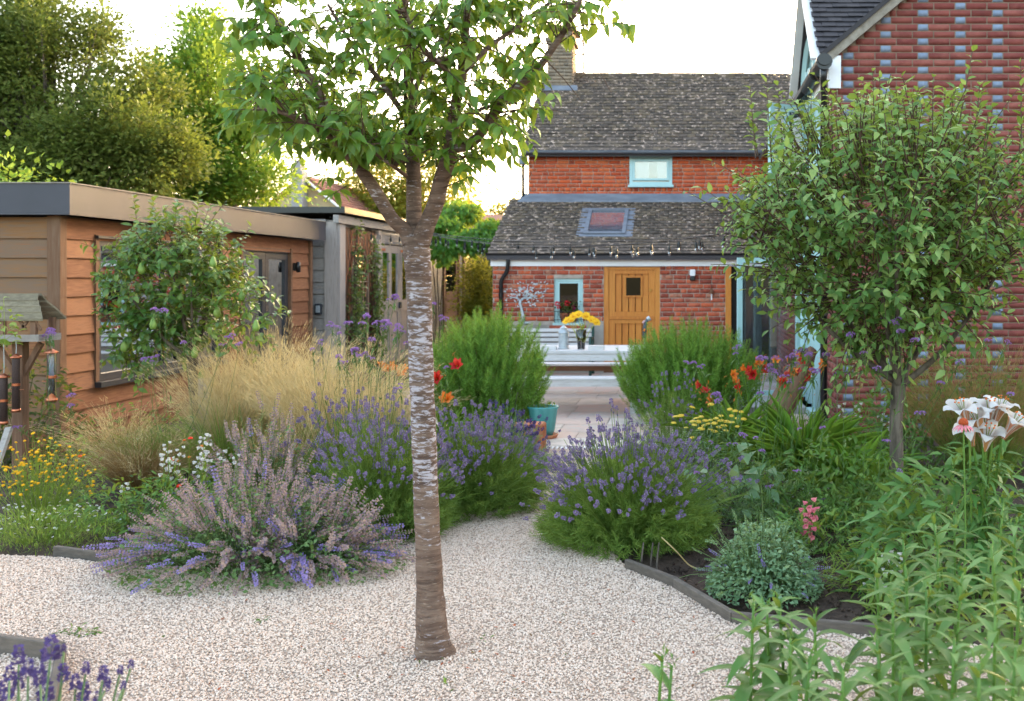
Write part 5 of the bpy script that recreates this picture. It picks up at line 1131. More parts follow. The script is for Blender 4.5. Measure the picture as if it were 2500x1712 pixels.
big_tree('golden_tree', 'yellow green backlit tree behind the shed roof', (X_(1000, 46), 46, 0), [blob(990, 450, 46, 160, 110), blob(1080, 470, 45, 90, 70), blob(900, 490, 45, 90, 70)], 170, 60, .2, M['leaf_gold'], .25, seed=8)
big_tree('purple_tree', 'small far dark purple leaved tree by the distant roof', (X_(1225, 60), 60, 0), [blob(1225, 540, 60, 50, 30)], 40, 50, .22, M['leaf_purple'], .15, seed=9)
big_tree('laurel_shrub', 'light green laurel shoots showing over the office roof corner', (X_(60, 13), 13.2, 0), [blob(40, 455, 13.5, 75, 35), blob(120, 455, 14, 30, 20)], 26, 16, .1, M['leaf_oak'], .05, seed=10, cat='shrub', group='shrubs beyond the sheds')
big_tree('golden_conifer', 'bushy yellow green conifer between the shed and cottage', (X_(1170, 24), 24, 0), [blob(1165, 720, 24, 40, 90), blob(1180, 790, 24, 40, 60)], 90, 70, .07, M['leaf_gold'], .06, seed=12, cat='shrub', group='shrubs beyond the sheds')
big_tree('dark_hedge', 'dark evergreen hedge closing the gap beside the cottage, extended unseen behind it to block sun', (X_(1160, 29), 29, 0), [blob(1170, 640, 29, 90, 110), blob(1130, 760, 29, 80, 110), blob(1210, 760, 29, 60, 110), blob(1330, 600, 29, 110, 130), blob(1480, 560, 29, 120, 150), blob(1640, 540, 29, 130, 150), blob(1800, 540, 29, 130, 150), blob(1400, 760, 29, 140, 130), blob(1640, 760, 29, 160, 130)], 520, 80, .11, M['leaf_dark'], .1, seed=13, cat='hedge', group='shrubs beyond the sheds')  # blobs right of the gap are unseen, added behind the cottage to block low sun
# vine over the shed end
M['leaf_vine'] = leafmat('leaf_vine', ['#2c561c', '#3d6f22', '#55882c', '#79a63c'], .45, .45, .3)
vi = thing('climbing_vine', (-5.6, 24.5, 0), 'leafy green vine tumbling over the far end of the timber shed', 'climber')
r = np.random.default_rng(21); T, D = [], []
for C, Rr, n in ((P(1120, 520, 23.5), (.55, .5, .32), 900), (P(1090, 560, 22.6), (.45, .3, .3), 600), (P(1150, 590, 22.2), (.55, .3, .3), 900), (P(1085, 610, 22.0), (.3, .15, .35), 420), (P(1190, 560, 22.5), (.3, .3, .25), 400), (P(1060, 545, 22.3), (.3, .2, .15), 250)):
    d = unit(r.normal(0, 1, (n, 3))); T.append(np.array(C)+d*np.array(Rr)*r.uniform(.4, 1, (n, 1))); D.append(d*[.7, .7, .3]+[0, -.2, -.7]+r.normal(0, .3, (n, 3)))
T = np.concatenate(T); scatter(vi, 'leaf', 'leaves', leaves_t(.6, 3, .12, 3, .1, .5), frames(np.concatenate(D), np.tile([0, -1., .4], (len(T), 1))+r.normal(0, .4, (len(T), 3))), T, r.uniform(.08, .15, len(T)), M['leaf_vine'], 250, True)
k = np.linspace(0, 1, 6)[:, None]; br = [np.array([-5.6, 22.5+i*.25, .0])+k*(np.array(P(1060+18*i, 560, 22.6))-np.array([-5.6, 22.5+i*.25, 0]))+np.sin(k*5+i)*.05 for i in range(3)]
stems(vi, 'stems', np.array(br), .012, M['bark_grey'], 6)
# climber around the arched mirror
M['leaf_rose'] = leafmat('leaf_rose', ['#26401d', '#345027', '#4b6733', '#6d7c42'], .3, .45, .3)
cl_ = thing('climbing_rose', (-5.7, 18.2, 0), 'dark green climber framing the arched mirror on the shed', 'climber')
T, D = [], []; paths = []
for i in range(26):
    side = i % 2; u0 = 17.4+r.uniform(-.05, .25) if side else 18.75+r.uniform(-.1, .2); z1 = r.uniform(1.2, 2.5); kk = np.linspace(0, 1, 8); 
    uu = u0+.12*np.sin(kk*4+i)+(.1*kk if side else -.05*kk)+(0.5*np.maximum(0, kk-.75)*(1 if side else -1)*(z1 > 1.9)); pth = np.stack([-5.74+.03*np.cos(kk*5+i), uu, .05+kk*z1], 1); paths.append(pth)
    for p in pth[1:]:
        for _ in range(9): T.append(p+r.normal(0, .06, 3)+[.04, 0, 0]); D.append(r.normal(0, 1, 3)+[.6, 0, -.2])
stems(cl_, 'stems', np.array(paths), .006, M['twig'], 4); T = np.array(T)
scatter(cl_, 'leaf', 'leaves', leaves_t(.5, 3), frames(np.array(D), np.tile([1., -.5, .6], (len(T), 1))+r.normal(0, .4, (len(T), 3))), T, r.uniform(.05, .1, len(T)), M['leaf_rose'], 200, True)
# ---------------------------------------------------------------- bed plants
r = np.random.default_rng(77)
M['lav_leaf'] = leafmat('lav_leaf', ['#3c5a22', '#4f6f2c', '#648338', '#7f984c', '#567432'], .3, .6, .2)
M['lav_stem'] = leafmat('lav_stem', ['#55722c', '#6f8a38', '#8a9c4e'], .3, .6, .2)
M['lav_flower'] = leafmat('lav_flower', ['#5e5066', '#70617c', '#837290', '#9887a4', '#695c74'], .2, .7, .15, tcol=(.4, .3, .5))
M['lav_dark'] = leafmat('lav_dark', ['#3c3058', '#4c3e70', '#5e4e82'], .2, .7, .15, tcol=(.32, .25, .5))
M['cat_leaf'] = leafmat('cat_leaf', ['#3c5a30', '#4d6b3c', '#65814e', '#7d9463'], .3, .6, .2)
M['cat_flower'] = leafmat('cat_flower', ['#856b62', '#9d8276', '#b09484', '#96807a', '#8a7888', '#a99686'], .3, .7, .15, tcol=(.6, .45, .45))
M['cat_violet'] = leafmat('cat_violet', ['#7a6aa0', '#8d7cb2', '#a08fbe'], .3, .7, .15, tcol=(.5, .4, .6))
M['grey_leaf'] = leafmat('grey_leaf', ['#4c6b4a', '#5f7f5a', '#7a976f', '#93ad86'], .28, .6, .2)
M['ros_needle'] = leafmat('ros_needle', ['#33561d', '#456c25', '#5a8630', '#749e40', '#88ae50'], .28, .5, .25)
M['straw'] = leafmat('straw', ['#b09a66', '#c6b17e', '#d5c394', '#e0d2a8'], .45, .7, .15, tcol=(.7, .55, .25))
M['straw_dark'] = leafmat('straw_dark', ['#7d6238', '#93764a', '#a98d5c'], .4, .7, .15, tcol=(.6, .4, .18))
M['grass_green'] = leafmat('grass_green', ['#4c6b22', '#64832c', '#7f9a3a', '#95a64a'], .4, .5, .3)
M['strap'] = leafmat('strap', ['#3d6a20', '#4f7f28', '#679634', '#7fa542'], .38, .4, .35)
M['verb'] = leafmat('verb_flower', ['#7d5590', '#9068a6', '#a57fb8', '#704a86'], .2, .7, .15, tcol=(.55, .35, .6))
M['verb_stem'] = leafmat('verb_stem', ['#3c5a2c', '#4c6b36', '#5c6e3a'], .1, .6, .2)
M['mix_leaf'] = leafmat('mix_leaf', ['#294a1e', '#375c27', '#4a7130', '#648a3e', '#2f5226'], .35, .5, .3)
M['lime_leaf'] = leafmat('lime_leaf', ['#5c7a2a', '#76913a', '#8fa04a', '#a3ad5c'], .4, .5, .3)
M['yellow'] = leafmat('yellow_fl', ['#c8880c', '#dba016', '#e8b424'], .2, .7, .2, tcol=(.9, .6, .05)); M['ach'] = leafmat('achillea', ['#c9a432', '#dcb947', '#e3c761'], .2, .8, .1, tcol=(.9, .7, .2))
M['white_fl'] = leafmat('white_fl', ['#c6bfba', '#d6d1cc', '#dfdbd7'], .42, .6, .2, tcol=(.85, .85, .8)); M['pink_fl'] = leafmat('pink_fl', ['#d45a7a', '#e07a8c', '#e89a98'], .3, .6, .2, tcol=(.9, .4, .45))
M['red_fl'] = leafmat('red_fl', ['#8a0f12', '#a81616', '#c02a1a'], .3, .5, .25, tcol=(.8, .1, .05)); M['orange_fl'] = leafmat('orange_fl', ['#c04a14', '#d4661e', '#dd8a34'], .3, .5, .25, tcol=(.9, .4, .05)); M['scarlet'] = leafmat('scarlet', ['#d02a12', '#e03a18'], .2, .5, .2, tcol=(.9, .15, .05))
M['lily_leaf'] = leafmat('lily_leaf', ['#2a4f20', '#386128', '#487334', '#5e8547', '#325a26'], .24, .5, .28)
M['lily_stem'] = leafmat('lily_stem', ['#45692a', '#567a30', '#66863a'], .1, .5, .3)
M['lily_out'] = leafmat('lily_out', ['#a8694a', '#c08a52', '#b5765e', '#d0a060'], .3, .5, .3, tcol=(.8, .5, .3))
M['cone'] = pmat('cone', ['#6b2410', '#9c3f18', '#b55a22'], .9, 200, rw=0, nw=1)

def whorls(n, L, rad, per, pet, seed, taper=.5):
    """a flower spike: rings of little petals round an axis, along +Y"""
    q = np.random.default_rng(seed); d, t, s = [], [], []
    for i in range(n):
        f = i/(n-1); rr_ = rad*(1-taper*f**2)
        for j in range(per):
            a = 2*math.pi*(j+.5*(i % 2))/per+q.uniform(-.3, .3); o = np.array([math.cos(a), q.uniform(.2, .9), math.sin(a)]); d.append(o); t.append([o[0]*rr_*.35, L*f+q.uniform(-.02, .02), o[2]*rr_*.35]); s.append(pet*(1-.3*f)*q.uniform(.8, 1.2))
    V, F = place_t((DIA[0]*[1.7, 1, 1.7], DIA[1]), frames(np.array(d), q.normal(0, 1, (len(d), 3))), t, s); return V, F
LAV = [whorls(6, .8, .3, 6, .3, i) for i in range(3)]
CAT = [whorls(9, .95, .11, 5, .105, 10+i, .5) for i in range(3)]
def sprig(n, L, spread, nl, nw, seed):   # rosemary shoot along +Y
    q = np.random.default_rng(seed); f = np.linspace(.02, 1, n); a = np.arange(n)*2.4+q.uniform(-.3, .3, n)
    d = np.stack([np.cos(a)*spread, .75+.5*f, np.sin(a)*spread], 1); t = np.stack([0*f, f, 0*f], 1); V, F = place_t((NEEDLE[0]*[nw, 1, 1], NEEDLE[1]), frames(d, q.normal(0, 1, (n, 3))), t, nl*(1-.45*f**2)*q.uniform(.8, 1.2, n)); return V, F
ROS = [sprig(64, 1, 1.0, .17, .14, i) for i in range(4)]
LAVL = [sprig(26, 1, .9, .34, .11, 20+i) for i in range(3)]
CATL = None

def lavender(name, label, C, rx, ry, h, nst, fm, leafm=None, stemm=None, nparts=260, seed=1, tilt=1.0, spk=.04, low=.7, cat='lavender'):
    q = np.random.default_rng(seed); C = np.array(C, float); o = thing(name, C, label, cat, 'lavender plants'); leafm = leafm or M['lav_leaf']; stemm = stemm or M['lav_stem']
    a = q.uniform(0, 2*math.pi, nst); f = np.sqrt(q.uniform(0, 1, nst)); base = C+np.stack([np.cos(a)*f*rx*.35, np.sin(a)*f*ry*.35, 0*f+.02], 1)
    lm_ = 1+.18*np.sin(3*a+seed)+.1*np.sin(7*a+2*seed); tip = C+np.stack([np.cos(a)*f*rx*lm_, np.sin(a)*f*ry*lm_, h*(1-.62*f**2.2)*q.uniform(.72, 1.1, nst)*(1+.1*np.sin(4*a+seed*2))], 1)+q.normal(0, .035, (nst, 3))*[1, 1, .4]; mid = base*.45+tip*.55; mid[:, 2] += .12*h; k = np.linspace(0, 1, 6)[None, :, None]
    pth = (1-k)**2*base[:, None]+2*k*(1-k)*mid[:, None]+k**2*tip[:, None]; stems(o, 'stems', pth, np.array([.0026, .0024, .0022, .002, .0018, .0016]), stemm, 3)
    d = pth[:, -1]-pth[:, -2]; s = q.uniform(.7, 1.25, nst)*spk
    hz_ = (tip[:, 2]-C[2])/h; keep = q.random(nst) < np.clip((hz_-.3)/.5, .08, .68); scatter(o, 'flower_spike', 'flower_spikes', LAV, frames(d[keep]+q.normal(0, .02, (keep.sum(), 3))), tip[keep], s[keep], fm, nparts)
    m2 = keep & (q.random(nst) < .5); scatter(o, 'flower_spike', 'lower_whorls', LAV, frames(d[m2]), tip[m2]-unit(d[m2])*s[m2][:, None]*1.0, s[m2]*.45, fm, 0)
    nl = int(nst*1.7); a = q.uniform(0, 2*math.pi, nl); f = np.sqrt(q.uniform(0, 1, nl)); el = q.uniform(.05, 1, nl)
    p = C+np.stack([np.cos(a)*f*rx*.72, np.sin(a)*f*ry*.72, h*low*(1-.75*f**2)*el], 1); dd = np.stack([np.cos(a)*f*1.0, np.sin(a)*f*1.0, .75-.3*f], 1)+q.normal(0, .25, (nl, 3))
    scatter(o, 'leaf_sprig', 'leaf_sprigs', LAVL, frames(dd), p, q.uniform(.08, .17, nl), leafm, 0)
    return o
def gpt(px, Y): return (X_(px, Y), Y, 0)
lavender('lavender', 'big round lavender spilling over the path in front of yellow achillea', gpt(1530, 6.55), .66, .6, .74, 900, M['lav_flower'], seed=1)
lavender('lavender', 'lavender directly behind the cherry trunk beside the catmint', gpt(940, 6.75), .52, .5, .8, 620, M['lav_flower'], seed=2, nparts=180)
lavender('lavender', 'lavender right of the cherry trunk arching across the path', gpt(1165, 7.5), .58, .6, .68, 760, M['lav_flower'], seed=3, nparts=220)
lavender('lavender', 'second lavender half behind the trunk merging into golden grass', gpt(850, 7.4), .45, .45, .8, 420, M['lav_flower'], seed=4, nparts=120)
lavender('lavender', 'grey leaved lavender leaning on the terracotta block', gpt(1235, 8.8), .42, .4, .55, 260, M['lav_dark'], M['grey_leaf'], M['grey_leaf'], seed=5, nparts=80)
lavender('lavender', 'small sparse lavender at the foot of the rosemary beyond the path', gpt(1640, 9.6), .4, .35, .75, 120, M['lav_flower'], seed=6, nparts=60)
# corner lavender in the foreground: a few tall dark spikes
o = thing('corner_lavender', gpt(70, 2.45), 'deep violet lavender spikes blurred in the bottom corner', 'lavender', 'lavender plants')
sp_ = [(45, 1600, 34), (22, 1640, 26), (122, 1590, 42), (98, 1650, 34), (152, 1640, 30), (208, 1625, 22), (183, 1660, 26), (250, 1640, 26), (255, 1665, 24), (200, 1690, 34), (318, 1610, 16), (292, 1625, 16), (68, 1630, 30), (155, 1570, 14), (110, 1690, 40), (15, 1690, 40), (45, 1660, 30), (300, 1660, 14), (235, 1700, 24)]
T = np.array([tuple(P(a, c+22, 2.4+.2*r.random())) for a, c, _ in sp_]); B = np.array([gpt(70, 2.45)]*len(T))+r.normal(0, .06, (len(T), 3))*[1, 1, 0]; k = np.linspace(0, 1, 6)[None, :, None]; md = B*.4+T*.6; md[:, 2] += .05
pth = (1-k)**2*B[:, None]+2*k*(1-k)*md[:, None]+k**2*T[:, None]; stems(o, 'stems', pth, .003, M['grey_leaf'])
scatter(o, 'flower_spike', 'flower_spikes', LAV, frames(pth[:, -1]-pth[:, -2]+[0, 0, .1]), T, np.array([s_[2] for s_ in sp_])*1.5*2.5/FPX, M['lav_dark'], 30)
nl = 260; p = np.array(gpt(15, 2.5))+r.normal(0, 1, (nl, 3))*[.14, .1, .1]+[0, 0, .2]; scatter(o, 'leaf_sprig', 'leaf_sprigs', LAVL, frames(r.normal(0, .4, (nl, 3))+[.1, 0, .8]), p, r.uniform(.08, .16, nl), M['grey_leaf'])

def catmint(name, label, C, rx, ry, h, n, fl, lm, nparts=200, seed=1, sp=.14, flow=.9, ll=.03, nleaf=2600, lean=(0, 0)):
    q = np.random.default_rng(seed); C = np.array(C, float); o = thing(name, C, label, 'catmint', 'catmint plants')
    a = q.uniform(0, 2*math.pi, n); f = np.sqrt(q.uniform(0, 1, n)); base = C+np.stack([np.cos(a)*f*rx*.45, np.sin(a)*f*ry*.45, 0*f+.02], 1)
    tip = C+np.stack([np.cos(a)*f*rx, np.sin(a)*f*ry, h*(1-.88*f**2.0)*q.uniform(.5, 1.15, n)*(1+.16*np.sin(3*a+seed)+.12*np.sin(5*a-seed))+.03], 1)+q.normal(0, .05, (n, 3))*[1, 1, .3]+np.array([lean[0], lean[1], 0])*f[:, None]
    mid = base*.5+tip*.5; mid[:, 2] += .22*h*(f*.8+.2); k = np.linspace(0, 1, 7)[None, :, None]; pth = (1-k)**2*base[:, None]+2*k*(1-k)*mid[:, None]+k**2*tip[:, None]
    stems(o, 'stems', pth, np.array([.003, .003, .0026, .0024, .002, .0018, .0015]), M['cat_leaf'], 3)
    d = pth[:, -1]-pth[:, -3]; keep = q.random(n) < flow; s = q.uniform(.7, 1.3, n)*sp; nk = keep.sum()
    pb = tip-unit(d)*s[:, None]*.75
    vio = keep & ((f > .85) & (q.random(n) < .45) | (q.random(n) < .06)); pale = keep & ~vio
    scatter(o, 'flower_spike', 'flower_spikes', CAT, frames(unit(d[pale])+q.normal(0, .16, (pale.sum(), 3))), pb[pale], s[pale], fl, nparts); scatter(o, 'flower_spike', 'violet_spikes', CAT, frames(d[vio]), pb[vio], s[vio], M['cat_violet'], min(80, nparts))
    a = q.uniform(0, 2*math.pi, nleaf); f = np.sqrt(q.uniform(0, 1, nleaf)); p = C+np.stack([np.cos(a)*f*rx*.92, np.sin(a)*f*ry*.92, h*(.92-.8*f**2)*q.uniform(.12, 1, nleaf)+.01], 1)+np.array([lean[0], lean[1], 0])*f[:, None]
    scatter(o, 'leaf', 'leaves', leaves_t(.65, 3, .15, 2, .05, .5), frames(q.normal(0, 1, (nleaf, 3))*[1, 1, .5]+np.stack([np.cos(a)*f, np.sin(a)*f, 0*f+.2], 1), q.normal(0, .5, (nleaf, 3))+[0, -.2, 1]), p, q.uniform(.6, 1.3, nleaf)*ll, lm, 0)
    return o
catmint('catmint', 'wide mauve catmint sprawling over the gravel left of the cherry trunk', gpt(610, 6.02), .84, .68, .54, 480, M['cat_flower'], M['cat_leaf'], 220, 1, .14, nleaf=4200)
catmint('catmint', 'trailing catmint stems reaching across the gravel towards the trunk', gpt(760, 5.95), .5, .42, .45, 200, M['cat_flower'], M['cat_leaf'], 80, 2, .16, nleaf=1200, lean=(.1, -.05))
catmint('catmint', 'grey green catmint mound behind the angled edging board', gpt(1865, 5.5), .33, .33, .44, 240, M['grey_leaf'], M['grey_leaf'], 60, 3, .07, flow=.55, ll=.03, nleaf=3400)
catmint('catmint', 'tall catmint behind the white penstemon by the golden grass', gpt(660, 7.3), .6, .4, .72, 260, M['cat_flower'], M['cat_leaf'], 60, 4, .13, nleaf=1500)

def rosemary(label, C, rx, ry, h, n, seed):
    q = np.random.default_rng(seed); C = np.array(C, float); o = thing('rosemary_bush', C, label, 'rosemary', 'rosemary bushes')
    a = q.uniform(0, 2*math.pi, n); f = np.sqrt(q.uniform(0, 1, n)); lev = q.uniform(.12, 1, n)**.7
    topz = h*(1-.45*f**2.5)*lev; p = C+np.stack([np.cos(a)*f*rx*(.55+.45*lev), np.sin(a)*f*ry*(.55+.45*lev), topz-.16], 1); d = np.stack([np.cos(a)*f*.45, np.sin(a)*f*.45, np.full(n, 1.)], 1)+q.normal(0, .12, (n, 3)); d[:, 2] -= .5*(1-lev)*f
    scatter(o, 'shoot', 'shoots', ROS, frames(d), p, q.uniform(.2, .34, n), M['ros_needle'], 240)
    m = 60; b0 = C+q.normal(0, .1, (m, 3))*[1, 1, 0]; e = p[q.choice(n, m)]; k = np.linspace(0, 1, 6)[None, :, None]; md = b0*.5+e*.5+[0, 0, -.1]; stems(o, 'branches', (1-k)**2*b0[:, None]+2*k*(1-k)*md[:, None]+k**2*e[:, None], np.array([.014, .012, .01, .008, .006, .004]), M['bark_grey'], 5)
    return o
rosemary('tall feathery rosemary bush left of the patio opening behind the teal pot', gpt(1185, 10.9), .64, .55, 1.32, 1150, 31)
rosemary('broad rosemary bush right of the patio opening before the oak door', gpt(1680, 12.0), .84, .6, 1.12, 1300, 32)

def hairgrass(name, label, C, rx, ry, h, n, mat, lean, bend=.5, wdt=.0016, panicle=0, pm=None, seed=1, cat='ornamental grass', group='ornamental grasses', k=7):
    q = np.random.default_rng(seed); C = np.array(C, float); o = thing(name, C, label, cat, group)
    a = q.uniform(0, 2*math.pi, n); f = np.sqrt(q.uniform(0, 1, n)); b0 = C+np.stack([np.cos(a)*f*rx*.25, np.sin(a)*f*ry*.25, 0*f], 1)
    d = np.stack([np.cos(a)*f*rx/h*.8+lean[0], np.sin(a)*f*ry/h*.8+lean[1], np.full(n, 1.)], 1); L = h*q.uniform(.55, 1.12, n); bd = np.stack([np.cos(a)*f*bend+lean[0]*.5, np.sin(a)*f*bend, -bend*.55*(f+.3)], 1)
    pth = arcs(b0, d, L, bd*.6, k); stems(o, 'blades', pth, np.linspace(1, .4, k)*wdt, mat, 3)
    if panicle:
        T, D = [], []
        idx = q.choice(n, min(n, panicle)); 
        for i in idx:
            for j in range(24): f_ = q.uniform(.5, 1)*(k-1); ii = min(k-2, int(f_)); p = pth[i, ii]+(pth[i, ii+1]-pth[i, ii])*(f_-ii); T.append(p+q.normal(0, .02, 3)); D.append(pth[i, ii+1]-pth[i, ii]+q.normal(0, .035, 3))
        T = np.array(T); scatter(o, 'seed_head', 'seed_heads', (NEEDLE[0]*[.06, 1, 1], NEEDLE[1]), frames(np.array(D), q.normal(0, 1, (len(T), 3))), T, q.uniform(.025, .06, len(T)), pm or mat, 0)
    return o
hairgrass('feather_grass', 'golden feathery grass clump in front of the office doors', gpt(655, 9.4), .48, .4, 1.32, 800, M['straw'], (0, 0), .5, .0016, 600, M['straw'], 1)
hairgrass('feather_grass', 'pale golden grass mass left of the cherry trunk', gpt(810, 8.8), .55, .45, 1.2, 950, M['straw'], (.0, 0), .5, .0016, 800, M['straw'], 2)
hairgrass('feather_grass', 'straw coloured grass leaning under the pear tree', gpt(560, 9.0), .38, .35, 1.12, 420, M['straw'], (0, 0), .5, .0016, 420, M['straw'], 3)
hairgrass('feather_grass', 'low amber grass tuft with upright blades behind the lavender', gpt(720, 8.0), .35, .3, .62, 500, M['straw_dark'], (0, 0), .35, .0018, 120, M['straw'], 4)
hairgrass('feather_grass', 'arching golden grass behind the trunk near the orange daylilies', gpt(940, 9.8), .5, .4, .78, 420, M['straw'], (0, 0), .6, .0016, 320, M['straw'], 5)
hairgrass('bronze_sedge', 'brown hair sedge drooping beside the white penstemon', gpt(345, 8.0), .42, .35, .62, 700, M['straw_dark'], (0, 0), .8, .0016, 60, M['straw'], 6)
hairgrass('bronze_sedge', 'thin arching sedge along the foot of the office boards', gpt(300, 9.0), .5, .3, .72, 260, M['straw'], (0, 0), .8, .0015, 120, M['straw'], 7)
hairgrass('green_grass', 'green grassy clump between the pear tree and golden grasses', gpt(560, 8.4), .8, .4, .7, 600, M['grass_green'], (0, 0), .6, .0022, 0, None, 8)
hairgrass('green_grass', 'loose green grass stems at the edge of the office wall', gpt(420, 8.9), .7, .4, .55, 400, M['grass_green'], (0, 0), .6, .0022, 0, None, 9)
hairgrass('hazy_grass', 'hazy seed grass clump against the wing behind the lilies', gpt(2400, 8.4), .7, .4, 1.2, 1000, M['lime_leaf'], (0, 0), .4, .0012, 700, M['straw_dark'], 10)

def strapclump(label, C, n, L, w, mat, seed, spread=.8, name='daylily_clump', nparts=150):
    q = np.random.default_rng(seed); C = np.array(C, float); o = thing(name, C, label, 'daylily', 'daylily plants'); k = 7
    a = q.uniform(0, 2*math.pi, n); f = q.uniform(.1, 1, n); b0 = C+np.stack([np.cos(a)*f*.1, np.sin(a)*f*.1, 0*f], 1); d = np.stack([np.cos(a)*f*spread, np.sin(a)*f*spread, np.full(n, 1.)], 1); bd = np.stack([np.cos(a)*.5*f, np.sin(a)*.5*f, -.75*f], 1)
    tmv = []
    for dr in (.2, .45, .7, .9):
        t_ = np.linspace(0, 1, k); V = []
        for x in t_: z = -dr*.8*x**2.4; y = x*(1-.25*dr*x); wd = .5*(1-.92*x**3); V += [(-wd, y, z+.25*wd), (0, y, z), (wd, y, z+.25*wd)]
        F = []
        for i in range(k-1): F += [(3*i, 3*i+1, 3*i+4, 3*i+3), (3*i+1, 3*i+2, 3*i+5, 3*i+4)]
        tmv.append((np.array(V)*[w/L, 1, 1], np.array(F)))
    scatter(o, 'leaf', 'leaves', tmv, frames(d+q.normal(0, .06, (n, 3))), b0, L*q.uniform(.6, 1.15, n), mat, nparts, True); return o
strapclump('bright green strappy daylily clump before the brick wing', gpt(1960, 8.3), 260, .72, .018, M['strap'], 1)
strapclump('strappy green daylily leaves by the glazed doors', gpt(1790, 9.6), 130, .65, .018, M['strap'], 2, nparts=60)
strapclump('strappy daylily leaves at the base of the left rosemary', gpt(1085, 9.4), 100, .55, .018, M['strap'], 3, nparts=50)
strapclump('narrow strappy leaf clump left of the apple trunk', gpt(2080, 7.8), 150, .55, .016, M['strap'], 4, nparts=70)

def trumpet(Lt, np_, out, wid, seed):   # open six-petalled flower along +Y
    q = np.random.default_rng(seed); V, F = [], []
    for i in range(np_):
        a = 2*math.pi*i/np_+q.uniform(-.08, .08); k = 6; s0 = len(V); wd = wid*(1 if i % 2 else .8)
        for j in range(k):
            t = j/(k-1); rad = out*(.08+.92*t**1.7); y = Lt*(t-.42*max(0, t-.55)**1.2*1.6); c_ = math.cos(a), math.sin(a); ww = wd*math.sin(math.pi*min(.97, .12+.8*t))*(1 if t < .98 else .15)
            for e in (-1, 0, 1): V.append((c_[0]*rad-c_[1]*e*ww*.5, y-abs(e)*.02, c_[1]*rad+c_[0]*e*ww*.5))
        for j in range(k-1): F += [(s0+3*j, s0+3*j+1, s0+3*j+4, s0+3*j+3), (s0+3*j+1, s0+3*j+2, s0+3*j+5, s0+3*j+4)]
    return np.array(V), np.array(F)
TR = [trumpet(.75, 6, .55, .42, i) for i in range(3)]
def daylilies(label, pts, Y, mats, C, seed, s=.1, nbud=8):
    q = np.random.default_rng(seed); o = thing('daylily_flowers', C, label, 'daylily', 'daylily plants'); T = np.array([tuple(P(a, b, Y+q.uniform(-.2, .2))) for a, b in pts]); n = len(T); B = np.array(C)+q.normal(0, .12, (n, 3))*[1, 1, 0]
    k = np.linspace(0, 1, 5)[None, :, None]; md = B*.5+T*.5; stems(o, 'stems', (1-k)**2*B[:, None]+2*k*(1-k)*md[:, None]+k**2*T[:, None], .004, M['strap'], 4)
    D = q.normal(0, .6, (n, 3))+[0, -.6, .5]; sel = np.arange(n) % len(mats)
    for i, m_ in enumerate(mats): kk = sel == i; scatter(o, 'flower', 'flowers', TR, frames(D[kk]), T[kk]-unit(D[kk])*s*.3, np.full(kk.sum(), s)*q.uniform(.8, 1.15, kk.sum()), M[m_], 30, True)
    nb2 = n*nbud; tb_ = np.repeat(T, nbud, 0)+q.normal(0, .05, (nb2, 3))-[0, 0, .02]; scatter(o, 'bud', 'buds', leaves_t(.22, 2, .3, 2), frames(q.normal(0, .5, (nb2, 3))+[0, 0, 1]), tb_, q.uniform(.03, .06, nb2), M['orange_fl'])
    return o
daylilies('red and orange daylilies flowering in front of the glazed doors', [(1722, 955), (1735, 975), (1705, 940), (1795, 930), (1800, 945), (1815, 900), (1830, 905), (1850, 885), (1865, 895), (1935, 905), (1925, 915), (1905, 930), (1915, 935), (1950, 870), (1960, 880), (1985, 905), (1870, 905), (1895, 880), (1945, 910), (2010, 890), (1840, 915), (1790, 915), (1975, 925)], 9.6, ['red_fl', 'orange_fl', 'red_fl', 'orange_fl'], gpt(1840, 9.7), 1, nbud=6)
daylilies('crimson daylilies blooming beside the left rosemary', [(1116, 892), (1066, 925), (1090, 975)], 9.3, ['red_fl', 'red_fl', 'orange_fl'], gpt(1085, 9.4), 2, .13, 6)
daylilies('orange daylilies among golden grass left of the trunk', [(930, 890), (945, 902), (955, 895), (985, 900), (975, 912)], 9.6, ['orange_fl'], gpt(950, 9.7), 3, .1, 3)

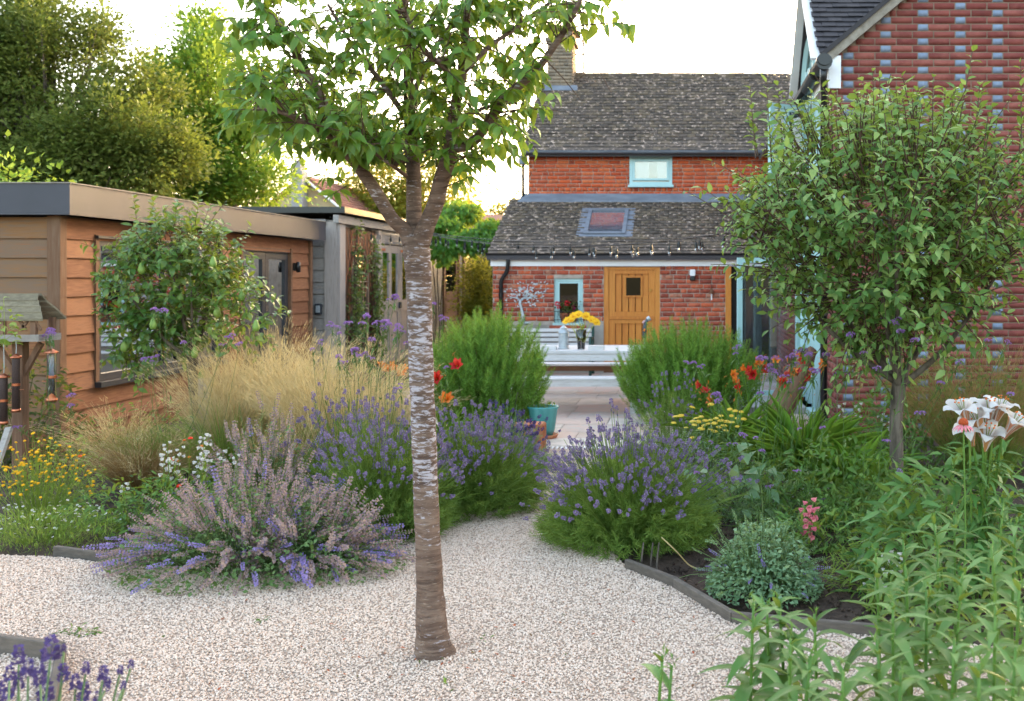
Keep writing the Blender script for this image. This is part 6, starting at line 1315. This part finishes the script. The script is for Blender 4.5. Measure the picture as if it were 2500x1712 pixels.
# verbena: tall wiry stems with flat violet heads
def dome(seed, n=34):
    q = np.random.default_rng(seed); d = unit(q.normal(0, 1, (n, 3))*[1, 1, .5]+[0, 0, .55]); d = d[:, [0, 2, 1]]; t = d*[.5, .28, .5]; V, F = place_t((DIA[0]*[1.6, 1, 1.2], DIA[1]), frames(d, q.normal(0, 1, (n, 3))), t*.8, np.full(n, .26)); return V, F
DOME = [dome(i) for i in range(4)]
def verbena(label, heads, Y, seed, jit=.35, basepx=None, s=.035):
    q = np.random.default_rng(seed); px = np.mean([h[0] for h in heads]) if basepx is None else basepx; C = gpt(px, Y); o = thing('verbena', C, label, 'verbena', 'verbena plants')
    T, Dd, pth = [], [], []; sz = []
    for h in heads:
        y_ = Y+q.uniform(-jit, jit); p = np.array(P(h[0], h[1], y_)); sc = h[2] if len(h) > 2 else 1.0
        b = np.array([C[0]+q.normal(0, .12)+.35*(p[0]-C[0]), C[1]+q.normal(0, .1), 0]); kk = np.linspace(0, 1, 6)[:, None]; fk = p-unit((p-b)[None])[0]*.09; 
        pth.append(b+(fk-b)*kk+np.sin(kk*math.pi)*q.normal(0, .02, 3))
        for e in range(max(1, int(round(sc*2.2)))):
            tp_ = p+(q.normal(0, .022, 3)*[1, 1, .6] if e else 0); T.append(tp_); Dd.append([q.normal(0, .2), q.normal(0, .2), 1]); sz.append(s*q.uniform(.7, 1.1)*min(1.15, .75+.25*sc)); pth.append(fk+(tp_-fk)*kk)
    stems(o, 'stems', np.array(pth), .0019, M['verb_stem'], 4); T = np.array(T); scatter(o, 'flower_head', 'flower_heads', DOME, frames(np.array(Dd), q.normal(0, 1, (len(T), 3))), T, np.array(sz)*1.25, M['verb'], 60)
    nl = len(pth)*5; idx = q.choice(len(pth), nl); pa = np.array(pth); f_ = q.uniform(.05, .7, nl); pp_ = pa[idx, 0]+(pa[idx, -1]-pa[idx, 0])*f_[:, None]
    scatter(o, 'leaf', 'leaves', leaves_t(.2, 2), frames(q.normal(0, 1, (nl, 3))+[0, 0, .2]), pp_, q.uniform(.03, .08, nl), M['verb_stem'])
verbena('violet verbena heads left of the trunk before the grey shed doors', [(893, 775, 1.6), (890, 790, 1), (945, 785, 2), (950, 795, 1), (970, 798, 1.6), (978, 800, 1), (922, 787, 1), (935, 800, .8), (847, 790, 1.2), (808, 790, 1), (814, 798, .6), (826, 800, .6), (829, 816, .8), (965, 725, 1.4), (949, 732, .6), (868, 855, 1.8), (878, 870, 1), (865, 865, .8), (893, 861, 1), (782, 840, .9), (763, 853, .6), (828, 873, .7), (844, 886, .7), (911, 832, 1), (910, 876, .8), (963, 830, .6), (992, 838, .6)], 8.0, 1)
verbena('verbena heads just right of the trunk above the rosemary', [(1059, 742, 1), (1082, 782, 1.2), (1090, 898, .6), (975, 950, .8)], 7.8, 2, .1, 1040)
verbena('tall verbena stems in front of the pear tree crown', [(375, 756, 1.2), (388, 760, .8), (402, 762, .8), (362, 875, 1.3), (376, 874, .8), (352, 876, .6), (448, 838, .8), (562, 825, 1.2), (540, 843, .8), (586, 840, .8)], 8.2, 3, .2, 420)
verbena('small verbena cluster by the bird feeders', [(120, 812, 1.2), (112, 817, .8), (131, 815, .8), (168, 970, 1), (172, 990, 1), (48, 1043, 1)], 8.2, 4, .1, 120)
verbena('verbena heads among the red daylilies before the glazed doors', [(1942, 857, 1), (1966, 855, 2.2), (1975, 868, 1.5), (1935, 868, 1.2), (1892, 873, 1.4), (1853, 878, 1.8), (1795, 852, 1), (1796, 865, .6), (1882, 905, 1.6), (1935, 893, 1.3), (1985, 905, 1.3), (1990, 912, 1), (2018, 870, 1.6), (2042, 915, 1.3), (2070, 915, 1), (1910, 920, 1.3), (1927, 936, .8), (1962, 948, .8), (1693, 888, 1.3), (1708, 898, .7), (1743, 966, 1.8), (1752, 980, 1.3), (1855, 962, 1)], 7.6, 5, .4, 1880)
verbena('verbena stems crossing in front of the apple crown', [(2185, 788, 1.6), (2200, 812, 1.4), (2228, 832, 1), (2078, 816, 1), (2105, 862, .8), (2190, 714, .8), (2145, 898, .7)], 6.9, 6, .2, 2150)
verbena('scattered small verbena heads low in the bed by the lavender', [(1815, 1063, 1.2), (1845, 1070, .6), (2010, 1046, 1), (1952, 1048, .6), (1950, 1150, 1), (1862, 1102, .8), (1875, 1190, 1), (1790, 1170, .9), (1795, 1085, .7), (1735, 1080, .6), (2012, 1222, .8), (2195, 1150, .9), (2240, 1010, 1), (2160, 1078, .8), (2300, 937, .9), (2470, 963, .8), (2410, 832, .8), (2463, 840, .9), (2340, 887, .8), (1720, 1140, .8), (1700, 1155, .8)], 6.7, 7, .4, 1980, .03)

# pointed foliage fillers
def leafy(name, label, C, rx, ry, h, n, mat, ll, W=.4, seed=1, cat='plant', group=None, nparts=0, up=.3, low=.05, stems_n=40):
    q = np.random.default_rng(seed); C = np.array(C, float); o = thing(name, C, label, cat, group); a = q.uniform(0, 2*math.pi, n); f = np.sqrt(q.uniform(0, 1, n)); p = C+np.stack([np.cos(a)*f*rx, np.sin(a)*f*ry, h*(1-.6*f**2)*q.uniform(low, 1, n)], 1)
    d = np.stack([np.cos(a), np.sin(a), 0*a+up], 1)+q.normal(0, .6, (n, 3)); scatter(o, 'leaf', 'leaves', leaves_t(W, 3, .14, 3, .1, .6), frames(d, q.normal(0, .4, (n, 3))+[0, -.2, 1]), p, q.uniform(.6, 1.3, n)*ll, mat, nparts, True)
    if stems_n:
        i = q.choice(n, stems_n); k = np.linspace(0, 1, 5)[None, :, None]; b0 = C+q.normal(0, .06, (stems_n, 3))*[1, 1, 0]; stems(o, 'stems', b0[:, None]+(p[i]-b0)[:, None]*k, .0025, mat)
    return o
FL = 'leafy bed plants'
leafy('leafy_perennial', 'broad blue green leaves between the lavender and achillea', gpt(1795, 7.2), .38, .3, .55, 90, M['grey_leaf'], .16, .55, 1, group=FL, nparts=60)
leafy('leafy_perennial', 'mid green bushy perennial left of the apple trunk', gpt(2040, 7.2), .55, .35, .62, 900, M['mix_leaf'], .07, .35, 2, group=FL)
leafy('leafy_perennial', 'dark green foliage behind the apple trunk against the brick', gpt(2330, 8.8), .95, .5, 1.12, 2300, M['mix_leaf'], .075, .4, 3, group=FL)
leafy('leafy_perennial', 'green foliage at the foot of the wing by the downpipe', gpt(2060, 9.4), .7, .4, .55, 900, M['mix_leaf'], .07, .35, 4, group=FL)
leafy('leafy_perennial', 'tangle of green leaves under the apple tree', gpt(2230, 6.9), .6, .5, .4, 1100, M['mix_leaf'], .06, .35, 5, group=FL)
leafy('leafy_perennial', 'low green leaves behind the pink penstemon', gpt(2020, 6.4), .4, .35, .32, 600, M['mix_leaf'], .06, .32, 6, group=FL)
leafy('leafy_perennial', 'leafy green growth behind the foreground lily stems', gpt(2370, 5.5), .62, .5, .82, 1100, M['lily_leaf'], .12, .3, 7, group=FL, nparts=120)
leafy('leafy_perennial', 'green leafy clump around the white penstemon', gpt(480, 7.1), .5, .35, .42, 900, M['mix_leaf'], .05, .3, 8, group=FL)
leafy('leafy_perennial', 'green undergrowth along the office wall behind the sedge', gpt(380, 9.6), .9, .35, .6, 900, M['mix_leaf'], .06, .35, 9, group=FL)
leafy('leafy_perennial', 'dark green shrub growth behind the bird feeders', gpt(40, 9.2), .6, .35, 1.2, 1100, M['leaf_dark'], .07, .4, 10, group=FL)
leafy('lime_perennial', 'lime green feathery seed heads in front of the office corner', gpt(150, 7.6), .3, .25, .62, 900, M['lime_leaf'], .035, .3, 11, group=FL)
leafy('leafy_perennial', 'leafy green clump between the grasses and tall catmint', gpt(330, 7.0), .5, .4, .35, 800, M['mix_leaf'], .055, .35, 12, group=FL)
leafy('lime_perennial', 'bright green ferny foliage at the edge of the soil bed', gpt(2150, 5.6), .3, .25, .32, 900, M['grass_green'], .06, .1, 13, group=FL)
leafy('leafy_perennial', 'green plants filling the bed beneath the yellow achillea', gpt(1730, 7.9), .5, .35, .62, 1000, M['mix_leaf'], .05, .25, 14, group=FL)
leafy('leafy_perennial', 'leafy growth at the foot of the shed below the climber', gpt(880, 12.5), 1.0, .5, .75, 900, M['mix_leaf'], .08, .4, 15, group=FL)
leafy('leafy_perennial', 'shaded greenery between golden grass and the shed', gpt(760, 11.5), .9, .5, .7, 800, M['mix_leaf'], .08, .4, 16, group=FL)
leafy('yellow_leaf_vine', 'pale yellowing leaves hanging over the bird table edge', P(5, 790, 8.0)-Vector((0, 0, .18)), .13, .1, .4, 60, M['lime_leaf'], .07, .5, 17, group=FL, stems_n=6)
leafy('fennel', 'feathery green fennel around the apple trunk base', gpt(2170, 7.0), .45, .3, .4, 1800, M['grass_green'], .07, .03, 18, group=FL)
leafy('fennel', 'airy green fennel left behind the verbena stems', gpt(1900, 7.0), .5, .35, .5, 1700, M['mix_leaf'], .08, .04, 19, group=FL)

# round-headed and small flowers
BALL = merge_t([(np.array([(math.cos(2*math.pi*k/8)*rr_, z, math.sin(2*math.pi*k/8)*rr_) for rr_, z in ((.5, 0), (.46, .25), (.28, .42), (.02, .48)) for k in range(8)]), np.array([(i*8+k, i*8+(k+1) % 8, (i+1)*8+(k+1) % 8, (i+1)*8+k) for i in range(3) for k in range(8)]))])
def daisies_t(npet, rin, W, L):
    a = np.linspace(0, 2*math.pi, npet, endpoint=False); d = np.stack([np.cos(a), 0*a+.15, np.sin(a)], 1); V, F = place_t((DIA[0]*[W, 1, 1], DIA[1]), frames(d, np.tile([0, 1., 0], (npet, 1))), d*rin*.5, np.full(npet, L)); return V, F
DAISY = daisies_t(9, .25, 1.1, .42)
def buttons(name, label, C, rx, ry, h, n, tm, size, fmat, smat, seed=1, nparts=140, cat='flowers', leafs=900, ll=.04, lW=.12, hmin=.5, side=.35, group='small flowered plants', heads=None, smooth=True, lh=.8, lm=None):
    q = np.random.default_rng(seed); C = np.array(C, float); o = thing(name, C, label, cat, group)
    if heads is not None: tip = np.array([tuple(P(a, b, C[1]+q.uniform(-.2, .2))) for a, b in heads]); n = len(tip)
    else: a = q.uniform(0, 2*math.pi, n); f = np.sqrt(q.uniform(0, 1, n)); tip = C+np.stack([np.cos(a)*f*rx, np.sin(a)*f*ry, h*(1-.35*f**2)*q.uniform(hmin, 1.05, n)], 1)
    b = C+(tip-C)*[.4, .4, 0]+q.normal(0, .02, (n, 3))*[1, 1, 0]; k = np.linspace(0, 1, 5)[None, :, None]; md = b*.5+tip*.5+[0, 0, .05]; stems(o, 'stems', (1-k)**2*b[:, None]+2*k*(1-k)*md[:, None]+k**2*tip[:, None], .0017, smat)
    D = np.stack([q.normal(0, side, n), q.normal(0, side, n)-.15, np.full(n, 1.)], 1); scatter(o, 'flower_head', 'flower_heads', tm, frames(D, q.normal(0, 1, (n, 3))), tip, q.uniform(.8, 1.2, n)*size, fmat, nparts, smooth)
    if leafs:
        a = q.uniform(0, 2*math.pi, leafs); f = np.sqrt(q.uniform(0, 1, leafs)); p = C+np.stack([np.cos(a)*f*rx, np.sin(a)*f*ry, h*lh*(1-.5*f**2)*q.uniform(.03, 1, leafs)], 1); scatter(o, 'leaf', 'leaves', leaves_t(lW*1.0, 2, .1, 2), frames(q.normal(0, .7, (leafs, 3))+[0, 0, .6]), p, q.uniform(.6, 1.3, leafs)*ll, lm or smat)
    return o
buttons('button_flowers', 'mass of golden yellow button flowers beneath the bird table', gpt(95, 7.1), .36, .3, .6, 150, BALL, .021, M['yellow'], M['grass_green'], 1, 150, leafs=900, ll=.06, lW=.08, hmin=.45)
buttons('fleabane', 'low fleabane with tiny white and pink daisies by the gravel', gpt(110, 6.55), .46, .3, .27, 130, DAISY, .018, M['white_fl'], M['grass_green'], 2, 130, leafs=2600, ll=.05, lW=.1, smooth=False)
buttons('achillea', 'flat topped pale yellow achillea behind the big lavender', gpt(1720, 8.2), .4, .3, .72, 0, (BALL[0]*[1, .45, 1], BALL[1]), .052, M['ach'], M['grey_leaf'], 3, 60, heads=[(1650, 1018), (1662, 1016), (1645, 1033), (1690, 995), (1736, 988), (1675, 1045), (1690, 1030), (1700, 1022), (1712, 1018), (1695, 1038), (1722, 1028), (1735, 1026), (1748, 1022), (1760, 1016), (1718, 1040), (1730, 1036), (1745, 1034), (1760, 1028), (1773, 1030), (1782, 1000), (1795, 1004), (1810, 1006), (1800, 1022), (1786, 1032), (1745, 1054), (1772, 1052), (1735, 1050), (1690, 1070), (1712, 1048), (1800, 1042), (1786, 1016), (1768, 1040), (1705, 1030), (1755, 1044), (1815, 1024)], leafs=700, ll=.05, side=.12)
buttons('red_geum', 'scarlet geum flowers among the white penstemon', gpt(455, 7.0), .3, .25, .4, 0, BALL, .03, M['scarlet'], M['grass_green'], 4, 12, heads=[(423, 1122), (437, 1188), (459, 1192), (465, 1072), (412, 1250)], leafs=160)
buttons('orange_geum', 'small orange geum blooms beside the penstemon', gpt(500, 7.2), .3, .25, .4, 0, BALL, .024, M['orange_fl'], M['grass_green'], 5, 12, heads=[(450, 1076), (493, 1090), (462, 1117), (436, 1125), (195, 1115)], leafs=100)
buttons('chamomile', 'tiny white daisies in the grass below the apple tree', gpt(2080, 7.4), .5, .4, .2, 60, DAISY, .015, M['white_fl'], M['grass_green'], 6, 40, leafs=900, ll=.04, lW=.08, smooth=False)

# bell spikes: penstemon white and pink
BELL = [trumpet(.9, 5, .38, .5, 40+i) for i in range(2)]
def penstemon(label, spikes, Y, mat, seed, name='penstemon', s=.035, lmat=None):
    q = np.random.default_rng(seed); C = gpt(np.mean([a for a, _, _ in spikes]), Y); o = thing(name, C, label, 'penstemon', 'penstemon plants'); T, D, pth = [], [], []
    for px, py, n in spikes:
        tp_ = np.array(P(px, py, Y+q.uniform(-.15, .15))); b = np.array([tp_[0]+q.normal(0, .04), Y, 0]); kk = np.linspace(0, 1, 5)[:, None]; pth.append(b+(tp_-b)*kk)
        for j in range(n): a = j*2.4+q.uniform(-.4, .4); dz = j*.022; T.append(tp_-[0, 0, dz]+np.array([math.cos(a), math.sin(a), 0])*.012); D.append([math.cos(a), math.sin(a)-.3, -.25])
    stems(o, 'stems', np.array(pth), .003, M['lav_stem']); T = np.array(T); scatter(o, 'bell', 'bells', BELL, frames(np.array(D)), T, q.uniform(.8, 1.2, len(T))*s, mat, 120, True)
    nl = 26*len(pth); pa = np.array(pth); i = q.choice(len(pth), nl); f_ = q.uniform(0, .75, nl)[:, None]; scatter(o, 'leaf', 'leaves', leaves_t(.22, 2), frames(q.normal(0, 1, (nl, 3))+[0, 0, .4]), pa[i, 0]+(pa[i, -1]-pa[i, 0])*f_, q.uniform(.05, .1, nl), lmat or M['lav_stem'])
penstemon('white penstemon spires with bell flowers in the left bed', [(408, 1078, 8), (402, 1102, 8), (440, 1090, 5), (495, 1060, 12), (505, 1062, 11), (483, 1120, 6), (428, 1110, 10), (540, 1100, 4), (574, 1110, 4), (418, 1130, 5)], 7.0, M['white_fl'], 1)
penstemon('small white penstemon drooping over the soil near the sedge', [(300, 1180, 3), (306, 1190, 2)], 6.9, M['white_fl'], 2)
penstemon('pink penstemon spike beside the soil bed', [(1976, 1218, 12), (1968, 1235, 9), (1985, 1240, 8)], 6.3, M['pink_fl'], 3, s=.045)
penstemon('white bell spires by the foot of the wing', [(2055, 985, 6), (2095, 985, 6), (2150, 1010, 5), (2165, 1030, 6)], 8.6, M['white_fl'], 4)
penstemon('cream fluffy spires against the brick beside the apple trunk', [(2090, 872, 8), (2100, 925, 5), (2260, 870, 5), (2310, 850, 6), (2340, 870, 6), (2390, 840, 4), (2440, 855, 6), (2460, 870, 6)], 9.0, M['straw'], 5)
penstemon('low white phlox flowers at the edge of the soil bed', [(2165, 1345, 5), (2185, 1350, 5), (2135, 1405, 5), (2150, 1400, 4), (2120, 1415, 3), (2190, 1362, 4)], 5.2, M['white_fl'], 6, 'phlox', .03)

# white trumpet lilies, echinacea
li = thing('white_lilies', gpt(2400, 5.3), 'cluster of large white trumpet lilies with pink and orange backs', 'lily')
lf_ = [(2352, 1005, (-.4, -.3, .95)), (2416, 1004, (.0, -.3, 1)), (2440, 1000, (.25, -.25, 1)), (2368, 1054, (-.3, -.4, .9)), (2412, 1066, (.05, -.45, .9)), (2472, 1038, (.5, -.3, .85)), (2385, 1030, (-.35, -.2, .9))]
def funnel(r0, r1, L, n=18, flare=2.2): return [(r0+(r1-r0)*t**flare, L*t) for t in np.linspace(0, 1, 7)]
M['lily_in'] = leafmat('lily_in', ['#e9e2cf', '#f0eadc'], .35, .6, .2, tcol=(.9, .85, .6))
PR = [(.006, 0, .012), (.010, .03, .022), (.016, .058, .032), (.025, .084, .044), (.038, .104, .054), (.056, .114, .052), (.072, .110, .036), (.082, .096, .006)]
def petals(seed, k0=8, ws=1.0, off=0.):
    q = np.random.default_rng(seed); V, F = [], []
    for i in range(6):
        a = 2*math.pi*i/6+q.uniform(-.08, .08); s0 = len(V); ca, sa = math.cos(a), math.sin(a); cu = q.uniform(.6, 1.25); wf = (1.12 if i % 2 else .9)*ws
        for j, (rd, y, wd) in enumerate(PR[:k0]):
            y2 = y-(cu-1)*.02*max(0, j-4)+off*-.3; rd2 = rd+off+(.0012 if i % 2 else 0)
            for e in (-1, -.5, 0, .5, 1):
                w_ = e*wd*wf*.5; th = math.atan2(w_, max(rd2, .012)); rr_ = max(rd2, .0)*(1 if j > 4 else 1/math.cos(th*.0)); V.append((ca*rr_*math.cos(th*.6)-sa*w_, y2+.003*math.sin(9*y+3*e+i)*(j > 4), sa*rr_*math.cos(th*.6)+ca*w_))
        for j in range(k0-1):
            for e in range(4): F.append((s0+5*j+e, s0+5*j+e+1, s0+5*(j+1)+e+1, s0+5*(j+1)+e))
    return np.array(V), np.array(F)
for n_, (px, py, d) in enumerate(lf_):
    e = np.array(P(px, py, 5.1+.04*(px % 3))); D = unit(np.array([d])); Fm = frames(D); b0 = e-D[0]*.085; z0 = np.zeros(1, int); wl_ = np.array(wloc(li))
    Vt, Ft = stack([petals(60+n_)], z0, Fm, b0[None], np.array([1.12])); fo = link('flower', npmesh('flower', Vt-wl_, Ft, M['white_fl'], True), li)
    Vt, Ft = stack([petals(60+n_, 5, .62, .0016)], z0, Fm, b0[None], np.array([1.12])); link('petal_backs', npmesh('petal_backs', Vt-wl_, Ft, M['lily_out'], True), fo, None, 'stuff')
    x_, y_ = Fm[0][:, 0], Fm[0][:, 2]
    sp6 = [[b0+D[0]*.05, b0+D[0]*.1+(x_*math.cos(a)+y_*math.sin(a))*.01, b0+D[0]*.15+(x_*math.cos(a)+y_*math.sin(a))*.024] for a in np.arange(6)*1.047]; stems(fo, 'stamens', np.array(sp6), .0016, M['lime_leaf'])
    scatter(fo, 'anther', 'anthers', BALL, frames(np.tile(D, (6, 1))), np.array([t_[2] for t_ in sp6]), np.full(6, .011), M['orange_fl'])
B = np.array([wloc(li)]*len(lf_))+rng.normal(0, .06, (len(lf_), 3))*[1, 1, 0]; T = np.array([np.array(P(a, c, 5.1))-unit(np.array([d]))[0]*.1 for a, c, d in lf_]); k = np.linspace(0, 1, 6)[None, :, None]; stems(li, 'stems', B[:, None]+(T-B)[:, None]*k, .006, M['lily_stem'], 6)
nl = 240; i = rng.choice(len(lf_), nl); f_ = rng.uniform(.05, .85, nl)[:, None]; a = rng.uniform(0, 6.28, nl); scatter(li, 'leaf', 'leaves', leaves_t(.16, 4, .12, 4, .2, .8), frames(np.stack([np.cos(a), np.sin(a), 0*a+.35], 1)), B[i]+(T-B)[i]*f_, rng.uniform(.1, .17, nl), M['lily_leaf'], 80, True)
ec = thing('echinacea', gpt(2352, 4.9), 'pink echinacea with orange cone in front of the white lilies', 'coneflower')
c_ = P(2352, 1035, 4.9); stems(ec, 'stem', [[Vector((c_.x, 4.9, 0)), Vector((c_.x+.01, 4.9, .5)), c_]], .004, M['lily_stem'], 6)
MB().lathe([(0, -.006), (.024, -.002), (.024, .01), (.016, .024), (0, .03)], 14, c_).build('cone', M['cone'], ec, smooth=True)
a = np.linspace(0, 6.28, 16, endpoint=False); d = np.stack([np.cos(a), np.sin(a), 0*a-.35], 1); scatter(ec, 'petal', 'petals', leaf_t(1, .26, .1, .35), frames(d), np.array(c_)+d*.018, np.full(16, .048), M['pink_fl'], 16, True)

# foreground lily stems
LLF = leaves_t(.26, 5, .2, 5, .15, 1.0, base=.35)
def lily_stem(label, px, top, Y, n, L, seed, lean=0):
    q = np.random.default_rng(seed); tp_ = np.array(P(px, top, Y)); C = (tp_[0]-lean, Y, 0); o = thing('lily_stem', C, label, 'lily', 'lily stems in the front bed'); b = np.array(C); kk = np.linspace(0, 1, 9)[:, None]; pth = b+(tp_-b)*kk+np.sin(kk*3.14)*np.array([q.normal(0, .015), q.normal(0, .015), 0])
    MB().tube([Vector(p) for p in pth], lerp_r([.0075, .006, .004], 9), 8).build('stem', M['lily_stem'], o, smooth=True)
    f_ = np.linspace(.3, .97, n)+q.uniform(-.01, .01, n); a = np.arange(n)*2.4+q.uniform(-.3, .3, n); z = f_*tp_[2]; p = np.stack([np.interp(f_, kk[:, 0], pth[:, j]) for j in range(3)], 1)
    up_ = np.interp(f_, [.3, .8, 1], [.15, .45, 1.3]); sz = L*np.interp(f_, [.3, .6, .9, 1], [.9, 1.1, .85, .45])*q.uniform(.85, 1.15, n); scatter(o, 'leaf', 'leaves', LLF, frames(np.stack([np.cos(a), np.sin(a), up_], 1)), p, sz, M['lily_leaf'], n, True)
    nb_ = 4; tb_ = tp_+q.normal(0, .008, (nb_, 3)); scatter(o, 'bud', 'buds', leaves_t(.3, 2, .4, 2), frames(q.normal(0, .3, (nb_, 3))+[0, 0, 1]), tb_, q.uniform(.025, .04, nb_), M['lily_stem'], nb_)
LS = [(1618, 1600, 2.9, 'lone short lily stem nearest the gravel court'), (1840, 1475, 3.1, 'lily stem with pinkish tip left in the front group'), (1872, 1478, 3.3, 'second lily stem behind the pink tipped one'), (1900, 1462, 3.4, 'slim lily stem with bare tip over the gravel'), (1988, 1500, 3.2, 'bare tipped lily stem before the edging board'), (1930, 1560, 2.9, 'short leafy lily stem low over the gravel'),
      (2138, 1350, 3.5, 'tall lily stem at the left edge of the dense group'), (2205, 1318, 3.7, 'lily stem before the white phlox'), (2278, 1270, 3.9, 'tall lily stem rising under the echinacea'), (2212, 1390, 3.3, 'leafy lily stem in the middle of the front bed'), (2330, 1260, 4.1, 'lily stem in the back row below the white lilies'), (2262, 1440, 3.1, 'lily stem over the edging board corner'), (2350, 1400, 3.2, 'dense lily stem in the heart of the group'), (2420, 1330, 3.5, 'lily stem at the upper side of the group'), (2480, 1280, 3.7, 'lily stem by the right picture edge up high'), (2140, 1560, 2.8, 'lily stem with drooping leaves before the group'), (2330, 1560, 2.7, 'front lily stem low in the corner group'), (2430, 1480, 2.8, 'lily stem right of the dense heart'), (2200, 1640, 2.5, 'lowest lily stem at the bottom edge'), (2060, 1640, 2.5, 'low lily stem at the bottom beside the gravel'), (2490, 1420, 3.0, 'lily stem cut by the right edge halfway up'), (2390, 1620, 2.5, 'very near lily stem at the bottom right'), (1980, 1600, 2.7, 'near lily stem with broad leaves on the gravel side'), (1640, 1625, 2.9, 'side shoot beside the lone lily stem'), (2290, 1340, 3.6, 'lily stem mid row behind the front leaves'), (2450, 1230, 4.3, 'rear lily stem beside the white lily stalks'), (2180, 1470, 3.0, 'lily stem leaning over the bed edge'), (2480, 1580, 2.6, 'corner lily stem at the far bottom right')]
for i, (px, top, Y, lab) in enumerate(LS): lily_stem(lab, px, top, Y, 8 if px < 1700 else 27+(i*7) % 6, .13 if Y < 3 else .15, 100+i)

# litter on the gravel and soil
pg = np.array(rng.uniform(0, 1, (170, 2))); T = np.array([tuple(G(300+1500*a, 1420+290*b)) if i > 24 else tuple(G(1070+180*(a-.4), 1605+70*(b-.4))) for i, (a, b) in enumerate(pg)])+[0, 0, .022]
m_ = pmat('litter', ['#8a3f22', '#a85a34', '#6b4a30', '#4a5a28'], .9, 30, rw=1, nw=.1)
lt = tag(scatter(None, 'fallen_leaf', 'leaf_litter', leaves_t(.4, 3), frames(rng.normal(0, 1, (170, 3))*[1, 1, .1]), T, rng.uniform(.01, .032, 170), m_, 0), 'scattered dry leaf scraps lying on the gravel', 'leaf litter')
pg = rng.uniform(0, 1, (2600, 2)); T = np.array([((-.15+2.4*a), 4.75+3.2*b, 0) for a, b in pg]); T = T[(T[:, 0] > -.3-.0*(T[:, 1]))]; ok = []
ICO = (np.array([(0, 0, 1), (.9, 0, .1), (-.2, .9, .2), (-.6, -.6, .1), (.3, -.8, -.1), (0, 0, -.6)]), np.array([(0, 1, 2), (0, 2, 3), (0, 3, 4), (0, 4, 1), (5, 2, 1), (5, 3, 2), (5, 4, 3), (5, 1, 4)]))
px_ = CX+FPX*T[:, 0]/T[:, 1]; py_ = CY+FPX*CH/T[:, 1]; edge = np.interp(px_, [1440, 1532, 1645, 1784, 2140, 2600], [1300, 1385, 1425, 1505, 1535, 1565]); T = T[py_ < edge]
tag(scatter(None, 'clod', 'soil_clods', ICO, frames(sph(len(T))), T, np.abs(rng.normal(.008, .006, len(T)))+.003, M['soil'], 0), 'crumbly dark soil clods in the bed behind the edging', 'soil')

for i, (px, py, lab) in enumerate(((190, 1555, 'small green weed sprouting in the gravel near the corner lavender'), (640, 1522, 'tiny weed tuft in the gravel below the catmint'), (1185, 1565, 'little green seedling right of the cherry trunk'), (1095, 1680, 'tiny green weed at the bottom of the gravel'))):
    leafy('gravel_weed', lab, G(px, py), .1 if i == 0 else .03, .05, .05 if i == 0 else .025, 60 if i == 0 else 22, M['mix_leaf'], .025, .35, 60+i, 'weed', 'weeds in the gravel', 0, stems_n=8)
ds = thing('dry_stalk', G(1700, 1392), 'pale dry flower stalk arching from the lavender onto the soil', 'stalk')
MB().tube(spline([G(1700, 1392)+Vector((0, 0, .01)), G(1680, 1386)+Vector((0, 0, .02)), P(1650, 1345, 5.95), P(1615, 1312, 6.0)], 6), .004, 6).build('stem', M['straw'], ds, smooth=True)
for i, px in enumerate((1565, 1588, 1603)):
    o = tag(MB().tube([G(px, 1392+2*i), P(px+2, 1360, 5.95), P(px+6, 1325, 6.0)], [.007, .006, .004], 6).build('woody_stem', M['bark_grey'], base=G(px, 1392+2*i), smooth=True), ('leftmost', 'middle', 'rightmost')[i]+' bare woody stem at the foot of the big lavender', 'stem', 'bare lavender stems')
